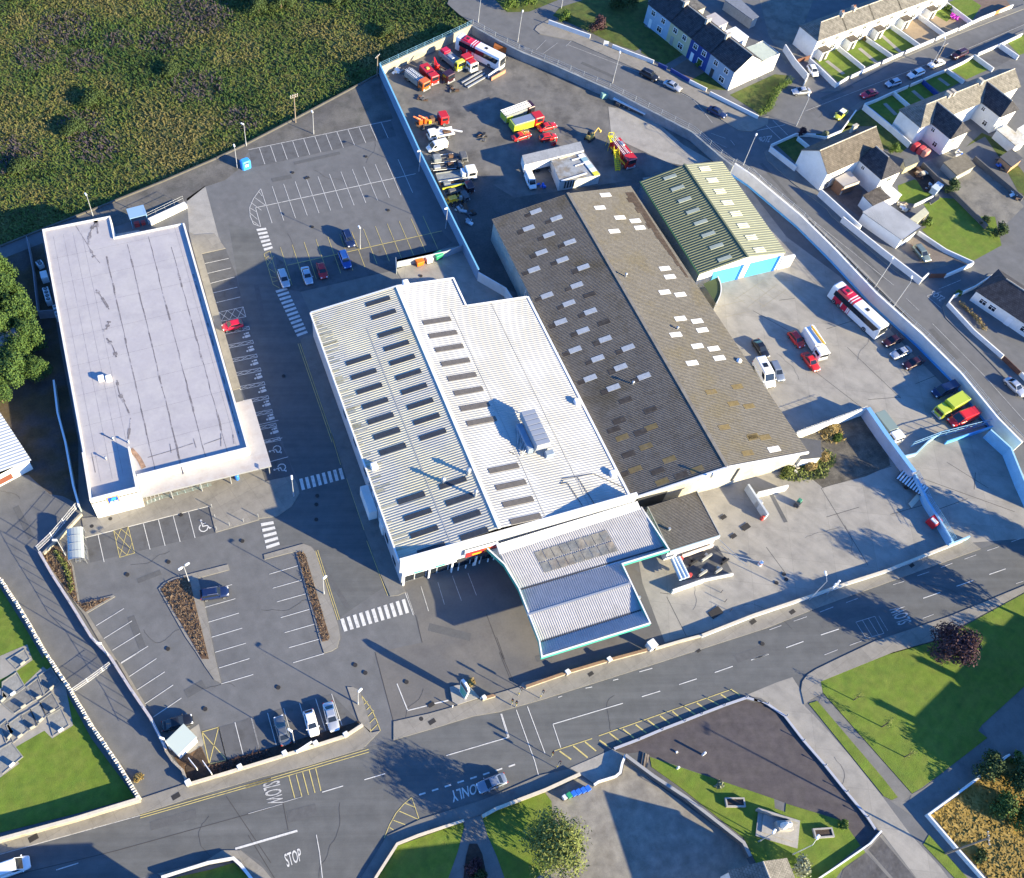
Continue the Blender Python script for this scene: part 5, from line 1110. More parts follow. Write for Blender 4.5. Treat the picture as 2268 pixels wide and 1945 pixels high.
area('garden_lawn', G(53, '470 1100 720 990 960 1010 1250 1280 1480 1480 1560 1727 1050 1727 500 1550 560 1230'), lawn_m, .02)
area('garden_lawn', G(24, '1290 100 1480 0 1850 0 1900 220 1690 335 1530 300 1330 140'), lawn_m, .022)
area('garden_lawn', G(53, '1150 180 1450 20 1700 380 1980 900 2100 1050 2100 800 2072 600 1640 60 1400 -40'), dark_grass, .02)
area('garden_concrete', G(53, '470 430 660 345 860 260 1300 480 1640 700 2072 1130 1800 1400 1500 1440 1000 920 800 740'), yard_conc, .018)
area('garden_soil', G(53, '180 560 460 480 640 720 620 930 480 900 350 700'), soil_dark, .024)
area('driveway', G(24, '1125 235 1270 130 1640 330 1345 412'), mat('brown_drive', (.17, .145, .125), .9, .15, .4, 3), .02)
area('house_yard', G(52, '530 940 690 790 1080 960 1030 1140 1100 1270 1110 1390'), mat('yard_brown', (.12, .095, .085), .9, .2, .5, 3), .02)
area('garden_lawn', G(54, '0 640 320 530 600 755 340 905 190 850 0 740'), dark_grass, .02)
area('garden_paving', G(54, '430 960 640 830 900 1000 690 1130'), brown_pave, .02)
area('garden_lawn', G(54, '715 1110 905 1000 1210 1265 925 1250'), dark_grass, .02)
area('garden_lawn', G(54, '1240 1330 1560 1180 1870 1040 2072 1060 1820 1330 1790 1560 1655 1595'), dark_grass, .02)
area('verge_lawn', G(13, '430 120 480 60 720 -20 1160 -60 1160 40 1130 200 1290 290 1060 390 880 330 720 250'), dark_grass, .026)
area('verge_lawn', G(12, '1850 -40 2500 -200 2420 -20 2150 90 1980 95'), dark_grass, .026)
area('estate_yard', G(55, '-300 -300 300 -300 480 -60 250 -20 160 210 90 480 0 560 -150 300'), yard_conc, .015)
paved('pavement', G(13, '290 230 310 200 400 150 715 300 825 345 1210 490 1615 705 2000 905 2080 890 2072 955 1950 1008 1850 1000 1720 920 1480 745 1100 545 570 312 330 262'))
paved('pavement', G(14, '85 1165 125 1130 330 1290 520 1450 830 1727') + G(24, '690 0 1320 482 1360 440 1340 478 1265 502 1165 478 1000 352 600 0') + G(14, '560 1600 300 1400 110 1230'), pavement_grey)
paved('pavement', G(24, '1850 440 1700 540 1540 600 1500 650 1920 1060 2072 1230 2200 1400 2200 1530 2072 1392 1800 1105 1470 775 1448 690 1475 640 1530 590 1700 510 1800 440'), pavement_grey)
paved('pavement', G(14, '-40 1300 420 1727') + G(24, '420 0 900 470 1290 880 1720 1385 2072 1690 2200 1900 2072 1727 1700 1360 1270 870 880 480 400 0') + G(14, '0 1320'), pavement_m)
paved('pavement', G(55, '440 740 1500 262 2072 40 2072 80 1500 300 980 520 470 790 300 800'), pavement_grey)
paved('pavement', G(55, '600 985 690 895 1080 742 1650 478 2072 290 2072 260 1640 450 1060 715 640 890 560 950'), pavement_grey)

# ------------------------------------------------------------------ walls and fences
brick_red = mat('brown_coping', (.27, .17, .10), .9, .15, 1, 6); cream = mat('cream_coping', (.55, .50, .40), .85, .08, .8, 5)
tan_wall = mat('tan_concrete_wall', (.36, .33, .26), .9, .12, .4, 4, stain=((.18, .16, .12), .4, .6))
pale_wall = mat('pale_blue_wall', (.46, .50, .54), .85, .07, .4, 4, stain=((.28, .31, .34), .3, .6))
band_wall = mat('weathered_wall', (.25, .27, .28), .9, .12, .3, 3, stain=((.13, .15, .15), .25, .7))
sheet_blue = mat('blue_sheet_wall', (.20, .29, .40), .6, .08, .4, 4)
def wall(name, label, rc, s, h, th=.22, m=None, coping=None, z0=0.0, cat='wall', group=None, parent=None, pz=None):
    pts = G(rc, s, h if pz is None else pz) if isinstance(s, str) else s
    c = pts[0]; mb = MB(); mb.wall(pts, z0, h, th)
    if coping is None: o = mb.build(name, [m or white_wall])
    else:
        t = thing(name, label, cat, (c.x, c.y, 0), 0, group); inv = Matrix.Translation((-c.x, -c.y, 0))
        mb.build('wall_panel', [m or white_wall], t, inv); mb = MB(); mb.wall(pts, h, h + .09, th + .12); mb.build('coping', [coping], t, inv); return t
    return tag(o, label, cat, group)
def fence(name, label, pts, z0, h, step, m, rails=(.15, .55, .95), r=.025, pr=.04, bars=0.0, cat='fence', group=None):
    c = pts[0]; t = thing(name, label, cat, (c.x, c.y, 0), 0, group); inv = Matrix.Translation((-c.x, -c.y, 0))
    mb = MB()
    for k in rails: mb.path([Vector((p.x, p.y, z0 + h * k)) for p in pts], r, 4)
    if bars:
        for p, a in along(pts, bars): mb.tube((p.x, p.y, z0 + .05), (p.x, p.y, z0 + h), .016, n=3, cap=False)
    mb.build('railing', [m], t, inv)
    proto = None
    for p, a in along(pts, step)[:90]:
        if proto is None:
            mb = MB(); mb.tube((0, 0, 0), (0, 0, h + .06), pr, n=5); proto = mb.build('post', [m], t); proto.location = (p.x - c.x, p.y - c.y, z0)
        else:
            q = proto.copy(); col.objects.link(q); q.parent = t; q.location = (p.x - c.x, p.y - c.y, z0)
    return t
rail_blue = flat('railing_blue', (.16, .36, .55), .5); rail_grey = flat('railing_grey', (.35, .39, .43), .5)
wall('field_wall', 'low dark boundary wall along the edge of the wild field', 1, W_FIELD[1:], .35, .3, mat('field_wall_dark', (.10, .095, .085), .95, .15), z0=-.5)
# wall between car park and compound, rear compound wall, road walls
yw = G(12, '1005 487 1310 1152 1590 1727', 2.9); yw[-1] = G1(22, 1590, 62, 2.9); yw += G(22, '1672 225 1762 405', 2.9)
wall('compound_wall', 'tall blue sheet wall dividing the car park from the compound', 1, yw, 2.9, .2, sheet_blue, flat('blue_coping', (.16, .42, .66), .5))
wall('screen_wall', 'white angled screen wall behind the retail building', 22, '1762 425 1970 545 2022 625', 2.4, .2, white_wall)
rw = G(12, '1012 512 1200 425 1560 260 1712 188', 2.4)
wall('compound_wall', 'tan concrete wall at the field end of the compound', 1, rw, 2.4, .25, tan_wall)
fence('railing', 'blue railing on top of the tan compound wall', [p + Vector((-.1, .1, 0)) for p in rw], 2.4, 1.1, 2.6, rail_blue)
sw = [rw[-1]] + G(13, '0 300 200 400 450 500 880 690 1170 840 1500 1010 1720 1200 1810 1268', 2.2)
wall('road_wall', 'long weathered grey wall between the compound and the road', 1, sw, 2.2, .5, band_wall)
fence('railing', 'grey railing along the road on top of the long weathered wall', [p + Vector((.35, .35, 0)) for p in sw], 2.2, 1.2, 3.4, rail_grey)
ww = G(13, '1822 1252', 3.0) + G(14, '0 1345', 3.0) + G(24, '375 0 640 262 950 592 1300 905 1600 1205 1880 1545 2060 1727', 3.0)
wwt = wall('white_yard_wall', 'tall white yard wall with blue base along the right-hand road', 1, ww, 3.0, .3, mat('bright_white_wall', (.62, .62, .61), .85, .05, .4, 4, stain=((.42, .42, .41), .3, .5)), white_wall)
mb = MB(); mb.wall([p + Vector((-.12, -.1, 0)) for p in ww[:-1]], 0, .45, .2); mb.build('painted_base', [blue_paint], wwt, Matrix.Translation((-ww[0].x, -ww[0].y, 0)))
fence('railing', 'thin grey railing above the tall white yard wall', [p + Vector((.3, .25, 0)) for p in ww], 3.0, 1.0, 3.2, rail_grey)
ww2 = G(34, '1820 -30 1975 110 2072 350', 2.6) + G(34, '2150 520', 2.6)
wall('gate_wall', 'pale blue wall beside the yard entrance at the right edge', 1, ww2, 2.6, .3, mat('pale_blue_paint', (.30, .52, .68), .7, .08))
iw = G(24, '335 1655 870 1462', 2.3)
wall('inner_wall', 'white inner yard wall with short fence posts beside the warehouse', 1, iw, 2.3, .3, white_wall)
fence('post_row', 'short leaning posts on the white inner yard wall', [p + V2(0, .1) for p in iw], 2.3, .5, 1.3, steel, rails=(.9,))
iw2 = G(24, '880 1462', 2.5) + G(34, '1015 0 1235 295', 2.5)
wall('partition_wall', 'thick pale lilac wall dividing the two concrete yards', 1, iw2, 2.5, .7, mat('lilac_wall', (.42, .44, .52), .85, .06, .4, 4, stain=((.3, .32, .38), .3, .5)), flat('blue_trim', (.16, .36, .62), .5))
iw3 = G(34, '1240 310 1340 520 1430 660 1530 830', 1.6)
wall('partition_wall', 'lower light blue wall running down to the entrance gate', 1, iw3, 1.6, .4, mat('light_blue_wall', (.27, .47, .64), .7, .08), None)
fence('mesh_fence', 'light blue mesh fence on the lower blue wall', [p + V2(.25, .1) for p in iw3], 1.6, 1.0, 1.6, rail_blue, bars=.3)
fw = G(33, '1572 1545', .9) + G(34, '0 1392 390 1262 720 1145 1020 1050 1380 905 1500 858 1612 812', .9)
wall('front_wall', 'low cream-topped wall along the main road pavement', 1, fw, .9, .3, pale_wall, cream)
wall('gate_wing', 'light blue wing wall at the road end of the entrance', 1, G(34, '1500 850 1660 785', 1.3), 1.3, .25, MATS['light_blue_wall'])
gt = fence('sliding_gate', 'light blue framed sliding gate across the yard entrance', G(24, '1235 1727 1440 1650 1880 1540', 1.7), .2, 1.7, 1.9, rail_blue, rails=(.05, .5, 1.0), r=.06, pr=.08, cat='gate')
wall('gate_beam', 'blue boarded gate leaf leaning by the red van', 1, G(24, '1480 1720 1840 1600', .9), 1.0, .2, blue_paint)
wall('gate_beam', 'pale blue gate frame joined to the partition wall', 1, G(34, '1150 175 1250 150 1340 60 1440 -10', 1.0), 1.0, .22, MATS['light_blue_wall'])
# forecourt and car-park road walls
bw = G(43, '0 335 150 285 250 248', .8); wall('forecourt_wall', 'short brown-topped forecourt wall at the crossing', 1, G(42, '1790 355 1890 325', .8), .8, .3, tan_wall, brick_red)
wall('forecourt_wall', 'long brown-topped forecourt wall under the canopy front', 1, G(43, '225 262 540 152 850 60', .8) + G(33, '1150 1655', .8), .8, .3, tan_wall, brick_red)
wall('forecourt_wall', 'cream forecourt wall beyond the white pillar', 1, G(33, '1215 1645 1400 1590 1570 1545', .7), .7, .25, tan_wall, cream)
for i, (rc, x, y, l, s) in enumerate(((33, 1180, 1625, 'big white square pillar at the end of the forecourt wall', 1.2), (43, 540, 155, 'cream pier in the brown-topped wall near the crossing', .6), (43, 858, 58, 'cream pier in the brown-topped wall near the canopy', .6), (42, 1800, 350, 'small pier at the totem end of the forecourt wall', .5), (41, 1440, 1000, 'cream corner pier by the lane mouth', .7), (41, 1835, 880, 'cream pier nearest the lane in the car-park wall', .6), (42, 278, 775, 'cream pier below the grey car', .6), (42, 515, 700, 'cream pier below the white car', .6), (42, 745, 632, 'cream pier at the bend of the car-park wall', .6))):
    c = G1(rc, x, y, .6); t = thing('wall_pier', l, 'pier', (c.x, c.y, 0), R(14), 'piers in the roadside walls')
    h = 1.5 if s > 1 else 1.05; mb = MB(); mb.cbox((0, 0, 0), (s, s, h), .03); mb.build('shaft', [white_wall if s > 1 else tan_wall], t); mb = MB(); mb.cbox((0, 0, h), (s + .14, s + .14, .14), .06); mb.build('cap', [white_wall], t)
cpw = G(41, '1440 1010', .7) + G(42, '0 872 275 788 510 713 742 640 875 553', .7)
wall('carpark_wall', 'cream-topped low wall below the parked cars by the road', 1, cpw, .75, .3, tan_wall, cream)
lw = G(31, '300 905 400 1080 560 1330 700 1560 830 1727', .9)[:-1] + G(41, '840 30 1000 280 1150 500 1270 740', .9)
wall('lane_wall', 'long low stone-topped wall between the lane and the car park', 1, lw, .9, .3, tan_wall, mat('lilac_coping', (.40, .37, .39), .9, .1, 1, 5))
fence('mesh_fence', 'tall thin mesh fence standing on the long lane wall', lw, .9, 1.9, 2.7, rail_grey, rails=(.02, .98), r=.03, pr=.045, bars=.0)
wall('lane_wall', 'broken low wall end by the lane mouth and sign cabinet', 41, '1265 745 1320 830 1395 900 1430 1000', .8, .35, mat('rubble_wall', (.30, .27, .23), .95, .3, 2, 6))
fence('mesh_fence', 'white mesh fence at the corner behind the trolley shelter', G(31, '290 890 410 775 590 560', 1.0), .6, 1.7, 3.0, white_metal, bars=.22)
wall('fence_plinth', 'stone plinth below the white corner mesh fence', 31, '330 915 470 770 620 610', .7, .35, tan_wall)
wall('side_wall', 'pale teal boundary wall along the shaded side of the supermarket', 1, G(21, '410 1250 440 1500 500 1727', 1.8) + G(31, '560 400 605 560', 1.8), 1.8, .2, mat('teal_grey_wall', (.30, .36, .36), .8, .08), white_metal)
fence('lane_gate', 'white barred lane gate with a solid middle panel', G(41, '545 290 690 190 838 80', 1.2), .1, 1.5, 2.6, white_metal, rails=(.04, .5, 1.0), bars=.16, cat='gate')
# rubble wall of the graveyard, stones set on edge along the top
stone_m = mat('rubble_stone', (.42, .39, .33), .95, .3, 2.0, 7, stain=((.2, .19, .16), 1, .7))
rw_ = G(31, '-60 1060 20 1140 150 1335 400 1727', 1.0)[:-1] + G(41, '345 0 530 275 700 560 900 850 1065 1118', 1.0)
t = thing('graveyard_wall', 'rubble graveyard wall with upright stones along the lane', 'wall', (rw_[0].x, rw_[0].y, 0)); inv = Matrix.Translation((-rw_[0].x, -rw_[0].y, 0))
mb = MB(); mb.wall(rw_, 0, 1.35, .5); mb.build('wall_panel', [stone_m], t, inv)
mb = MB(); random.seed(11)
for p, a in along(rw_, .42):
    mb.cbox((p.x + random.uniform(-.05, .05), p.y + random.uniform(-.05, .05), 1.31), (random.uniform(.16, .26), random.uniform(.38, .6), random.uniform(.18, .42)), .06, a + random.uniform(-.2, .2))
o = mb.build('coping_stones', [mat('white_stone', (.62, .58, .50), .9, .25, 2, 7)], t, inv); o['kind'] = 'stuff'
wall('graveyard_wall', 'straight cream-topped graveyard wall along the main road', 1, G(41, '-60 1448 0 1428 560 1275 1065 1120', 1.5), 1.5, .35, tan_wall, cream)
wall('corner_wall', 'white-topped wall round the small lawn at the side street', 1, G(41, '1235 1722 1590 1610 1785 1575 1840 1625 1900 1700 2010 1850', .7), .7, .3, tan_wall, white_wall)
wall('lawn_wall', 'low cream wall along the shaded pavement of the lower lawn', 1, G(42, '850 1950 980 1715 1140 1465 1300 1400 1650 1285', .6), .6, .25, tan_wall, cream)
wall('lawn_wall', 'low mossy wall from the path to the driveway of the lower lawn', 1, G(42, '1790 1255', .7) + G(43, '0 1195 380 1050 640 930', .7), .7, .35, mat('mossy_wall', (.30, .28, .18), .95, .2, 1, 6), cream)
wall('drive_wall', 'white-capped curved wall at the driveway mouth', 1, G(43, '745 1015 780 990 910 950 945 920 960 850 985 785', .8), .8, .22, tan_wall, white_metal)
wall('yard_wall', 'long dark wall between the gravel yard and the monument lawn', 1, G(43, '985 785 1200 945 1450 1110 1890 1455 1940 1560', 1.2), 1.2, .35, mat('dark_wall', (.13, .125, .12), .95, .12), flat('grey_coping', (.28, .28, .28), .8))
wall('garden_wall', 'bright white wall round the dry grass plot at lower right', 1, G(44, '1965 780 1620 1040 1345 1240 1560 1490 1800 1760', 1.0), 1.0, .25, white_wall, None)
wall('garden_wall', 'short white wall stub beside the shaded path at the right', 1, G(44, '2020 795 2150 870', 1.0), 1.0, .22, white_wall, None)
# estate garden walls
gw_grp = 'white garden walls of the estate'
for l, rc, s, h in (('white garden wall below the purple bush with blue shading', 13, '400 152 720 265', 1.2), ('short white wall pier in front of the pale blue house', 13, '822 312 860 320', 1.2), ('white garden wall in front of the yellow house', 13, '888 340 1040 400 1205 462', 1.0), ('short white wall in front of the royal blue house path', 13, '1240 480 1305 510', 1.0), ('royal blue garden wall in front of the royal blue house', 13, '1335 522 1478 605', 1.0), ('white garden wall in front of the grey blue house', 13, '1480 610 1610 675', 1.0), ('long white wall round the corner lawn of the painted terrace', 13, '1635 700 2005 885', 1.0),
                    ('white garden wall of the hipped end house along its side', 55, '215 505 335 615 450 728', 1.3), ('white front wall from the junction to the first gate', 55, '450 728 550 662', 1.0), ('white front wall of the second terrace garden', 55, '575 655 825 540', 1.0), ('white front wall of the third terrace garden', 55, '850 528 1030 448', 1.0), ('white front wall before the sandy paved garden', 55, '1050 440 1295 335', 1.0), ('white front wall before the magenta play shelter', 55, '1315 325 1400 285 1500 242', 1.0), ('white front wall at the top right corner with orange panel', 55, '1515 240 1700 150 1850 90 1980 40', 1.0),
                    ('white dividing wall between first and second terrace gardens', 55, '465 400 690 582', 1.1), ('cream dividing wall between second and third terrace gardens', 55, '702 318 932 478', 1.1), ('white dividing wall beside the bare sandy garden', 55, '925 212 1170 385', 1.1), ('white dividing wall on the far side of the sandy garden', 55, '1165 125 1390 290', 1.1), ('white dividing wall behind the magenta play shelter', 55, '1400 15 1622 182', 1.1),
                    ('tall shaded blue-white side wall of the hipped house garden', 55, '690 905 945 1110 1090 1240', 1.5), ('white-topped shaded wall along the road by the red car', 55, '690 900 800 858 940 795 1070 742', .9), ('bright white-topped wall along the road by the white cars', 55, '1095 728 1190 688', .9), ('shaded low wall with gate gaps by the black car', 55, '1200 685 1300 640 1410 598 1545 535 1650 475', .9), ('shaded low wall at the far right of the estate road', 55, '1680 460 1880 375 2060 290', .9),
                    ('shaded dividing wall nearest the red car', 55, '945 795 1085 915', 1.0), ('royal blue shaded dividing wall', 55, '1200 695 1330 812', 1.0), ('pale dividing wall between the shaded lawns', 55, '1412 600 1555 702', 1.0), ('pale blue dividing wall beside the dark drive', 55, '1650 475 1812 592', 1.1), ('thick pale dividing wall at the right edge', 55, '1875 378 2030 485', 1.2), ('grey kerb wall of the grass triangle by the yellow car', 55, '615 955 560 1030 490 1130 350 1190 190 1165', .6),
                    ('tall white garden wall under the corner house gable', 14, '135 1120 335 1275', 1.4), ('shaded garden wall crossing the corner house front lawn', 14, '345 1045 430 1115', 1.0), ('thin white wall edging the corner house lawn by the junction', 14, '140 1105 330 1020 480 1025', .8), ('long white wall between the street and the corner house yard', 14, '520 1445 830 1727', 2.0), ('white drive wall beside the parked grey green car', 24, '1270 110 1480 250 1690 345', 1.0), ('white wall corner at the drive gate by the junction', 24, '1345 430 1300 470', 1.3), ('white wall by the brown drive gate', 24, '1480 440 1690 350', 1.1), ('pale garden wall with rounded corner in front of the bungalow', 24, '1840 440 1700 530 1540 600 1500 655 1700 870 1920 1060', 1.1), ('pale wall beyond the brown gate of the bungalow', 24, '2060 1190 2150 1290', 1.1),
                    ('tall pale wall with a dark opening by the alley', 55, '0 385 90 520 195 640', 1.8), ('white end wall of the alley by the parked van', 55, '205 640 170 710', 1.4), ('boundary wall between the concrete yard and the back lawn', 53, '470 430 800 750 1000 930 1500 1430', 1.2), ('dark back garden wall beyond the concrete yard', 53, '1300 330 1640 620 2072 980', 1.2), ('low timber-topped wall between the two back lawns', 53, '330 1100 480 1030 630 960', .8)):
    pts = G(rc, s, h); blue = 'royal blue' in l
    wall('garden_wall', l, 1, pts, h, .25, paint[2] if blue else (MATS['dark_wall'] if 'dark back' in l or 'boundary wall between the concrete' in l else white_wall), None, group=gw_grp)
wall('street_wall', 'long white street wall joining the garage and the drive', 24, '690 0 1000 250 1300 478', 1.6, .25, white_wall)
for l, rc, s in (('brown boarded drive gate beside the grey green car', 24, '1362 438 1480 435'), ('brown boarded gate beside the bungalow drive', 24, '1925 1065 2050 1185'), ('orange boarded panel in the far corner garden wall', 55, '1835 95 1950 45'), ('brown side gate beside the hipped terrace end', 55, '105 515 215 480')):
    wall('drive_gate', l, rc, s, 1.2, .1, mat('gate_' + l[:6].strip(), (.42, .19, .06) if 'orange' in l else (.13, .06, .04), .8, .15), None, cat='gate')
# plaza edge: dark kerb wall with steel hoops
pe = G(43, '895 742 1080 672 1260 595 1430 530 1560 478 1735 410 1905 352 1990 375') + G(44, '0 368 105 400 235 490 380 680 545 870 705 1070 865 1262 930 1360')
wall('plaza_kerb', 'low dark kerb wall curving round the red tarmac plaza', 1, pe, .3, .25, MATS['dark_wall'], flat('lilac_kerb', (.34, .36, .42), .7))
hoop = None
for i, (rc, x, y) in enumerate(((43, 1085, 670), (43, 1262, 597), (43, 1435, 532), (43, 1562, 478), (43, 1735, 412), (43, 1905, 352), (44, 105, 400), (44, 248, 493), (44, 378, 680), (44, 543, 870), (44, 708, 1070), (44, 865, 1262))):
    p = G1(rc, x, y)
    if hoop is None:
        mb = MB(); mb.tube((0, 0, 0), (0, 0, 1.0), .07, n=8); mb.lathe((0, 0, 1.0), [(.11, 0), (.11, .06), (.02, .12)], 8)
        hoop = tag(mb.build('bollard', [flat('bollard_grey', (.20, .22, .26), .4)]), 'slim dark steel bollard on the plaza kerb', 'bollard', 'bollards round the plaza'); b = hoop
    else: b = hoop.copy(); col.objects.link(b)
    b.location = p
# ------------------------------------------------------------------ lamps, poles, signals
lamp_pole = flat('lamp_pole', (.50, .52, .55), .4, .3); lamp_head = flat('lamp_head', (.82, .83, .84), .35)
def make_lamp(h, arm, heads, nm):
    t = thing(nm, 'x', 'lamp', (0, 0, 0)); mb = MB(); mb.tube((0, 0, 0), (0, 0, 1.1), .11, n=8); mb.tube((0, 0, 1.1), (0, 0, h), .075, .05, n=7); mb.build('pole', [lamp_pole], t)
    for s in ((1,) if heads == 1 else (1, -1)):
        mb = MB(); mb.path([Vector((0, 0, h - .05)), Vector((s * arm * .6, 0, h + .12)), Vector((s * arm, 0, h + .15))], .035, 5); mb.build('arm', [lamp_pole], t)
        mb = MB(); mb.cbox((s * (arm + .3), 0, h + .08), (.8, .34, .17), .08); mb.build('lamp_head', [lamp_head], t)
    return t
protoA, protoB, protoC = make_lamp(5.6, .1, 1, 'car_park_lamp'), make_lamp(5.8, .3, 2, 'car_park_lamp'), make_lamp(7.2, 1.0, 1, 'street_lamp')
LST = [(11, 712, 1655, 110, 'A', 'lamp post behind the supermarket back corner'), (11, 1884, 1116, 130, 'A', 'lamp post at the field wall right of the blue bank'), (11, 1815, 1285, 90, 'A', 'lamp post with shield head directly beside the blue bank'), (12, 500, 1026, 95, 'A', 'lamp post at the middle of the top parking row'), (12, 1305, 1312, 190, 'A', 'lamp post by the end of the double row line at the blue wall'), (22, 1508, 90, 190, 'A', 'lamp post by the blue wall near the yellow bays'), (22, 855, 246, 100, 'A', 'lamp post among the yellow bays beside the dark car'), (32, 347, 482, 80, 'A', 'lamp post on the rounded pavement by the upper zebra'), (31, 1447, 1138, 20, 'B', 'double-headed lamp post on the brown planted island'), (31, 505, 938, 160, 'A', 'lamp post in the planted strip beside the trolley shelter'), (31, 838, 1712, 150, 'A', 'lamp post on the lane wall beside the angled bays'), (32, 579, 1228, 30, 'A', 'lamp post on the long island with double yellow lines'), (42, 839, 398, 30, 'A', 'lamp post at the car-park exit by the yellow hatching'), (42, 352, 692, 130, 'A', 'lamp post between the grey and white parked cars'), (41, 1305, 748, 140, 'A', 'lamp post behind the sign cabinet by the black car'),
       (12, 1757, 172, 60, 'C', 'street lamp at the outer corner of the compound'), (13, 160, 322, 60, 'C', 'street lamp on the road by the compound bus'), (13, 885, 636, 60, 'C', 'street lamp on the wall opposite the black car'), (13, 1885, 1262, 45, 'C', 'street lamp at the start of the white yard wall'), (24, 930, 540, 45, 'C', 'street lamp beside the white yard wall near the coach'), (24, 1072, 690, 50, 'C', 'thin street lamp opposite the junction by the bungalow'), (34, 428, 1272, 70, 'C', 'street lamp with sign cluster on the main road front wall'), (14, 330, 962, 60, 'C', 'street lamp by the grass triangle at the junction'), (14, 1352, 520, 60, 'C', 'street lamp beside the white cars on the estate road'), (13, 493, 64, 60, 'C', 'street lamp by the lawn at the top road'), (44, 303, 1546, 30, 'C', 'street lamp on the monument lawn behind the pale shrub'), (44, 40, 1448, 30, 'A', 'small lamp post on the monument lawn by the stone platform')]
used = set()
for rc, x, y, rz, k, l in LST:
    pr = {'A': protoA, 'B': protoB, 'C': protoC}[k]; p = G1(rc, x, y)
    g = 'street lamps' if k == 'C' else 'car park lamp posts'
    if k not in used: used.add(k); pr.location = p; pr.rotation_euler = (0, 0, R(rz)); pr['label'] = l; pr['group'] = g
    else: copy_tree(pr, p, R(rz), l, g)
wood = mat('weathered_pole', (.22, .18, .14), .9, .2, 1, 6)
def util_pole(rc, x, y, h, lab, rz, arms=1):
    p = G1(rc, x, y); t = thing('utility_pole', lab, 'pole', p, rz, 'wooden utility poles'); mb = MB(); mb.tube((0, 0, 0), (0, 0, h), .15, .1, n=8); mb.build('pole', [wood], t)
    for k in range(arms):
        mb = MB(); mb.box((0, 0, h - .3 - k * .5), (1.8, .12, .12)); c = mb.build('crossarm', [wood], t)
        mb = MB(); [mb.tube((q, 0, h - .24 - k * .5), (q, 0, h - .02 - k * .5), .05, n=5) for q in (-.8, -.3, .3, .8)]; mb.build('insulators', [white_metal], c)
    return t
util_pole(12, 362, 938, 7.5, 'wooden pole with crossarms at the field wall', R(10), 2); util_pole(12, 985, 582, 5.5, 'slim wooden pole at the field corner of the blue wall', R(40), 1)
util_pole(44, 1470, 1540, 11.5, 'tall leaning-looking wooden pole by the dry grass wall', R(60), 1); util_pole(55, 1285, 575, 6.0, 'wooden pole standing among the parked white cars', R(20), 1)
sig_m = flat('signal_black', (.02, .02, .022), .5)
for i, (rc, x, y, rz, l) in enumerate(((43, 110, 405, 200, 'traffic signal on the upper pavement nearest the totem'), (43, 165, 330, 30, 'traffic signal with tall pole by the forecourt wall gap'), (43, 330, 350, 30, 'traffic signal on the kerb right of the upper crossing end'), (43, 455, 885, 30, 'traffic signal at the lower right crossing end'), (43, 415, 800, 200, 'traffic signal beside the yellow hatched bay start'), (42, 2040, 420, 200, 'traffic signal at the left end of the upper crossing'))):
    t = thing('traffic_signal', l, 'traffic light', G1(rc, x, y, KZ if i < 3 else 0), R(rz), 'traffic signals at the crossing'); mb = MB(); mb.tube((0, 0, 0), (0, 0, 3.2), .06, n=6); mb.build('pole', [steel], t)
    mb = MB(); mb.cbox((.16, 0, 2.3), (.2, .34, .95), .04); hd = mb.build('signal_head', [sig_m], t)
    for k, c in enumerate(((.5, .03, .02), (.5, .25, .02), (.02, .35, .12))): mb = MB(); mb.lathe((.27, 0, 3.08 - k * .3), [(.1, 0), (.1, .03)], 8, axis=(1, 0, 0)); mb.build('lens', [flat('lens%d%d' % (i, k), c, .3)], hd)
    mb = MB(); mb.box((-.05, 0, 1.1), (.12, .2, .28)); mb.build('push_button', [flat('button_yellow%d' % i, (.6, .45, .05), .5)], t)
# sign with cluster of white flood lights by the main road lamp
p = G1(34, 470, 1175, 0); t = thing('flood_lights', 'cluster of white flood lights beside the main road front wall', 'light', G1(34, 560, 1235), R(20)); mb = MB(); mb.tube((0, 0, 0), (0, 0, 4.2), .07, n=6); mb.build('pole', [steel], t)
for k in range(4): mb = MB(); mb.cbox((-.9 + k * .45, .1 * (k % 2), 4.1 + .25 * (k % 2)), (.36, .3, .4), .05); mb.build('lamp_head', [white_metal], t)
# totem
p = G1(42, 1640, 330); t = thing('totem_sign', 'green and white blade totem on a pale plinth by the exit', 'sign', p, R(14))
mb = MB(); pl = G(42, '1540 270 1600 255 1690 265 1770 350 1600 405 1560 380'); mb.prism(pl, 0, .35); mb.build('plinth', [concrete_pale], t, t.matrix_world.inverted() if False else (Matrix.Translation(p) @ Matrix.Rotation(R(14), 4, 'Z')).inverted())
mb = MB(); prof = [(-.7, .35), (.7, .35), (1.05, 4.6), (.9, 5.2), (.2, 5.5), (-.6, 5.3), (-.95, 4.5)]
pf = [Vector((0.16, a, b)) for a, b in prof]; pb = [Vector((-.16, a, b)) for a, b in prof]
mb.face(pf); mb.face(pb[::-1]); [mb.face([pf[i], pb[i], pb[(i + 1) % 7], pf[(i + 1) % 7]]) for i in range(7)]; mb.build('blade', [white_metal], t)
for s in (1, -1):
    mb = MB(); q = [Vector((s * .18, a, b)) for a, b in ((-.58, .6), (.58, .6), (.85, 3.2), (-.80, 3.2))]; mb.face(q if s > 0 else q[::-1]); mb.build('green_panel', [teal], t)
    mb = MB(); q = [Vector((s * .18, a, b)) for a, b in ((-.82, 3.5), (.88, 3.5), (.9, 4.6), (-.8, 4.6))]; mb.face(q if s > 0 else q[::-1]); mb.build('price_panel', [dark_metal], t)
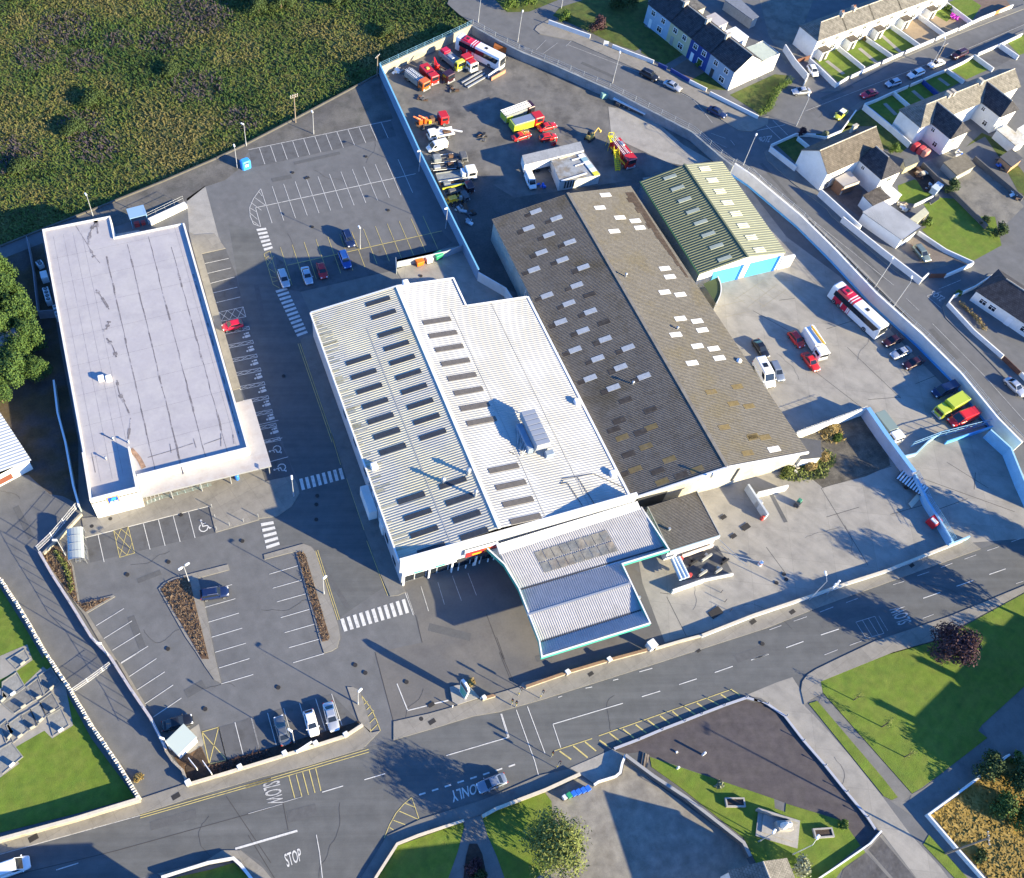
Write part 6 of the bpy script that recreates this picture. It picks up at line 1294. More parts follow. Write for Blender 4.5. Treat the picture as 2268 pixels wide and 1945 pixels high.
for k, (rc, x, y, l) in enumerate(((42, 1560, 420, 'white bollard at the left corner of the totem plinth'), (42, 1775, 360, 'white bollard at the right corner of the totem plinth'), (33, 1175, 1640, 'short white post on the big white pillar'))):
    mb = MB(); mb.tube((0, 0, 0), (0, 0, .9), .09, n=8); mb.lathe((0, 0, .9), [(.09, 0), (.06, .08)], 8); o = tag(mb.build('bollard', [white_metal]), l, 'bollard'); o.location = G1(rc, x, y)
eb = None
for i, (x, y) in enumerate(((1552, 1062), (1603, 1045), (1660, 1028), (1718, 1010), (1765, 993), (1830, 980), (1875, 965))):
    if eb is None: mb = MB(); mb.tube((0, 0, 0), (0, 0, .95), .13, n=8); mb.lathe((0, 0, .95), [(.13, 0), (.08, .08)], 8); eb = o = tag(mb.build('bollard', [white_metal]), 'white bollard in the row before the retail shopfront', 'bollard', 'white bollards before the retail shopfront')
    else: o = eb.copy(); col.objects.link(o)
    o.location = G1(32, x, y)
# pole signs whose shadows cross the concrete
# trolley shelter beside the front bays
p = (G1(31, 510, 795, 0) + G1(31, 690, 980, 0)) / 2
t = thing('trolley_shelter', 'curved clear trolley shelter beside the front parking bays', 'shelter', p, R(-6))
gl2 = flat('clear_panel', (.32, .36, .37), .2, 0, .6)
mb = MB(); n = 8; L_, W_ = 5.6, 2.6
for k in range(n):
    a0, a1 = math.pi * k / n, math.pi * (k + 1) / n
    f = lambda a, y: Vector((math.cos(a) * W_ / 2, y, 1.9 + math.sin(a) * .55))
    mb.face([f(a0, -L_ / 2), f(a0, L_ / 2), f(a1, L_ / 2), f(a1, -L_ / 2)], 0, True)
mb.build('roof', [gl2], t)
mb = MB()
for y in (-2.8, -1.4, 0, 1.4, 2.8):
    for x in (-1.3, 1.3): mb.tube((x, y, 0), (x, y, 1.9), .035, n=5)
    mb.path([Vector((math.cos(math.pi * k / 8) * 1.3, y, 1.92 + math.sin(math.pi * k / 8) * .57)) for k in range(9)], .03, 4)
mb.build('frame', [steel], t)
def trolley_row(rc, x, y, rz, n, lab, grp=None):
    t = thing('trolley_row', lab, 'trolleys', G1(rc, x, y), rz, grp)
    for k in range(n):
        mb = MB(); y0 = k * .28
        for a in (-.28, .28): mb.tube((a, y0, .15), (a, y0 + .8, .15), .02, n=3); mb.tube((a, y0, .15), (a, y0 - .05, 1.0), .02, n=3)
        for z_, w_ in ((.5, .22), (.95, .28)):
            mb.path([Vector((-w_, y0, z_)), Vector((w_, y0, z_)), Vector((w_ * .8, y0 + .8, z_ - .02)), Vector((-w_ * .8, y0 + .8, z_ - .02)), Vector((-w_, y0, z_))], .02, 3)
        mb.tube((-.3, y0 - .1, 1.0), (.3, y0 - .1, 1.0), .025, n=4); mb.build('trolley', [steel], t)
for i in range(3): trolley_row(31, 600 + i * 32, 990 - i * 9, R(-6), 6, ['row of nested trolleys at the lane side of the shelter', 'middle row of nested trolleys in the shelter', 'row of nested trolleys at the bay side of the shelter'][i], 'trolley rows in the shelter')
for i in range(6): trolley_row(31, 1310 + i * 42, 455 - i * 10, R(0), 7, ['first', 'second', 'third', 'fourth', 'fifth', 'last'][i] + ' trolley row from the white wing under the entrance canopy', 'trolley rows under the entrance canopy')
t = fence('trolley_rail', 'low teal rail round the trolley park at the supermarket entrance', G(31, '1130 545 1240 500 1300 490 1620 402'), .1, 1.0, 1.3, flat('rail_teal', (.25, .36, .38), .4))
# two bike stands, ticket machine and entrance bits
mb = MB()
for i in range(4):
    c = G1(31, 1130 + i * 30, 520 - i * 8); mb.path([c + V2(0, -.4), c + Vector((0, -.4, .8)), c + Vector((0, .4, .8)), c + V2(0, .4)], .03, 4)
tag(mb.build('bike_stand', [white_metal]), 'set of white hoop bike stands beside the supermarket wing', 'bike stand')
def bin_(rc, x, y, h, r, m, lab, nm='litter_bin'):
    c = G1(rc, x, y); t = thing(nm, lab, 'bin', c); mb = MB(); mb.lathe((0, 0, 0), [(r * .85, 0), (r, .1), (r, h)], 12); mb.build('body', [m], t); mb = MB(); mb.lathe((0, 0, h), [(r * 1.1, 0), (r * 1.1, .1), (r * .5, .18)], 12); mb.build('lid', [m], t)
bin_(31, 1815, 350, 1.3, .38, flat('bin_blue', (.03, .19, .62), .4), 'bright blue round bin on the supermarket pavement')
# post row in front of the disabled bay
for i, (x, y) in enumerate(((1620, 565), (1645, 645), (1655, 735), (1755, 705), (1862, 675), (1975, 640))):
    mb = MB(); mb.tube((0, 0, 0), (0, 0, 1.0), .06, n=6); mb.lathe((0, 0, 1.0), [(.08, 0), (.05, .06)], 6)
    o = tag(mb.build('bollard', [steel]), 'slim steel bollard round the pavement by the wheelchair bay', 'bollard', 'steel bollards by the wheelchair bay'); o.location = G1(31, x, y, KZ)
# big bins behind the retail building
def skip_bin(rc, x, y, sz, m, lid, lab, rz, grp=None, nm='waste_bin'):
    c = G1(rc, x, y); t = thing(nm, lab, 'bin', c, rz, grp); L_, W_, h = sz; mb = MB()
    b0 = [(-L_ / 2 * .85, -W_ / 2 * .8), (L_ / 2 * .85, -W_ / 2 * .8), (L_ / 2 * .85, W_ / 2 * .8), (-L_ / 2 * .85, W_ / 2 * .8)]; t0 = [(-L_ / 2, -W_ / 2), (L_ / 2, -W_ / 2), (L_ / 2, W_ / 2), (-L_ / 2, W_ / 2)]
    lo = [Vector((a, b, .18)) for a, b in b0]; hi = [Vector((a, b, h)) for a, b in t0]
    for i in range(4): mb.face([lo[i], lo[(i + 1) % 4], hi[(i + 1) % 4], hi[i]])
    mb.face(lo[::-1]); mb.face(hi); mb.build('body', [m], t)
    mb = MB(); mb.cbox((0, 0, h), (L_ + .1, W_ + .1, .16), .06); mb.build('lid', [lid], t)
    for a in (-1, 1):
        for b in (-1, 1): mb = MB(); mb.lathe((a * L_ * .36, b * W_ * .33, .1), [(.1, -.05), (.1, .05)], 8, axis=(0, 1, 0)); mb.build('wheel', [rubber], t)
    return t
org, wht, grn, blu = flat('bin_orange', (.85, .18, .01), .5), flat('bin_white', (.6, .62, .66), .5), flat('bin_green', (.02, .26, .13), .5), flat('bin_royal', (.02, .13, .58), .45)
skip_bin(22, 1310, 370, (1.5, 1.1, 1.2), org, org, 'orange wheeled waste bin behind the retail building', R(5)); skip_bin(22, 1382, 350, (1.3, 1.1, 1.2), wht, wht, 'pale grey wheeled waste bin between orange and green ones', R(5)); skip_bin(22, 1452, 320, (1.6, 1.2, 1.3), grn, flat('lid_green', (.03, .42, .2), .5), 'green wheeled waste bin behind the retail building', R(12))
for i in range(4): skip_bin(43, 580 + i * 36, 1092 - i * 13, (.62, .72, 1.0), blu, blu, ['blue wheelie bin next to the green one', 'second blue wheelie bin from the green one', 'third blue wheelie bin from the green one', 'blue wheelie bin nearest the driveway'][i], R(15), 'wheelie bins by the driveway wall', 'wheelie_bin')
skip_bin(43, 545, 1105, (.62, .72, 1.0), grn, grn, 'green wheelie bin beside the four blue ones', R(15), 'wheelie bins by the driveway wall', 'wheelie_bin'); skip_bin(43, 512, 1118, (.55, .6, .9), wht, wht, 'small white bin at the end of the wheelie bins', R(15), 'wheelie bins by the driveway wall', 'wheelie_bin')
wall('bin_fence', 'pale fence line behind the orange and green bins', 22, '1140 345 1300 310 1520 262 1640 215', 1.7, .08, rail_grey)
wall('bin_fence', 'short fence return at the left of the bin yard', 22, '1128 310 1135 390', 1.9, .1, rail_grey)
# textile bank by the upper car park
c = G1(11, 1880, 1280); t = thing('textile_bank', 'bright blue recycling bank with white label in the upper car park', 'recycling bank', c, R(12)); mb = MB(); mb.cbox((0, 0, 0), (2.0, 1.6, 2.0), .25); mb.build('body', [flat('bank_blue', (.05, .33, .85), .4)], t)
mb = MB(); mb.box((0, -.82, 1.1), (.7, .04, .6)); mb.build('label', [white_metal], t); mb = MB(); mb.box((0, -.83, 1.65), (1.0, .06, .25)); mb.build('chute', [dark_metal], t)
# blue cage by the loading dock
c = G1(11, 1065, 1700); t = thing('loading_cage', 'blue canopied cage with red crates behind the supermarket', 'cage', c, R(4)); mb = MB()
for x in (-1.6, 1.6):
    for y in (-1.3, 1.3): mb.box((x, y, 1.4), (.12, .12, 2.8))
mb.build('frame', [rail_blue], t); mb = MB(); mb.box((0, 0, 2.85), (3.5, 2.9, .14)); mb.build('roof', [flat('cage_roof', (.22, .36, .55), .5)], t)
mb = MB(); mb.box((-.6, -.9, .5), (1.0, .7, 1.0)); mb.box((.7, -.8, .35), (.8, .8, .7)); mb.build('crates', [flat('crate_red', (.4, .05, .05), .6)], t)
# sign cabinet by the lane mouth, A-board and banner frames
c = G1(41, 1400, 700); t = thing('sign_cabinet', 'pale green flat-topped cabinet by the lane mouth planting', 'cabinet', c, R(30)); mb = MB(); mb.cbox((0, 0, 0), (3.4, 2.7, 2.2), .05); mb.build('body', [white_wall], t); mb = MB(); mb.cbox((0, 0, 2.2), (3.6, 2.9, .12), .04); mb.build('roof', [flat('pale_green_top', (.46, .52, .47), .6)], t)
area('cabinet_base', G(41, '1425 612 1520 548 1560 700 1490 790 1330 730'), concrete, .02); area('planting_bed', G(41, '1330 800 1460 770 1540 720 1600 860 1440 960'), soil, raised=.05, kerb=soil)
for l, rc, x, y, w_, h_, rz in (('thin white notice board beside the sign cabinet', 41, 1485, 870, 1.9, 1.6, 115), ('angled white roadside board at the end of the soil bed', 41, 1595, 900, 2.2, 1.7, 112), ('leaning white banner frame in the soil bed below the grey car', 42, 430, 740, 2.6, 1.3, 16)):
    t = thing('notice_board', l, 'sign', G1(rc, x, y), R(rz)); mb = MB(); mb.box((0, 0, .4 + h_ / 2), (w_, .1, h_)); mb.build('panel', [white_metal], t)
    for s in (-1, 1): mb = MB(); mb.tube((s * w_ * .4, .06, 0), (s * w_ * .4, .06, h_ + .3), .05, n=5); mb.build('post', [steel], t)
# graveyard
area('grave_path', G(41, '-120 480 100 330 330 110 500 250 560 560 400 660 340 600 60 760 150 850 0 960 -200 900'), concrete, .075)
area('grave_path', G(41, '0 30 210 -60 250 60 120 150 0 210'), concrete, .077)
gst, gst2 = mat('grave_stone', (.23, .23, .215), .9, .15, 1, 6), mat('grave_gravel', (.16, .16, .155), .95, .2, 1, 8)
GR = [('190 -20 60 60 130 130 230 50', 1, 'grave slab with white vase at the top of the graveyard'), ('20 230 130 155 190 260 20 385', 2, 'pale grave with white urn near the left edge'), ('20 395 200 265 260 370 110 470', 0, 'dark gravel grave in the middle row'), ('210 262 290 200 340 330 265 370', 0, 'narrow dark grave next to the wall shadow'), ('300 180 390 120 460 230 345 325', 0, 'shaded grave beside the rubble wall'), ('0 560 50 520 110 610 50 690', 0, 'left edge grave of the lower row'), ('50 560 160 480 215 600 105 690', 1, 'tan gravel grave of the lower row'), ('165 480 235 440 290 560 220 600', 0, 'dark narrow grave of the lower row'), ('235 435 310 390 355 490 285 555', 1, 'grey grave with small vase in the lower row'), ('305 380 400 310 460 420 355 485', 0, 'wide dark grave with tall headstone shadow'), ('365 490 470 430 530 560 410 640', 2, 'corner grave with pale headstone above the lawn'), ('0 740 90 690 175 800 20 930 -60 860', 2, 'large grey grave with broken white kerb at lower left'), ('-40 320 10 280 60 340 0 400', 1, 'small grave at the left edge')]
for s, k, l in GR:
    q = ccw(G(41, s)); c = sum(q, Vector()) / len(q); t = thing('grave', l, 'grave', (c.x, c.y, 0), 0, 'graves behind the rubble wall'); inv = Matrix.Translation((-c.x, -c.y, 0))
    mb = MB(); mb.wall([p for p in q], 0, .2, .14, closed=True); mb.build('kerb', [gst], t, inv); mb = MB(); mb.face([(p.x, p.y, .13) for p in q]); mb.build('surround', [gst if k else gst2], t, inv)
    a, b = sorted(q, key=lambda p: -p.y + p.x * -.6)[:2] if False else (q[0], q[1]); mid = (a + b) / 2; rz = math.atan2((b - a).y, (b - a).x)
    e = max(range(4), key=lambda i: (q[i] + q[(i + 1) % len(q)]).x - (q[i] + q[(i + 1) % len(q)]).y); a, b = q[e], q[(e + 1) % len(q)]; mid = (a + b) / 2; rz = math.atan2((b - a).y, (b - a).x)
    mb = MB(); mb.cbox((mid.x, mid.y, 0), (.8, .18, .85), .06, rz); mb.build('headstone', [white_wall if k == 2 else gst], t, inv)
# monument
c = G1(44, 195, 1345); t = thing('monument', 'square stone monument platform with pale carved figure group', 'monument', (c.x, c.y, 0)); inv = Matrix.Translation((-c.x, -c.y, 0)); mst = mat('monument_stone', (.31, .30, .28), .9, .1, .8, 5)
q = G(44, '40 1190 355 1290 335 1502 15 1405'); mb = MB(); mb.prism(q, 0, .25); mb.build('platform', [mst], t, inv); mb = MB(); mb.prism(inset(q, .7), .25, .45); mb.build('step', [mst], t, inv)
cc = G1(44, 215, 1340); mb = MB(); mb.cbox((cc.x, cc.y, .45), (2.2, 1.4, 1.1), .1, R(-15)); mb.build('plinth', [mst], t, inv)
mb = MB(); mb.lathe((cc.x - .3, cc.y, 1.55), [(.5, 0), (.42, .6), (.3, 1.1), (.34, 1.4), (.14, 1.55), (.2, 1.75), (.12, 1.95)], 9); mb.lathe((cc.x + .5, cc.y - .1, 1.55), [(.38, 0), (.3, .5), (.25, .8), (.1, .95), (.15, 1.1), (.08, 1.25)], 9); mb.build('figures', [white_wall], t, inv)
mb = MB(); mb.wall(G(44, '30 1200 345 1300', .9), .25, 1.3, .3); mb.build('back_wall', [mst], t, inv)
for rc, x, y, rz, l in ((43, 1818, 1152, -18, 'stone trough with dark centre left of the monument'), (44, 530, 1385, -14, 'stone trough with dark centre right of the monument')):
    t = thing('stone_trough', l, 'trough', G1(rc, x, y), R(rz)); mb = MB(); mb.wall([V2(-1.3, -.55), V2(1.3, -.55), V2(1.3, .55), V2(-1.3, .55)], 0, .55, .22, closed=True); mb.build('rim', [mst], t); mb = MB(); mb.box((0, 0, .4), (2.4, .9, .05)); mb.build('fill', [soil_dark], t)
for rc, x, y, l, hh in ((43, 1575, 785, 'small white sign post in the plaza', 1.4), (43, 1375, 765, 'white low marker on the plaza tarmac', .3), (43, 1380, 890, 'white and brown box post at the lawn edge', 1.0)):
    mb = MB(); mb.cbox((0, 0, 0), (.34, .28, hh), .06); tag(mb.build('marker_post', [white_metal]), l, 'post').location = G1(rc, x, y)
wall('curved_rail_wall', 'long curved white rail crossing from the lane to the lawn', 44, '985 1365 900 1460 800 1530 640 1640 490 1740', .6, .2, white_metal)
t = thing('picnic_planks', 'stack of brown planks at the lawn corner by the plaza', 'planks', G1(43, 1150, 840), R(55)); 
for k in range(3): mb = MB(); mb.box((0, k * .35, .15 + .1 * (k == 1)), (2.2, .25, .12)); mb.build('plank', [wood], t)
# wash bays and odds and ends in the concrete yards
t = thing('wash_bay', 'white walled vehicle wash bay with pale blue brush gantry', 'wash bay', (84, 43, 0)); inv = Matrix.Translation((-84, -43, 0))
def wq(s, z=0.0): return G(33, s, z)
mb = MB(); mb.wall(wq('1345 1205 1590 1120', .9), 0, 1.2, .3); mb.wall(wq('1590 1120 1810 1075', .5), 0, .6, .25); mb.build('wall_panel', [white_wall], t, inv)
mb = MB(); mb.wall(wq('1420 935 1660 850', 1.1), .2, 1.2, .25); mb.build('back_wall', [mat('pinkish_white', (.60, .52, .48), .8, .08)], t, inv)
mb = MB(); mb.face([(p.x, p.y, .05) for p in ccw(wq('1380 960 1690 860 1800 1060 1420 1130'))]); mb.build('floor', [asphalt_dark], t, inv)
mb = MB()
for s in ('1470 960 1700 890', '1430 1000 1650 940', '1450 1060 1610 1010', '1500 1100 1640 1050'): mb.strip(wq(s), .5, .1)
mb.build('channel', [dark_metal], t, inv)
mb = MB()
for a, b in (((1340, 960), (1410, 1120)), ((1360, 950), (1440, 1110)), ((1390, 945), (1465, 1100))): p, q = G1(33, *a, 1.6), G1(33, *b, 1.6); mb.tube(p, q, .32, n=8)
mb.build('brush', [flat('brush_blue', (.42, .52, .66), .7)], t, inv)
mb = MB()
for x, y in ((1412, 960), (1480, 1085)): p = G1(33, x, y, 1.4); mb.lathe(p, [(.3, -.3), (.3, .4)], 8)
mb.build('end_cap', [flat('cap_red', (.5, .06, .05), .5)], t, inv)
mb = MB(); mb.path([Vector((p.x, p.y, .9)) for p in wq('1690 830 1830 960 1990 1000')], .06, 4); mb.path([Vector((p.x, p.y, .9)) for p in wq('1700 880 1900 1030')], .05, 4); mb.build('pipes', [steel], t, inv)
for x, y, L_ in ((1500, 1000, 1.6), (1600, 960, 2.2), (1690, 1060, 1.4), (1570, 1080, 1.8), (1740, 990, 1.5)):
    c = G1(33, x, y); mb = MB(); mb.box((c.x, c.y, .45), (L_, .3, .7), R(16)); mb.box((c.x + .2, c.y + .5, .3), (.5, .5, .6), R(30)); mb.build('equipment', [(rubber, grey_wall, white_metal)[int(x) % 3]], t, inv)
t = thing('jet_wash', 'white T-shaped jet wash wall with grey machine and red cap', 'wash bay', (98, 55, 0)); inv = Matrix.Translation((-98, -55, 0))
mb = MB(); mb.wall(G(33, '1925 390 2030 550', 1.8) + G(34, '115 620', 1.8), 0, 1.9, .35); mb.build('wall_panel', [pale_wall], t, inv); mb = MB(); mb.wall(G(34, '40 455 270 400', 1.6), 0, 1.7, .3); mb.build('cross_wall', [white_wall], t, inv)
c = G1(33, 1985, 545, 0); mb = MB(); mb.cbox((c.x, c.y - .3, 0), (.9, .8, 1.6), .08); mb.build('machine', [steel], t, inv); c = G1(34, 70, 650, .4); mb = MB(); mb.lathe((c.x, c.y, 0), [(.3, 0), (.3, 1.0), (.1, 1.1)], 8); mb.build('red_cap', [MATS['cap_red']], t, inv)
mb = MB(); mb.strip(G(34, '140 470 250 680'), .7, .03); struct(mb, 'drain_channel', asphalt_dark)
t = thing('slatted_trailer', 'white slatted flat trailer parked against the blue wall', 'trailer', G1(34, 1200, 400), R(-63)); mb = MB(); mb.box((0, 0, .75), (5.2, 2.3, .12)); mb.build('bed', [dark_metal], t)
for k in range(10): mb = MB(); mb.box((-2.3 + k * .51, 0, .9), (.28, 2.3, .1)); mb.build('slat', [white_metal], t)
for s in (-1, 1): mb = MB(); mb.lathe((-.3, s * 1.15, .35), [(.35, -.12), (.35, .12)], 10, axis=(0, 1, 0)); mb.build('wheel', [rubber], t)
mb = MB(); mb.box((3.2, 0, .6), (1.4, .14, .14)); mb.build('drawbar', [steel], t)
t = thing('broken_panel', 'tan broken panel leaning at the trailer end', 'panel', G1(34, 1230, 520), R(25)); mb = MB(); mb.box((0, 0, .4), (3.2, .9, .1), M=Matrix.Rotation(R(25), 3, 'X')); mb.build('panel', [cream], t)
t = thing('red_tank', 'red boxy tank with white top beside the blue wall', 'tank', G1(34, 1368, 690), R(15)); mb = MB(); mb.cbox((0, 0, .15), (1.9, 1.7, 1.3), .12); mb.build('body', [flat('tank_red', (.60, .02, .03), .4)], t); mb = MB(); mb.cbox((-.5, 0, 1.45), (.6, 1.2, .2), .05); mb.build('lid', [white_metal], t)
t = thing('scrubber', 'dark machine with green hood on the open concrete', 'machine', G1(34, 335, 550), R(30)); mb = MB(); mb.cbox((0, 0, .15), (1.3, .9, .9), .12); mb.build('body', [dark_metal], t); mb = MB(); mb.cbox((.3, .1, 1.05), (.7, .7, .4), .1); mb.build('hood', [flat('hood_green', (.05, .22, .14), .5)], t)
t = thing('fuel_tank', 'white and red standing tank on the concrete beside the poles shadow', 'tank', G1(33, 2010, 1005)); mb = MB(); mb.lathe((0, 0, 0), [(.35, 0), (.35, 1.0), (.1, 1.15)], 10); mb.build('body', [white_metal], t); mb = MB(); mb.lathe((0, 0, .6), [(.36, 0), (.36, .25)], 10); mb.build('band', [MATS['cap_red']], t)
for i, s in enumerate(('1645 1235 1745 1290', '1675 1310 1785 1362', '1620 1165 1715 1218')):
    p = G(33, s)[1]; mb = MB(); mb.tube((0, 0, 0), (0, 0, 1.1), .05, n=6); tag(mb.build('marker_pole', [dark_metal]), 'short thin pole on the concrete below the wash bay', 'pole', 'thin poles below the wash bay').location = p
# ------------------------------------------------------------------ vehicles
def paint_m(name, c, rough=.3, metal=0.0): return flat('paint_' + name, c, rough, metal, .5, .6)
PROTO = paint_m('proto', (.5, .5, .5)); chrome = flat('chrome', (.6, .6, .62), .25, .8); lens_w = flat('lens_clear', (.75, .77, .8), .15); lens_r = flat('lens_red', (.35, .01, .01), .25); trim_m = flat('black_trim', (.02, .02, .022), .6)
PM = {k: paint_m(k, c, .3, mt) for k, c, mt in (('navy', (.012, .025, .085), .2), ('silver', (.50, .52, .55), .5), ('ice', (.42, .48, .56), .4), ('red', (.42, .012, .018), 0), ('crimson', (.52, .012, .04), 0), ('blue', (.015, .07, .30), .1), ('black', (.012, .013, .017), .1), ('grey', (.15, .165, .18), .4), ('white', (.74, .75, .76), 0), ('maroon', (.045, .010, .014), .1), ('bright_red', (.62, .02, .015), 0), ('lime', (.42, .50, .04), 0), ('yellow', (.62, .60, .05), 0), ('sage', (.20, .25, .22), .4), ('steelblue', (.22, .26, .32), .4), ('orange', (.60, .13, .02), 0), ('fire_red', (.48, .015, .012), 0))}
def loft(mb, st, zb, m=0):
    """st = (x, half width, top z, bottom z); smooth body shell"""
    rings = []
    for x, w_, zt, b in st:
        zm = b + (zt - b) * .62
        h = [(w_ * .80, b), (w_ * .98, b + .1), (w_, zm), (w_ * .95, zt - .07), (w_ * .80, zt), (w_ * .35, zt + .025)]
        rings.append([Vector((x, -y, z)) for y, z in h] + [Vector((x, y, z)) for y, z in reversed(h)])
    n = 12; P_ = [p for r in rings for p in r]; f = []
    for k in range(len(rings) - 1):
        for i in range(n): f.append((k * n + i, k * n + (i + 1) % n, k * n + n + (i + 1) % n, k * n + n + i))
    i0 = len(mb.f); mb.idx(P_, f, m, True); mb.face(rings[0], m); mb.face(rings[-1][::-1], m)
def wheels(t, xs, hw, r, wd=.2, rim=steel):
    for x in xs:
        for s in (-1, 1):
            mb = MB(); mb.lathe((x, s * (hw - wd / 2 + .03), r), [(r * .8, -wd / 2), (r, -wd / 2 + .03), (r, wd / 2 - .03), (r * .8, wd / 2)], 14, axis=(0, s, 0)); wh = mb.build('wheel', [rubber], t)
            mb = MB(); mb.lathe((x, s * (hw - wd / 2 + .03), r), [(r * .6, -.02), (r * .6, wd / 2 + .012), (r * .2, wd / 2 - .01)], 10, axis=(0, s, 0), smooth=False); mb.build('rim', [rim], wh)
def panel(t, name, pts, m, out=.015):
    p = [Vector(q) for q in pts]; n = (p[1] - p[0]).cross(p[-1] - p[0]).normalized() * out; mb = MB(); mb.face([q + n for q in p]); mb.face([q - n * .5 for q in reversed(p)])
    for i in range(len(p)): j = (i + 1) % len(p); mb.face([p[i] - n * .5, p[j] - n * .5, p[j] + n, p[i] + n])
    return mb.build(name, [m], t)
def make_car(name, L, W, H, kind):
    """x forward; greenhouse stations per body type"""
    t = thing(name, 'x', 'car', (0, 0, 0)); w_ = W / 2; a = L / 2
    bonnet = .93 if kind != 'suv' else 1.08; belt = .93 if kind != 'suv' else 1.10
    gx = {'saloon': (.22, .05, -.20, -.37), 'hatch': (.25, .07, -.33, -.475), 'estate': (.24, .06, -.40, -.485), 'suv': (.23, .09, -.41, -.485), 'van': (.34, .18, -.485, -.495)}[kind]
    fw, fr, rr, rw_2 = [g * L for g in gx]
    boot = belt if kind != 'saloon' else belt - .01
    st = [(-a, w_ * .80, belt - .30, .38), (-a + .06, w_ * .90, belt - .12, .30), (-a + .35, w_ * .97, boot, .24), (-a * .4, w_, belt + .01, .2), (fw * .6, w_, belt + .01, .2), (fw + .1, w_ * .98, bonnet, .2), (a - .45, w_ * .94, bonnet - .10, .24), (a - .12, w_ * .84, bonnet - .22, .28), (a, w_ * .70, bonnet - .34, .36)]
    mb = MB(); loft(mb, st, .2)
    zb, zr, wb_, wr = belt - .02, H, w_ * .90, w_ * .70
    if kind == 'van': wr = w_ * .80
    B_ = [(fw, -wb_ * .94, zb), (fw, wb_ * .94, zb), (rw_2, wb_ * .96, zb), (rw_2, -wb_ * .96, zb)]; T_ = [(fr, -wr, zr - .05), (fr, wr, zr - .05), (rr, wr, zr - .06), (rr, -wr, zr - .06)]; U_ = [(fr - .18, -wr * .85, zr), (fr - .18, wr * .85, zr), (rr + .15, wr * .85, zr), (rr + .15, -wr * .85, zr)]
    for lo, hi in ((B_, T_), (T_, U_)):
        mb.idx(lo + hi, [(i, (i + 1) % 4, 4 + (i + 1) % 4, 4 + i) for i in range(4)])
    mb.face(U_); mb.build('body', [PROTO], t)
    L3 = lambda p, q, u: Vector(p).lerp(Vector(q), u)
    def pane(nm, b0, b1, t1, t0, iu, iv, m=glass):
        c0, c1 = L3(b0, b1, iu), L3(b0, b1, 1 - iu); d0, d1 = L3(t0, t1, iu), L3(t0, t1, 1 - iu)
        return panel(t, nm, [L3(c0, d0, iv), L3(c1, d1, iv), L3(c1, d1, 1 - iv * .7), L3(c0, d0, 1 - iv * .7)], m)
    pane('windscreen', B_[0], B_[1], T_[1], T_[0], .05, .10)
    if kind != 'van': pane('rear_window', B_[2], B_[3], T_[3], T_[2], .08, .14)
    if kind == 'van':
        for s, (b0, b1, t1, t0) in ((1, (B_[1], B_[2], T_[2], T_[1])), (-1, (B_[3], B_[0], T_[0], T_[3]))):
            f0, f1 = (.04, .26) if s > 0 else (.74, .96)
            panel(t, 'side_window', [L3(L3(b0, b1, f0), L3(t0, t1, f0), .12), L3(L3(b0, b1, f1), L3(t0, t1, f1), .12), L3(L3(b0, b1, f1), L3(t0, t1, f1), .8), L3(L3(b0, b1, f0), L3(t0, t1, f0), .8)], glass)
    else:
        pane('side_window', B_[1], B_[2], T_[2], T_[1], .07, .14); pane('side_window', B_[3], B_[0], T_[0], T_[3], .07, .14)
    if kind == 'suv':
        for s in (-1, 1): mb = MB(); mb.box((-.2, s * wr * .92, zr + .03), (L * .38, .05, .06)); mb.build('roof_rail', [chrome], t)
    wheels(t, (a - L * .185, -a + L * .19), w_, .33 if kind != 'suv' else .37)
    for s in (-1, 1):
        mb = MB(); mb.cbox((a - .20, s * w_ * .62, bonnet - .34), (.34, .34, .15), .06); mb.build('headlight', [lens_w], t)
        mb = MB(); mb.cbox((-a + .10, s * w_ * .74, belt - .28), (.20, .26, .18), .05); mb.build('tail_light', [lens_r], t)
        mb = MB(); mb.cbox((fw - .12, s * (w_ + .06), belt), (.16, .2, .13), .04); mb.build('mirror', [PROTO], t)
    mb = MB(); mb.box((a - .06, 0, .46), (.2, W * .5, .14)); mb.build('grille', [trim_m], t)
    mb = MB(); mb.box((-a + .02, 0, .62), (.05, .5, .11)); mb.build('number_plate', [lens_w], t)
    return t
CARS = {'saloon': ('parked_car', 4.5, 1.76, 1.42), 'hatch': ('parked_car', 4.0, 1.72, 1.46), 'estate': ('parked_car', 4.6, 1.78, 1.47), 'suv': ('parked_car', 4.5, 1.84, 1.68), 'van': ('parked_van', 4.7, 1.84, 1.92)}
CP = {}
def place_vec(rc, s, zc):
    a, b = G(rc, s, zc); return (a + b) / 2, (b - a)
def car(kind, colr, rc, s, label, cat='car', group='parked cars', lx=None):
    """s = rear x y, front x y as read at about bonnet height"""
    c, d = place_vec(rc, s, .75); rz = math.atan2(d.y, d.x); nm, L, W, H = CARS[kind]
    if kind not in CP: CP[kind] = make_car(nm, L, W, H, kind); CP[kind]['used'] = 0
    pr = CP[kind]; c.z = 0; sc_ = (lx or 1.0,) * 3
    if not pr['used']:
        pr['used'] = 1; pr['mark'] = colr; pr.location = c; pr.rotation_euler = (0, 0, rz); pr['label'] = label; pr['group'] = group; pr['category'] = cat; FIRST.append((pr, PM[colr])); pr.scale = sc_; return pr
    o = copy_tree(pr, c, rz, label, group, {PROTO: PM[colr]}, sc_); o['category'] = cat
    return o
FIRST = []
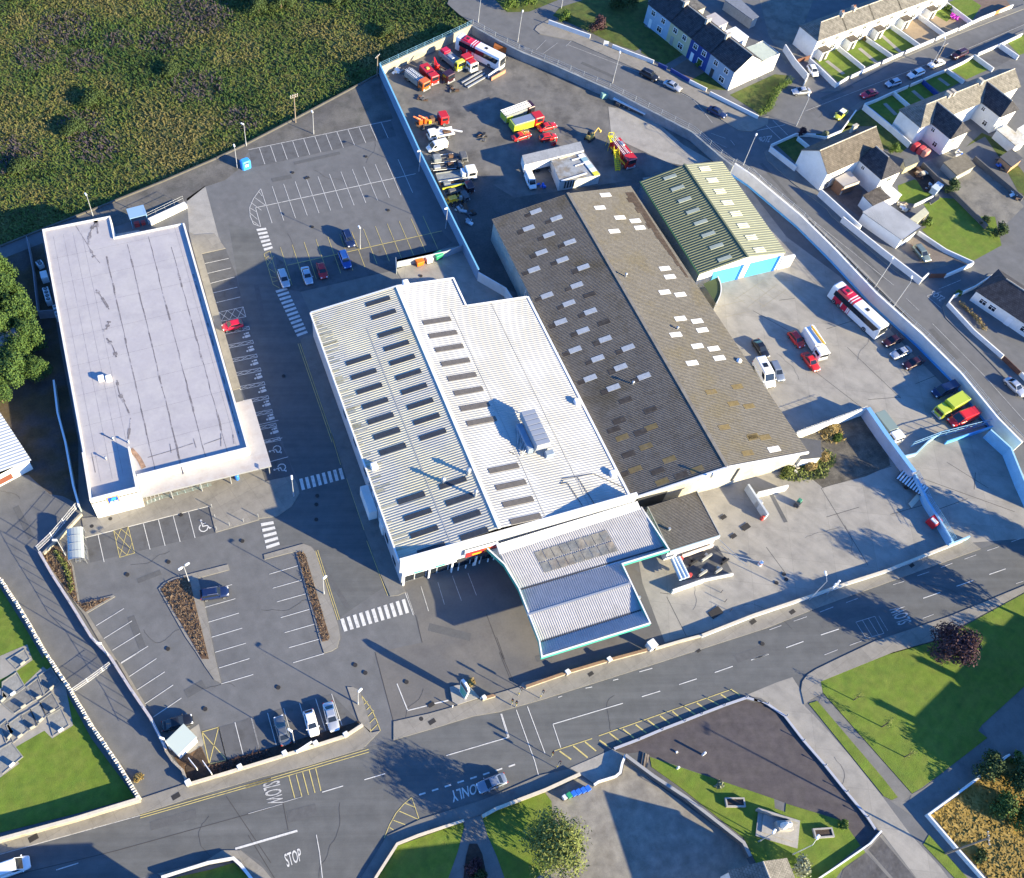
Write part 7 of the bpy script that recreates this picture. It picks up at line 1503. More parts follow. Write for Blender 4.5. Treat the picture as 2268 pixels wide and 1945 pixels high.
for k, m_, rc, s, l in (('suv', 'navy', 22, '742 112 790 225', 'dark navy car alone in the second yellow row by the lamp post'), ('estate', 'silver', 22, '245 398 295 540', 'pale silver car beside the yellow hatched strip'), ('saloon', 'ice', 22, '428 380 470 512', 'silver blue car between the pale silver and red cars'), ('hatch', 'red', 22, '545 348 583 470', 'dark red hatchback in the yellow bays'), ('suv', 'blue', 22, '716 272 762 385', 'bright blue car at the end of the yellow bay row'), ('hatch', 'crimson', 21, '1860 808 1695 848', 'crimson car in the bays beside the supermarket'), ('suv', 'navy', 31, '1535 1238 1745 1205', 'dark blue car at the top of the planted island'), ('saloon', 'black', 41, '1240 565 1470 505', 'black car in the corner bay beside the sign cabinet'), ('saloon', 'grey', 42, '288 700 228 488', 'dark grey car nose-in from the aisle, leftmost of three by the road'), ('hatch', 'white', 42, '452 428 512 648', 'white car, middle of the three by the road wall'), ('saloon', 'silver', 42, '603 372 665 608', 'silver saloon, rightmost of three by the road wall'), ('saloon', 'steelblue', 42, '1965 958 1760 1040', 'blue grey car driving along the main road by the lane lettering'),
                        ('saloon', 'black', 24, '18 940 105 1070', 'black saloon beside the warehouse wall in the right yard'), ('estate', 'steelblue', 24, '138 1085 230 1272', 'dark silver estate car beside the white camper'), ('hatch', 'bright_red', 24, '275 862 392 1008', 'red car beside the white boom van'), ('saloon', 'bright_red', 24, '382 1025 505 1188', 'red car in front of the other red car in the right yard'), ('saloon', 'maroon', 24, '1165 900 975 985', 'dark maroon car nearest the coach front'), ('saloon', 'silver', 24, '1235 992 1030 1080', 'silver car between two dark maroon cars'), ('saloon', 'maroon', 24, '1330 1068 1125 1160', 'dark maroon car right of the silver car'), ('estate', 'sage', 24, '1240 212 1345 340', 'grey green car on the brown drive by the white walls'), ('saloon', 'silver', 24, '1945 1235 2072 1360', 'silver car at the right edge outside the bungalow'),
                        ('suv', 'black', 13, '1112 545 1225 600', 'black car on the pavement outside the terrace'), ('saloon', 'silver', 13, '1275 615 1420 690', 'silver car parked behind the black one outside the terrace'), ('saloon', 'navy', 13, '1615 815 1760 892', 'navy car near the junction below the corner lawn'), ('saloon', 'silver', 14, '455 688 285 700', 'silver car parked by the green hedge'), ('hatch', 'yellow', 14, '712 838 632 905', 'yellow and white car on the estate road'), ('saloon', 'crimson', 14, '955 692 825 735', 'red car parked on the estate road'), ('hatch', 'ice', 14, '1132 612 1015 650', 'pale silver car next to the red one on the estate road'), ('estate', 'white', 14, '1315 532 1178 588', 'white car below the wooden pole on the estate road'), ('saloon', 'white', 14, '1482 455 1325 508', 'white saloon passing behind the wooden pole'), ('suv', 'maroon', 14, '1640 385 1512 440', 'dark maroon car at the far end of the estate road'), ('hatch', 'white', 55, '215 570 262 650', 'white car tucked beside the hipped terrace end'),
                        ('saloon', 'bright_red', 13, '100 1065 280 1005', 'red car leftmost of the group below the fire engines'), ('saloon', 'fire_red', 13, '292 990 480 940', 'red car at the top of the group below the fire engines'), ('hatch', 'fire_red', 13, '305 1062 485 1030', 'red car at the bottom of the group below the fire engines')):
    car(k, m_, rc, s, l)
for m_, rc, s, l, sc_ in (('white', 41, '-40 1690 205 1605', 'white van on the main road at the bottom left edge', 1.08), ('white', 12, '1525 1095 1360 1142', 'white panel van beside the wrecked trucks', 1.0), ('white', 13, '228 1310 290 1455', 'white van parked by the container trailer', .95), ('bright_red', 24, '1745 1485 1455 1595', 'bright red van at the end of the yard row', 1.2), ('white', 24, '20 1085 150 1325', 'long white camper van beside the warehouse', 1.3), ('navy', 24, '1575 1280 1350 1370', 'navy van beside the lime green ambulance', 1.05)):
    car('van', m_, rc, s, l, 'van', 'parked vans', sc_)
mb = MB(); mb.box((-.6, 0, 1.93), (.7, .7, .06)); mb.build('roof_hatch', [glass], [o for o in col.objects if o.get('label', '').startswith('long white camper')][0])
for pr, pm in FIRST:
    for o in pr.children:
        o.data = o.data.copy()
        for i, mt in enumerate(o.data.materials):
            if mt == PROTO: o.data.materials[i] = pm
    if 'used' in pr: del pr['used']; del pr['mark']
tx = [o for o in col.objects if o.get('label', '').startswith('yellow and white')][0]
mb = MB(); mb.cbox((-.35, 0, 1.40), (1.5, 1.2, .09), .06); mb.build('white_roof', [PM['white']], tx)

def coach(rc, s, label, group='coaches'):
    c, d = place_vec(rc, s, 3.5); t = thing('coach', label, 'coach', (c.x, c.y, 0), math.atan2(d.y, d.x), group); L, W, H = 12.2, 2.55, 3.55; a, w_ = L / 2, W / 2
    cuts = [(-a, 0), (-a + 1.1, 1), (-a + 4.0, 0), (-a + 4.25, 1), (-a + 4.6, 0), (-a + 4.8, 1), (-a + 5.3, 0), (-a + 5.5, 0), (a, 0)]
    pf = lambda x: [Vector((x, y, z)) for y, z in ((-w_, .35), (-w_, 1.9), (-w_ * .97, 3.1), (-w_ * .84, H - .06), (0, H), (w_ * .84, H - .06), (w_ * .97, 3.1), (w_, 1.9), (w_, .35))]
    wh = MB()
    for (x0, k), (x1, _) in zip(cuts[:-1], cuts[1:]):
        A_, B_ = pf(x0), pf(x1); wh.idx(A_ + B_, [(i, i + 1, 10 + i, 9 + i) for i in range(8)], k)
    e = a - .5
    F = pf(a); N = [Vector((a + .25 * (1 if p.z < 2.9 else .3), p.y * .93, p.z * .985)) for p in F]; wh.idx(F + N, [(i, i + 1, 10 + i, 9 + i) for i in range(8)]); wh.face(N[::-1])
    Rr = pf(-a); N2 = [Vector((-a - .22, p.y * .92, p.z * .98)) for p in Rr]; wh.idx(Rr + N2, [(i + 1, i, 9 + i, 10 + i) for i in range(8)]); wh.face(N2)
    wh.build('body', [PM['white'], PM['crimson']], t)
    for sg in (-1, 1):
        y = sg * (w_ + .004); q = [(-a + .8, y, 1.85), (a - .9, y, 1.75), (a - .2, y * .98, 3.0), (-a + .8, y * .975, 3.02)]
        panel(t, 'side_window', q if sg < 0 else q[::-1], glass, .02)
        for k in range(4): q = [(-a + 2.2 + k * .9, y * 1.003, .5), (-a + 2.45 + k * .9, y * 1.003, .5), (-a + 2.45 + k * .9, y * 1.003, 1.8), (-a + 2.2 + k * .9, y * 1.003, 1.8)]; panel(t, 'stripe', q if sg < 0 else q[::-1], PM['white'] if k % 2 else PM['crimson'], .02)
    panel(t, 'windscreen', [(a + .27, -w_ * .86, 1.3), (a + .27, w_ * .86, 1.3), (a + .12, w_ * .84, 3.0), (a + .12, -w_ * .84, 3.0)], glass, .03)
    panel(t, 'rear_window', [(-a - .24, w_ * .7, 1.9), (-a - .24, -w_ * .7, 1.9), (-a - .22, -w_ * .68, 2.9), (-a - .22, w_ * .68, 2.9)], glass, .02)
    mb = MB(); mb.cbox((-a + 2.3, 0, H - .03), (1.6, 1.7, .2), .12); mb.build('roof_pod', [PM['crimson']], t)
    for x in (-a + 2.4, 1.6): mb = MB(); mb.box((x, 0, H + (.18 if x < 0 else .02)), (.7, .7, .06)); mb.build('roof_hatch', [trim_m], t)
    wheels(t, (a - 2.6, -a + 2.9, -a + 1.6), w_, .5, .3)
    for sg in (-1, 1):
        mb = MB(); mb.cbox((a + .5, sg * (w_ + .12), 2.4), (.2, .25, .5), .05); mb.build('mirror', [trim_m], t)
        mb = MB(); mb.cbox((a + .22, sg * .9, .7), (.12, .4, .25), .04); mb.build('headlight', [lens_w], t)
    return t
coach(24, '665 520 1000 825', 'white coach with red rear stripes along the white yard wall'); coach(12, '1650 285 1910 415', 'white coach with red rear roof in the top corner of the compound')

grey_deck = mat('deck_grey', (.20, .22, .23), .7, .2, 1, 5); rusty = mat('rusty_steel', (.12, .07, .045), .9, .35, 1.2, 6, stain=((.05, .035, .03), 1, .7)); frame_d = mat('chassis_grey', (.10, .105, .115), .8, .2, 1, 5)
def truck(rc, s, label, L, W, cabm, deckm, kind='flat', cabL=1.9, H=2.5, deckh=1.0, extras=(), z=2.0, group='old fire and works trucks'):
    c, d = place_vec(rc, s, z); t = thing('truck', label, 'truck', (c.x, c.y, 0), math.atan2(d.y, d.x), group); a, w_ = L / 2, W / 2
    mb = MB(); mb.box((-.1, 0, .65), (L - .4, .9, .25)); mb.build('chassis', [frame_d], t)
    mb = MB(); cx = a - cabL / 2; mb.cbox((cx, 0, .5), (cabL, W, H - .5), .16); mb.build('cab', [cabm], t)
    panel(t, 'windscreen', [(a + .01, -w_ * .8, H * .56), (a + .01, w_ * .8, H * .56), (a - .02, w_ * .78, H - .22), (a - .02, -w_ * .78, H - .22)], glass, .03)
    for sg in (-1, 1):
        q = [(cx - cabL * .3, sg * w_, H * .58), (cx + cabL * .35, sg * w_, H * .58), (cx + cabL * .35, sg * w_, H - .28), (cx - cabL * .3, sg * w_, H - .28)]; panel(t, 'side_window', q if sg < 0 else q[::-1], glass, .02)
        mb = MB(); mb.cbox((a, sg * w_ * .72, .75), (.1, .3, .2), .03); mb.build('headlight', [lens_w], t)
    mb = MB(); mb.box((a + .06, 0, .55), (.16, W * .95, .25)); mb.build('bumper', [steel], t)
    wheels(t, (a - 1.1, -a + 1.3) + ((-a + 2.3,) if L > 7.4 else ()), w_, .45, .28)
    dl = L - cabL - .15; dx = -a + dl / 2
    if kind == 'flat': mb = MB(); mb.box((dx, 0, deckh), (dl, W, .16)); [mb.box((dx, sg * w_, deckh + .2), (dl, .06, .4)) for sg in (-1, 1)]; mb.build('deck', [deckm], t)
    elif kind == 'box': mb = MB(); mb.cbox((dx, 0, .7), (dl, W, deckh), .08); mb.build('load_body', [deckm], t)
    elif kind == 'frame':
        mb = MB(); [mb.box((dx, sg * .5, .95), (dl, .14, .22)) for sg in (-1, 1)]; [mb.box((dx + dl * f, 0, .95), (.14, W * .9, .16)) for f in (-.45, -.2, .1, .4)]; mb.build('bed_frame', [deckm], t)
    for e in extras:
        k = e[0]
        if k == 'ladder':
            for y in e[1]:
                mb = MB(); [mb.box((dx + .4, y + o, e[2]), (dl + 1.4, .07, .1)) for o in (-.2, .2)]; [mb.box((dx + .4 - dl / 2 + i * .5, y, e[2]), (.05, .4, .05)) for i in range(int(dl * 2))]; mb.build('ladder', [white_metal], t)
        elif k == 'crane': mb = MB(); mb.cbox((e[1], 0, deckh), (.9, .9, 1.2), .1); mb.tube((e[1], 0, deckh + 1.1), (e[1] - 1.6, .3, deckh + 2.0), .18, n=6); mb.tube((e[1] - 1.6, .3, deckh + 2.0), (e[1] - .2, -.6, deckh + 1.3), .13, n=6); mb.build('crane_arm', [e[2]], t)
        elif k == 'beam': mb = MB(); mb.box((e[1], e[2], e[3]), (e[4], .3, .22), R(e[5])); mb.build('boom', [e[6]], t)
        elif k == 'block': mb = MB(); mb.cbox((e[1], e[2], e[3]), e[4], .08); mb.build('equipment', [e[5]], t)
        elif k == 'side':
            for sg in (-1, 1): mb = MB(); mb.box((e[1], sg * (w_ + .03), e[2]), (e[3], .05, e[4])); mb.build('side_band', [e[5]], t)
    return t
fr_, wh_, lm_, mr_ = PM['fire_red'], PM['white'], PM['lime'], PM['maroon']
amber = paint_m('amber', (.75, .40, .02))
truck(12, '1215 525 1375 650', 'old fire truck with grey deck and orange red cab in the top corner row', 6.6, 2.3, PM['orange'], grey_deck, 'box', deckh=1.3, extras=(('ladder', (-.5, .4), 2.1),))
truck(12, '1335 495 1435 605', 'red fire truck with yellow front beside the grey-decked one', 5.4, 2.2, fr_, fr_, 'box', 1.8, 2.6, 1.7, (('side', 1.6, .9, 1.8, .5, PM['yellow']), ('block', -.8, 0, 2.4, (.7, .7, .2), PM['yellow'])))
truck(12, '1370 440 1575 600', 'dark maroon truck with grey crane deck behind the red fire truck', 7.6, 2.4, mr_, frame_d, 'frame', 2.0, 2.5, 1.0, (('crane', -1.2, fr_), ('beam', -1.0, .4, 1.8, 4.2, 8, rusty)))
truck(12, '1475 365 1640 500', 'grey decked truck with red tank and yellow cab frame', 7.0, 2.3, PM['yellow'], grey_deck, 'box', 1.2, 2.6, 1.2, (('block', -2.4, 0, 1.9, (1.6, 1.8, .6), PM['crimson']), ('block', 0, -.3, 1.9, (1.8, .8, .3), steel)))
t = truck(12, '1655 430 1730 500', 'red topped white truck cab dumped beside the coach', 4.2, 2.3, wh_, fr_, 'box', 2.1, 2.4, 2.0, (('block', .9, 0, 2.4, (1.5, 1.8, .15), fr_),))
truck(12, '1275 925 1530 875', 'works truck with orange crane gear and red cab', 7.4, 2.4, fr_, rusty, 'frame', 2.0, 2.4, 1.0, (('crane', -2.6, PM['orange']), ('crane', -1.4, PM['orange']), ('block', .2, .3, 1.0, (1.0, 1.2, .9), rusty), ('block', -.6, -.5, 1.1, (.7, .7, .7), amber)), group='scrap trucks by the blue wall')
truck(12, '1590 985 1355 1030', 'white flatbed pickup with grey load under the long white beam', 5.8, 2.1, wh_, wh_, 'flat', 1.9, 2.0, .95, (('block', -1.4, 0, 1.0, (1.8, 1.0, .4), rusty), ('beam', -2.0, .6, 2.0, 5.2, 150, white_metal)), 1.4, 'scrap trucks by the blue wall')
truck(12, '1375 1225 1690 1190', 'stripped truck chassis with dark cab below the white van', 8.0, 2.3, frame_d, frame_d, 'frame', 1.5, 1.7, .9, (('block', -2.6, 0, 1.0, (1.6, 1.8, .9), grey_deck), ('block', .5, .4, 1.0, (1.0, .7, .7), rusty), ('side', -1.0, 1.2, 4.5, .12, wh_)), 1.2, 'scrap trucks by the blue wall')
truck(12, '1440 1350 1745 1305', 'white flatbed lorry with white cab among the scrap trucks', 8.4, 2.4, wh_, grey_deck, 'flat', 2.2, 2.5, 1.0, (('side', -1.0, 1.1, 6.0, .3, wh_), ('block', 1.4, 0, 1.1, (.8, 1.8, 1.0), wh_)), 1.6, 'scrap trucks by the blue wall')
truck(12, '1500 1465 1710 1420', 'dark truck with bright yellow side bar and red cab', 6.6, 2.3, mr_, frame_d, 'frame', 1.7, 1.9, 1.0, (('beam', -.8, .7, 1.5, 5.0, 2, PM['yellow']), ('block', -1.5, -.4, 1.0, (1.4, .9, .8), frame_d)), 1.3, 'scrap trucks by the blue wall')
truck(12, '1525 1530 1665 1490', 'short amber chassis truck at the lower end of the scrap row', 5.0, 2.2, frame_d, amber, 'frame', 1.3, 1.6, .9, (('block', -.9, .2, .9, (1.8, 1.1, .5), amber), ('block', .6, -.6, .9, (.6, .6, 1.0), grey_deck)), 1.2, 'scrap trucks by the blue wall')
truck(13, '35 880 295 785', 'fire engine with lime rear, maroon cab and white ladders on top', 7.8, 2.4, mr_, grey_deck, 'box', 2.0, 2.6, 1.9, (('block', -1.0, 0, 2.55, (5.4, 2.1, .1), grey_deck), ('ladder', (-.7, 0, .7), 2.85), ('side', -3.0, 1.5, 1.7, 1.4, lm_), ('block', -3.85, 0, .9, (.12, 2.2, 1.5), lm_)), 2.4)
truck(13, '105 945 360 870', 'fire engine with blue grey deck, lime sides and red cab', 7.6, 2.4, fr_, lm_, 'box', 2.3, 2.7, 1.8, (('block', -1.0, 0, 2.48, (5.0, 2.1, .08), flat('deck_blue', (.16, .20, .30), .6)), ('side', 2.6, 1.1, 1.6, .35, amber)), 2.4)
truck(12, '1385 1275 1640 1250', 'bare grey chassis squeezed between the stripped truck and the white lorry', 7.0, 2.1, frame_d, frame_d, 'frame', .9, 1.3, .9, (('side', -.5, 1.0, 5.0, .14, wh_), ('block', 1.0, .2, .9, (1.2, .8, .6), rusty), ('block', -2.0, -.3, .9, (1.4, 1.0, .5), steel)), 1.2, 'scrap trucks by the blue wall')
truck(12, '1465 1415 1690 1385', 'dark narrow chassis below the white lorry', 6.4, 2.0, frame_d, rusty, 'frame', .9, 1.2, .9, (('beam', 0, -.5, 1.2, 4.6, -3, steel), ('block', -1.6, .3, .9, (1.5, .9, .5), grey_deck)), 1.2, 'scrap trucks by the blue wall')
truck(13, '905 1055 1045 1230', 'red fire engine with ladders beside the yellow steps', 7.4, 2.4, fr_, fr_, 'box', 2.1, 2.8, 1.9, (('ladder', (.2,), 2.7), ('ladder', (-.7,), 2.7), ('block', -1.6, .5, 2.6, (1.4, .6, .3), steel), ('side', .0, 1.2, 6.0, .3, PM['yellow'])), 2.6)
truck(24, '1650 1362 1395 1505', 'lime green box ambulance with navy windscreen between navy and red vans', 6.4, 2.2, lm_, lm_, 'box', 2.0, 2.2, 2.1, (), 1.9, 'parked vans')
v = truck(24, '415 850 555 1065', 'white van-bodied truck with yellow boom folded over its roof', 6.6, 2.2, wh_, wh_, 'box', 2.0, 2.3, 1.9, (('beam', -.8, .35, 2.85, 4.6, 3, amber), ('block', -3.0, .4, 2.4, (.7, .7, .5), white_metal)), 1.9, 'parked vans')
truck(24, '975 1510 1115 1690', 'white pickup with glazed grey load bed behind the lilac wall', 6.2, 2.1, wh_, flat('glass_load', (.20, .26, .24), .25), 'box', 1.8, 1.9, 1.1, (('side', -.9, 1.2, 4.0, .25, wh_),), 1.4, 'parked vans')
# container trailer, open store, steps, digger and oddments in the compound
q = [G1(13, 195, 1190, 3.0), G1(13, 640, 1085, 3.0), G1(13, 668, 1150, 3.0), G1(13, 215, 1262, 3.0)]
c = sum(q, Vector()) / 4; t = thing('container_trailer', 'long white container trailer with stained grey roof', 'trailer', (c.x, c.y, 0)); inv = Matrix.Translation((-c.x, -c.y, 0)); mb = MB(); mb.prism(q, .9, 2.95, 0, cap=False, bottom=True); mb.build('side', [white_wall], t, inv); mb = MB(); mb.prism(inset(q, -.03), 2.95, 3.05); mb.build('roof', [mat('stained_grey_roof', (.30, .31, .32), .8, .15, .6, 3, stain=((.12, .13, .14), .5, .7))], t, inv)
for f in (.15, .25, .85):
    for e in ((0, 1), (3, 2)): p = q[e[0]].lerp(q[e[1]], f); d_ = (q[1] - q[0]).normalized(); mb = MB(); mb.lathe((p.x, p.y, .5), [(.48, -.14), (.48, .14)], 12, axis=(-d_.y, d_.x, 0)); mb.build('wheel', [rubber], t, inv)
q = [G1(13, 415, 1215, 2.6), G1(13, 655, 1150, 2.6), G1(13, 792, 1335, 2.6), G1(13, 485, 1390, 2.6)]
c = sum(q, Vector()) / 4; t = thing('open_store', 'white walled flat-topped store with boards lying on its roof', 'shed', (c.x, c.y, 0)); inv = Matrix.Translation((-c.x, -c.y, 0)); mb = MB(); mb.prism(q, 0, 2.5, 0, cap=False); mb.build('wall', [mat('pale_grey_boards', (.50, .52, .53), .8, .08)], t, inv); mb = MB(); mb.prism(inset(q, -.05), 2.5, 2.62); mb.build('roof', [mat('store_roof', (.27, .29, .31), .8, .15, .5, 3, c2=(.20, .18, .15), stain=((.14, .14, .14), .6, .6))], t, inv)
for k in range(4): a, b = (G1(13, 525 + k * 18, 1450, .9) + V2(0, -.0)), G1(13, 540 + k * 18, 1405, 2.2); mb = MB(); mb.box(((q[3].lerp(q[2], .15 + k * .07)).x, (q[3].lerp(q[2], .15 + k * .07)).y - .03, 1.4), (.35, .08, 1.8), math.atan2((q[2] - q[3]).y, (q[2] - q[3]).x)); mb.build('panel_slot', [dark_metal], t, inv)
for l, rc, s, w_, m in (('long white board on the store roof by the front', 13, '495 1385 690 1325', .35, white_metal), ('tan board on the store roof', 13, '480 1215 580 1185', .3, cream), ('thin white board on the store roof', 13, '575 1225 650 1205', .3, white_metal), ('narrow white board on the store roof', 13, '600 1270 680 1245', .25, white_metal)):
    a, b = G(rc, s, 2.7); mb = MB(); mb.box(((a + b) / 2 + Vector((0, 0, .02))), ((b - a).length, w_, .1), math.atan2((b - a).y, (b - a).x)); tag(mb.build('roof_board', [m]), l, 'board')
a, b = G1(13, 640, 1180, 2.75), G1(13, 768, 1340, 2.75); t = thing('panel_strip', 'row of pale blue and teal panels lying along the store roof edge', 'panels', ((a + b) / 2).to_tuple(), math.atan2((b - a).y, (b - a).x))
for k in range(6): mb = MB(); mb.box((-(b - a).length / 2 + (k + .5) * (b - a).length / 6, 0, 0), ((b - a).length / 6.4, 1.3, .12)); mb.build('panel', [(white_metal, flat('panel_teal', (.22, .36, .42), .5), white_metal, MATS['brush_blue'], white_metal, PM['yellow'])[k]], t)
c = G1(13, 885, 1200); a, b = G1(13, 850, 1110), G1(13, 925, 1310); t = thing('steps', 'bright yellow mobile access steps beside the fire engine', 'steps', (a + b) / 2, math.atan2((b - a).y, (b - a).x)); ym = flat('steps_yellow', (.70, .62, .02), .5); L_ = (b - a).length
for k in range(11): mb = MB(); mb.box((L_ / 2 - .2 - k * .36, 0, .25 + k * .22), (.3, .9, .06)); mb.build('tread', [ym], t)
for sg in (-1, 1):
    mb = MB(); mb.tube((L_ / 2, sg * .48, .1), (L_ / 2 - 4.0, sg * .48, 2.6), .06, n=5); mb.tube((L_ / 2, sg * .5, 1.0), (L_ / 2 - 4.0, sg * .5, 3.5), .04, n=5); [mb.tube((L_ / 2 - k, sg * .49, .1 + k * .62), (L_ / 2 - k, sg * .49, 1.0 + k * .62), .03, n=4) for k in range(5)]; mb.build('stringer', [ym], t)
mb = MB(); mb.box((-L_ / 2 + 1.0, 0, 2.6), (2.0, 1.1, .08)); [mb.tube((-L_ / 2 + x, y, 0), (-L_ / 2 + x, y, 3.6), .05, n=5) for x in (.1, 1.9) for y in (-.55, .55)]; mb.path([Vector((-L_ / 2 + x, y, 3.55)) for x, y in ((1.9, -.55), (.1, -.55), (.1, .55), (1.9, .55))], .05, 5); mb.build('platform', [ym], t)
c = G1(13, 710, 1065); t = thing('digger', 'small sandy yellow digger behind the container trailer', 'digger', c, R(25)); dm = mat('digger_yellow', (.50, .36, .10), .7, .15)
mb = MB(); mb.cbox((0, 0, .55), (1.8, 1.2, .8), .12); mb.build('body', [dm], t); mb = MB(); mb.cbox((-.2, .2, 1.35), (.8, .8, .9), .1); mb.build('cab', [glass], t); mb = MB(); mb.tube((.8, -.2, 1.2), (2.0, -.2, 2.2), .16, .12, 6); mb.tube((2.0, -.2, 2.2), (3.0, -.2, .9), .13, .1, 6); mb.build('arm', [dm], t); mb = MB(); mb.cbox((3.1, -.2, .5), (.5, .6, .5), .1); mb.build('bucket', [dm], t)
for sg in (-1, 1): mb = MB(); mb.cbox((0, sg * .65, 0), (2.2, .35, .6), .2); mb.build('track', [rubber], t)
def heap(name, label, cat, rc, x, y, r, h, m, n=9):
    c = G1(rc, x, y); random.seed(int(x * 7 + y)); mb = MB()
    for k in range(n):
        a = random.uniform(0, 6.28); d_ = random.uniform(0, r); s = random.uniform(.35, .9) * r * .5
        mb.box((d_ * math.cos(a), d_ * math.sin(a), random.uniform(.15, h)), (s * 2, s * random.uniform(.5, 1.4), random.uniform(.08, .4)), M=Matrix.Rotation(random.uniform(-.5, .5), 3, 'X') @ Matrix.Rotation(random.uniform(0, 3), 3, 'Z'), m=k % len(m))
    o = tag(mb.build(name, list(m)), label, cat); o.location = c; return o
heap('sheet_pile', 'heap of pale grey crumpled sheets at the compound corner', 'heap', 12, 1130, 550, 1.9, .6, (steel, white_metal, grey_deck)); heap('tarpaulin', 'royal blue tarpaulin heap beside the white van', 'tarpaulin', 13, 350, 1425, 1.0, .7, (blu,)); heap('scrap_heap', 'black heap of parts beside the store wall', 'heap', 13, 420, 1310, 1.3, .7, (dark_metal, grey_deck, white_metal), 14); heap('scrap_heap', 'scrap heap at the lower end of the truck row', 'heap', 12, 1620, 1595, 1.6, .5, (rusty, frame_d, steel, cream), 14); heap('bag', 'pale grey bulk bag behind the white van', 'bag', 13, 300, 1310, .6, .8, (steel,), 5)
heap('scrap_heap', 'pale scrap by the blue wall near the yellow bays', 'heap', 22, 1680, 55, 1.2, .4, (steel, white_metal), 8); heap('red_bundle', 'red bundle at the bottom of the red car group', 'bundle', 13, 430, 1098, 1.0, .6, (fr_, PM['bright_red']), 7); heap('scrap_heap', 'dark clutter along the long road wall', 'heap', 13, 1010, 800, 1.8, .5, (dark_metal, frame_d, steel), 14); heap('rubble', 'pale rubble by the overgrown corner below the warehouse', 'heap', 34, 330, 260, 1.3, .3, (cream, steel, grey_wall), 10); heap('garden_junk', 'heap of brown and white junk behind the garage', 'heap', 53, 120, 1150, 1.6, .6, (wood, white_metal, dark_metal, cream), 16); heap('garden_junk', 'brown branch pile beside the shed', 'heap', 53, 420, 620, 1.6, .6, (wood, rusty, cream), 16); heap('garden_junk', 'dark pots and tubs beside the blue store', 'heap', 53, 560, 850, 1.3, .5, (dark_metal, steel), 12); heap('garden_junk', 'dark clutter and blue sheets in the back garden', 'heap', 53, 1720, 480, 1.7, .6, (dark_metal, blu, frame_d), 16); heap('garden_junk', 'white odds and ends on the concrete by the hipped house', 'heap', 53, 1080, 320, 1.4, .4, (white_metal, grey_wall, blu), 9); heap('garden_junk', 'pale sheets leaning at the right edge of the yard', 'heap', 53, 1950, 1000, 1.6, .6, (white_metal, brown_pave), 10); heap('play_shelter', 'magenta play shelter in the front garden', 'play shelter', 55, 1455, 165, 1.3, 1.0, (flat('magenta', (.62, .05, .50), .6),), 9)
for x, y, l in ((1800, 1050, 'oily black parts on the stained compound ground'), (1330, 760, 'loose stones and scrap beside the blue wall'), (1700, 1640, 'tyres and parts below the scrap truck row'), (1240, 610, 'rust-brown scrap in front of the grey-decked truck'), (1560, 690, 'small dark parts on the open compound ground')):
    heap('scrap_heap', l, 'heap', 12, x, y, 1.2, .35, (rubber, rusty, frame_d), 12)
for i in range(3): a, b = G(12, '%d %d %d %d' % (1632 + i * 22, 632 + i * 18, 1785 + i * 22, 543 + i * 18), .3); mb = MB(); mb.box((0, 0, .25), ((b - a).length, .35, .3)); o = tag(mb.build('steel_beam', [steel]), ['grey steel beam nearest the coach', 'middle grey steel beam on the compound ground', 'grey steel beam nearest the open ground'][i], 'beam', 'steel beams on the compound ground'); o.location = ((a + b) / 2).xy.to_3d(); o.rotation_euler.z = math.atan2((b - a).y, (b - a).x)
for i, s in enumerate(('1835 585 1955 500', '1858 605 1965 545')): a, b = G(12, s, .5); mb = MB(); mb.box((0, 0, .5), ((b - a).length, .2, .9)); o = tag(mb.build('barrier', [(white_metal, mat('timber_barrier', (.40, .20, .12), .8, .2))[i]]), ['white and red barrier board in front of the coach', 'rust brown barrier board in front of the coach'][i], 'barrier'); o.location = ((a + b) / 2).xy.to_3d(); o.rotation_euler.z = math.atan2((b - a).y, (b - a).x)
a, b = G(13, '905 740 1150 860', .9); t = thing('flat_trailer', 'pale flat trailer deck parked along the long road wall', 'trailer', ((a + b) / 2).xy.to_3d(), math.atan2((b - a).y, (b - a).x)); L_ = (b - a).length; mb = MB(); mb.box((0, 0, .9), (L_, 2.0, .18)); mb.build('deck', [white_metal], t); mb = MB(); mb.box((0, -.9, .5), (L_ * .9, .12, .5)); mb.box((-L_ * .3, -1.3, .4), (1.0, .7, .8)); mb.build('underframe', [dark_metal], t); wheels(t, (-1, .2), 1.0, .4)
mb = MB(); mb.cbox((0, 0, 0), (1.6, 1.1, 1.2), .1); o = tag(mb.build('green_box', [flat('box_green', (.18, .34, .32), .6)]), 'pale green box by the long road wall', 'box'); o.location = G1(13, 820, 745)
mb = MB(); mb.cbox((0, 0, 0), (3.2, 1.5, 1.5), .1); o = tag(mb.build('rust_box', [mat('rust_box', (.30, .10, .03), .85, .2)]), 'rust orange box behind the compound coach', 'box'); o.location = G1(12, 1925, 385); o.rotation_euler.z = R(-35)
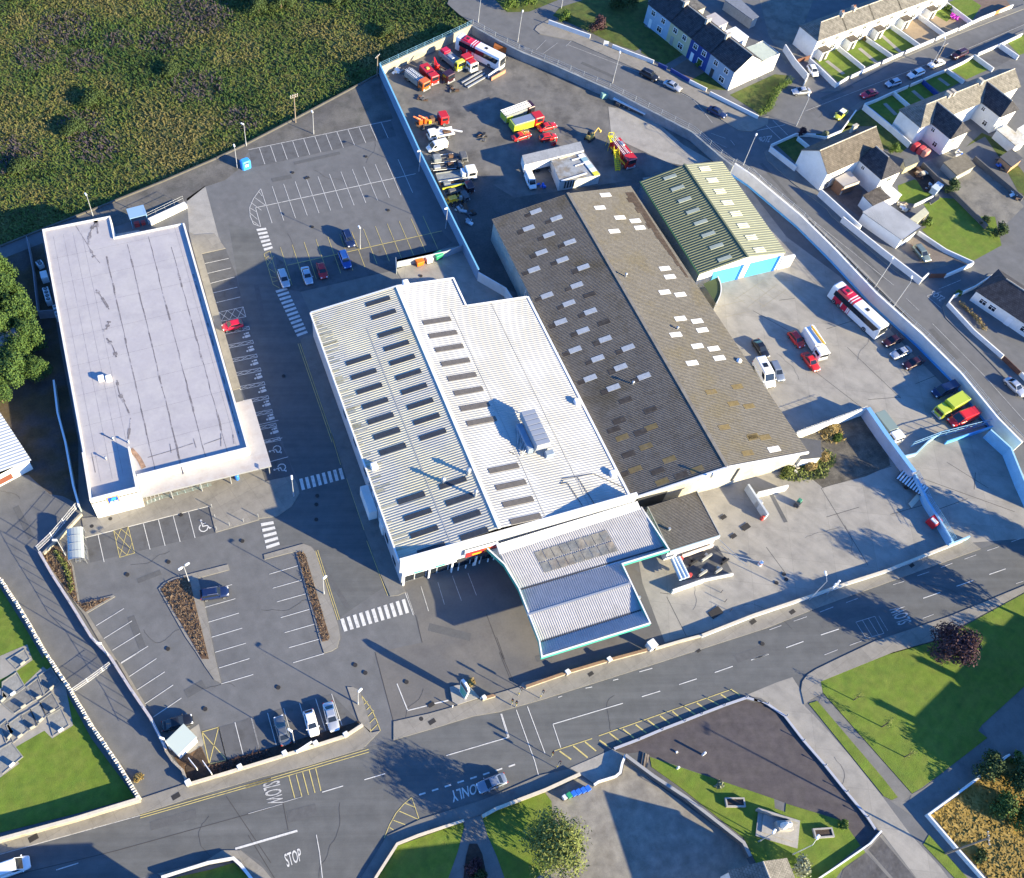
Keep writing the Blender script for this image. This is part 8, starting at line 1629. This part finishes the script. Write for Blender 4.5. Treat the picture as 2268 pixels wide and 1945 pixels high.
# ------------------------------------------------------------------ vegetation
def leafm(name, c, c2, rough=.8, up=0.0):
    m = bpy.data.materials.new(name); m.use_nodes = True; N = m.node_tree.nodes; L = m.node_tree.links; b = N['Principled BSDF']; b.inputs['Roughness'].default_value = rough; b.inputs['Specular IOR Level'].default_value = .25
    g = N.new('ShaderNodeNewGeometry'); x = N.new('ShaderNodeMix'); x.data_type = 'RGBA'; L.new(g.outputs['Random Per Island'], x.inputs[0]); x.inputs[6].default_value = (*c, 1); x.inputs[7].default_value = (*c2, 1)
    L.new(x.outputs[2], b.inputs['Base Color'])
    if up:      # thin blades scatter light: shade them mostly like the sward they stand in
        vm = N.new('ShaderNodeMix'); vm.data_type = 'VECTOR'; vm.inputs[0].default_value = up; L.new(g.outputs['Normal'], vm.inputs[4]); vm.inputs[5].default_value = (0, 0, 1); L.new(vm.outputs[1], b.inputs['Normal'])
    return m
bark = mat('bark', (.11, .085, .06), .95, .25, 1, 6)
L_ever = leafm('leaf_evergreen', (.020, .056, .016), (.080, .130, .026)); L_mid = leafm('leaf_green', (.05, .10, .016), (.11, .16, .03)); L_purp = leafm('leaf_purple', (.035, .016, .022), (.085, .045, .050)); L_will = leafm('leaf_willow', (.105, .135, .03), (.17, .195, .055)); L_dark = leafm('leaf_dark', (.022, .045, .016), (.06, .09, .025)); L_pale = leafm('leaf_pale', (.16, .18, .11), (.28, .30, .20)); L_straw = leafm('leaf_straw', (.26, .18, .06), (.42, .31, .12), up=.7); L_heath = leafm('leaf_heather', (.075, .066, .066), (.11, .088, .10), up=.75)
def leaves(mb, lumps, n, size, droop=0.0):
    tot = sum(l[3] ** 2 for l in lumps)
    for lx, ly, lz, lr, sq in lumps:
        for _ in range(int(n * lr * lr / tot)):
            d = Vector((random.gauss(0, 1), random.gauss(0, 1), random.gauss(0, 1))).normalized(); r = lr * (random.random() ** .35)
            r *= 1 + .22 * noise.noise(Vector((lx + d.x * 2.2, ly + d.y * 2.2, lz + d.z * 2.2)))
            c = Vector((lx + d.x * r, ly + d.y * r, lz + d.z * r * sq)); nrm = (d + Vector((random.uniform(-.9, .9), random.uniform(-.9, .9), random.uniform(-.4, .9)))).normalized()
            u = nrm.orthogonal().normalized(); u = Matrix.Rotation(random.uniform(0, 6.28), 3, nrm) @ u; v = nrm.cross(u); s = size * random.uniform(.6, 1.3)
            if droop: v = (v * (1 - droop) + Vector((0, 0, -1)) * droop).normalized(); s2 = s * 1.8
            else: s2 = s
            mb.face([c - u * s * .5, c + v * s2 * .25 + u * s * .12, c + v * s2, c - u * s * .5 + v * s2 * .6])
TREES = {}
def tree(name, label, cat, loc, key, h, r, leaf, n=2200, size=.34, lumps=9, trunk=.35, cb=.35, droop=0.0, seed=1, group=None, sq=.85, rz=0.0, s=1.0):
    if key in TREES:
        return copy_tree(TREES[key], loc, rz, label, group, None, (s, s, s))
    random.seed(seed); t = thing(name, label, cat, loc, rz, group); mb = MB(); mb.tube((0, 0, -.1), (0, 0, h * .45), r * .055 + .04, r * .035 + .03, 8)
    top = Vector((0, 0, h * .4)); lp = []
    for k in range(lumps):
        a = 6.283 * k / lumps * 1.618 * 2; f = (k + .5) / lumps; zc = h * (cb + (1 - cb) * (.2 + .65 * f)); rr = r * (.62 * math.sqrt(max(.05, 1 - (f - .25) ** 2 * 1.5))) * random.uniform(.55, 1.05)
        p = Vector((math.cos(a) * rr, math.sin(a) * rr, zc)); lp.append((p.x, p.y, p.z, r * random.uniform(.34, .5), sq)); mb.tube(top, p, r * .02 + .015, .012, 5)
    lp.append((0, 0, h * .72, r * .55, sq)); mb.build('trunk', [bark], t)
    mb = MB(); leaves(mb, lp, n, size, droop); mb.build('crown', [leaf], t); t.scale = (s, s, s); TREES[key] = t; return t
i = 0
for x, y, h, r, l in ((20, 470, 8, 3.4, 'evergreen at the top of the left tree line'), (90, 640, 8.5, 3.6, 'evergreen behind the shaded plant strip'), (190, 800, 8, 3.4, 'broad evergreen bulging towards the supermarket'), (260, 960, 7.5, 3.2, 'rightmost sunny evergreen of the left tree line'), (60, 900, 8.5, 3.4, 'evergreen above the white shed in the trees'), (130, 1240, 8.5, 4.0, 'large dark evergreen below the white shed in the trees'), (300, 1200, 6, 2.6, 'small evergreen nearest the teal side wall'), (-60, 1120, 8, 3.6, 'evergreen at the left edge beside the white shed'), (10, 1370, 7, 3.2, 'lowest evergreen above the workshop'), (-40, 760, 9, 4.2, 'tall evergreen behind the others at the left edge'), (170, 1080, 7.5, 3.4, 'evergreen crowding in front of the white shed'), (-60, 980, 9, 4.2, 'dark evergreen left of the white shed')):
    tree('evergreen_tree', l, 'tree', G1(21, x + 10, y + 45, 0), 'ev%d' % (i % 3), 8, 3.5, L_ever, 5200, .33, 13, cb=.1, seed=20 + i, group='evergreen trees left of the supermarket', rz=i * 1.3, s=h / 8); i += 1
c = G1(21, 110, 1040, 0); box_shed('white_hut', 'small white hut roof showing among the evergreens', [c + V2(-2.2, -1.6), c + V2(2.0, -2.2), c + V2(2.6, 1.4), c + V2(-1.6, 2.0)], 4.6, white_wall, pale_blue_roof)
tree('copper_tree', 'round purple-leaved tree on the right lawn by the road', 'tree', G1(44, 1440, 35), 'purple', 8.5, 4.1, L_purp, 6500, .34, 13, cb=.22, seed=5)
tree('willow_tree', 'feathery pale green tree on the lower lawn', 'tree', G1(43, 405, 1520), 'willow', 8.8, 5.5, L_will, 6800, .26, 16, cb=.12, droop=.25, seed=9)
for x, y, h, l in ((123.5, 21.5, 11.5, 'tall tree outside the frame throwing the long road shadow'), (114.2, 14.2, 11, 'tree outside the frame throwing the left road shadow'), (131, 34, 11.5, 'tree outside the frame shading the road at the right edge'), (147, 17, 12, 'tree outside the frame shading the entrance'), (138, 27, 11, 'tree outside the frame behind the roadside ones'), (128.5, 8, 9, 'tree outside the frame shading the upper lawn')):
    tree('roadside_tree', l, 'tree', Vector((x, y, 0)), 'road', 11, 4.2, L_dark, 4200, .42, 12, cb=.25, seed=31, group='roadside trees beyond the right edge', rz=x, s=h / 11)
for rc, x, y, r, h, leaf, l in ((13, 770, 230, 2.8, 3.6, L_purp, 'dark purple bush in the corner garden'), (13, 520, 150, 2.0, 2.2, L_mid, 'sunlit green bush at the corner of the top lawn'), (13, 1000, 60, 3.0, 4.2, L_dark, 'large dark bush beside the painted terrace'), (13, 900, 60, 2.4, 3.2, L_dark, 'dark bush at the back of the top lawn'), (54, 810, 930, 1.3, 2.2, L_mid, 'green bush in front of the royal blue house'), (14, 365, 1035, 1.4, 2.0, L_purp, 'dark purple bush at the corner house lawn'), (52, 540, 195, 1.2, .9, L_pale, 'pale shrub on the corner house verge'), (53, 880, 880, 2.0, 3.0, L_dark, 'dark green bush beside the blue store'), (53, 510, 1430, 1.4, 2.0, L_mid, 'light green bush at the garage corner'), (53, 1640, 1590, 2.2, 3.0, L_dark, 'dark bush at the bottom of the back lawn'), (53, 1420, 1400, 1.3, 1.8, L_dark, 'low bush along the garden wall'), (24, 1560, 600, .9, 1.2, L_mid, 'green shrub at the bungalow corner'), (51, 230, 1500, 1.6, 2.4, L_mid, 'feathery green shrub by the alley fence'), (44, 345, 1650, 1.9, 2.6, L_pale, 'round pale silvery shrub on the monument lawn'), (43, 1700, 1015, .7, .8, L_pale, 'spiky pale plant on the monument lawn'), (44, 685, 1325, .9, 1.0, L_mid, 'small shrub at the plaza edge'), (44, 1760, 880, 3.0, 3.8, L_dark, 'large dark bush inside the white garden wall'), (44, 1990, 980, 3.4, 4.2, L_dark, 'dark tree at the right edge of the walled plot'), (44, 1880, 1180, 2.8, 3.2, L_ever, 'sunlit bush above the dry grass'), (44, 2050, 1280, 2.8, 3.0, L_ever, 'lower bush at the right edge of the dry grass'), (44, 2000, 820, 1.2, 1.6, L_mid, 'small tree in the gap of the white walls'), (44, 1720, 1560, 1.2, 1.2, L_dark, 'low dark bush in the dry grass'), (12, 2000, 60, 2.6, 3.0, L_mid, 'bushy hedge end at the top road'), (13, 250, 30, 2.2, 2.6, L_mid, 'bush at the top road verge'), (42, 1720, 1640, 1.4, .9, L_purp, 'dark planting in the bed between the paths'), (42, 1760, 1720, 1.3, .9, L_dark, 'green planting in the bed between the paths'), (34, 255, 300, 1.7, 1.0, L_will, 'yellowish weeds below the warehouse gable'), (34, 430, 260, 1.6, 1.1, L_straw, 'dry purple-brown weeds beside the lean-to'), (34, 540, 190, 1.3, .8, L_straw, 'dry weeds at the corner of the lean-to'), (24, 590, 1640, 1.8, .9, L_straw, 'straw-coloured weeds behind the white inner wall'), (24, 640, 1700, 1.2, .8, L_mid, 'green weeds behind the white inner wall'), (55, 530, 390, 1.1, .9, flat('pink_flower', (.45, .16, .18), .8), 'pink flowering shrub against the white terrace'), (55, 690, 350, .9, .8, L_straw, 'orange flowering shrub against the white terrace'), (55, 1410, 80, 1.2, 1.1, L_mid, 'green shrub behind the magenta shelter'), (41, 1060, 960, .9, .5, L_straw, 'weeds at the lane mouth by the rubble wall'), (42, 1700, 240, .8, .5, L_straw, 'dry plants beside the totem plinth'), (11, 1980, 100, 3.4, 4.4, L_dark, 'dark tree at the top of the wild field'), (12, 250, 60, 4.2, 4.6, L_dark, 'broad dark bush at the top of the wild field'), (12, 700, 20, 3.6, 3.6, L_dark, 'dark bush at the top edge of the wild field'), (12, 1050, 270, 2.6, 2.2, L_dark, 'dark bush by the wall in the field corner'), (11, 560, 1000, 3.4, 2.0, L_dark, 'low dark bramble in the middle of the wild field'), (11, 700, 780, 3.6, 2.0, L_dark, 'spreading dark bramble left of the field centre'), (11, 1300, 560, 3.0, 1.7, L_dark, 'dark bramble below the field path'), (11, 150, 1290, 3.2, 1.8, L_dark, 'dark bramble at the lower left of the field')):
    i += 1; tree('shrub', l, 'shrub', G1(rc, x, y, -.5 if l.endswith('field') or 'field' in l else 0), 'sh%d' % i, h, r, leaf, int(420 * r + 250), .26 + r * .03, 6, cb=.0, seed=i, sq=.8 if h > r else .5)
for rc, x, y, h, l in ((44, 770, 365, 3.2, 'bare sapling nearest the lawn corner'), (44, 985, 570, 3.6, 'thin sapling in the middle of the right lawn'), (44, 1160, 800, 3.4, 'thin sapling nearest the shaded path')):
    tree('sapling', l, 'tree', G1(rc, x, y, .08), 'sap', 3.4, 1.0, L_will, 150, .16, 7, cb=.3, seed=3, group='saplings on the right lawn', s=h / 3.4, rz=x)
# clipped hedges
def hedge(label, rc, s, wd, h, leaf, n):
    pts = G(rc, s, h * .5); t = thing('hedge', label, 'hedge', (pts[0].x, pts[0].y, 0)); inv = Matrix.Translation((-pts[0].x, -pts[0].y, 0)); lp = []
    for p, a in along([Vector((q.x, q.y, 0)) for q in pts], wd * .5): lp.append((p.x, p.y, h * .5, wd * random.uniform(.5, .65), h / wd * .95))
    mb = MB(); leaves(mb, lp, n, .26); mb.build('foliage', [leaf], t, inv); mb = MB(); mb.path([Vector((q.x, q.y, .3)) for q in pts], .06, 4); mb.build('stem', [bark], t, inv)
hedge('sunlit clipped hedge curving round the corner lawn', 14, '60 860 130 820 160 740 195 670 300 605', 1.6, 1.8, L_mid, 2600)
hedge('low green planting along the bungalow wall', 24, '1590 660 1700 760 1780 860', 1.0, .9, L_straw, 500)
hedge('row of low shrubs in the soil bed beside the lane wall', 31, '430 905 500 1010 530 1110 545 1210', .9, .6, L_will, 600)
L_gold = leafm('leaf_gold', (.24, .16, .035), (.36, .25, .07), up=.8)
# bed mulch planting: many small twigs
def twigs(name, rc, s, n, leaf, size, hh):
    q = ccw(G(rc, s)); mb = MB(); xs = [p.x for p in q]; ys = [p.y for p in q]; k = 0
    def inside(x, y):
        c = False
        for a, b in zip(q, q[1:] + q[:1]):
            if (a.y > y) != (b.y > y) and x < (b.x - a.x) * (y - a.y) / (b.y - a.y) + a.x: c = not c
        return c
    while k < n:
        x, y = random.uniform(min(xs), max(xs)), random.uniform(min(ys), max(ys))
        if not inside(x, y): continue
        k += 1; a = random.uniform(0, 6.28); s_ = size * random.uniform(.5, 1.4); u = Vector((math.cos(a), math.sin(a), 0)) * s_ * .4; c = Vector((x, y, .16)); top = c + Vector((random.uniform(-1, 1) * s_ * 1.3, random.uniform(-1, 1) * s_ * 1.3, hh * random.uniform(.2, .8)))
        mb.face([c - u, c + u, top + u * .4, top - u * .4])
    o = mb.build(name, [leaf]); o['kind'] = 'stuff'; return o
L_brown = leafm('leaf_brown', (.17, .12, .075), (.27, .19, .12), up=.7)
twigs('bed_planting', 31, '1235 1200 1275 1155 1345 1122 1425 1105 1450 1140 1495 1330 1590 1715 1550 1715 1435 1530 1255 1230', 800, L_brown, .24, .3)
twigs('bed_planting', 32, '372 918 400 908 432 928 618 1558 608 1580 568 1590', 480, L_brown, .22, .25)
twigs('bed_planting', 31, '340 945 450 840 540 1010 595 1300 840 1258 655 1362 565 1268', 700, L_brown, .24, .3); twigs('bed_planting', 41, '1605 870 2060 745 2060 790 1640 950', 500, leafm('leaf_bark', (.03, .02, .015), (.09, .05, .04)), .34, .2)
twigs('dry_grass_stems', 44, '1375 1250 1950 805 2072 850 2500 1150 2300 2000 2000 2000 1800 1727 1580 1490', 4200, L_gold, .55, .22)
twigs('weeds', 34, '180 340 320 180 480 210 570 130 640 200 560 330 420 370 250 370', 900, L_will, .4, .4); twigs('weeds', 24, '500 1620 640 1560 700 1727 540 1720', 500, L_straw, .4, .4)
# wild field: rough grass, heather and straw in drifts
random.seed(42)
FZ = [leafm('grass_dark', (.041, .084, .022), (.062, .113, .027), up=.75), leafm('grass_mid', (.074, .127, .027), (.115, .159, .035), up=.75), leafm('grass_olive', (.119, .138, .035), (.169, .173, .046), up=.75), leafm('grass_straw', (.169, .155, .051), (.223, .192, .070), up=.75), L_heath]
mb = MB(); V_, F_, M_ = [], [], []
fl = W_FIELD + G(0, '766 138 925 63 955 47 930 30 905 8 915 -20 925 -60 -200 -80 -200 640')
fl = [(p.x, p.y) for p in fl]
def inpoly(x, y, q):
    c = False
    for (ax, ay), (bx, by) in zip(q, q[1:] + q[:1]):
        if (ay > y) != (by > y) and x < (bx - ax) * (y - ay) / (by - ay) + ax: c = not c
    return c
purple = [(G1(11, x, y), r) for x, y, r in ((1560, 120, 9), (1450, 60, 8), (1250, 300, 8), (480, 200, 9), (250, 420, 7), (620, 950, 7), (730, 1120, 7), (100, 1180, 8), (1500, 650, 8), (1850, 900, 6), (650, 460, 6), (900, 290, 5))]
n = 0
while n < 70000:
    x, y = random.uniform(-75, 92), random.uniform(130, 285)
    if not inpoly(x, y, fl): continue
    n += 1; v = noise.noise(Vector((x * .045, y * .045, 3))) + .5 * noise.noise(Vector((x * .16, y * .16, 7))) + random.uniform(-.25, .25)
    k = 0 if v < -.34 else 1 if v < .06 else 2 if v < .34 else 3
    for c, r in purple:
        dd = (c.x - x) ** 2 + (c.y - y) ** 2
        r *= .99
        if dd < r * r * .6 and random.random() < .6 * (1 - dd / r / r): k = 4
    a = random.uniform(0, 6.28); wd = random.uniform(.10, .24); h = random.uniform(.22, .6) * (1.25 if k in (0, 4) else .9); le = random.uniform(-.7, .7), random.uniform(-.7, .7)
    ux, uy = math.cos(a) * wd, math.sin(a) * wd; i0 = len(V_)
    V_ += [(x - ux, y - uy, -.52), (x + ux, y + uy, -.52), (x + ux * .5 + le[0], y + uy * .5 + le[1], -.5 + h), (x - ux * .6 + le[0] * .9, y - uy * .6 + le[1] * .9, -.5 + h * .85)]
    F_.append((i0, i0 + 1, i0 + 2, i0 + 3)); M_.append(k)
me = bpy.data.meshes.new('wild_grass'); me.from_pydata(V_, [], F_)
for m_ in FZ: me.materials.append(m_)
me.polygons.foreach_set('material_index', M_); me.update(); o = bpy.data.objects.new('wild_grass', me); col.objects.link(o); o['kind'] = 'stuff'
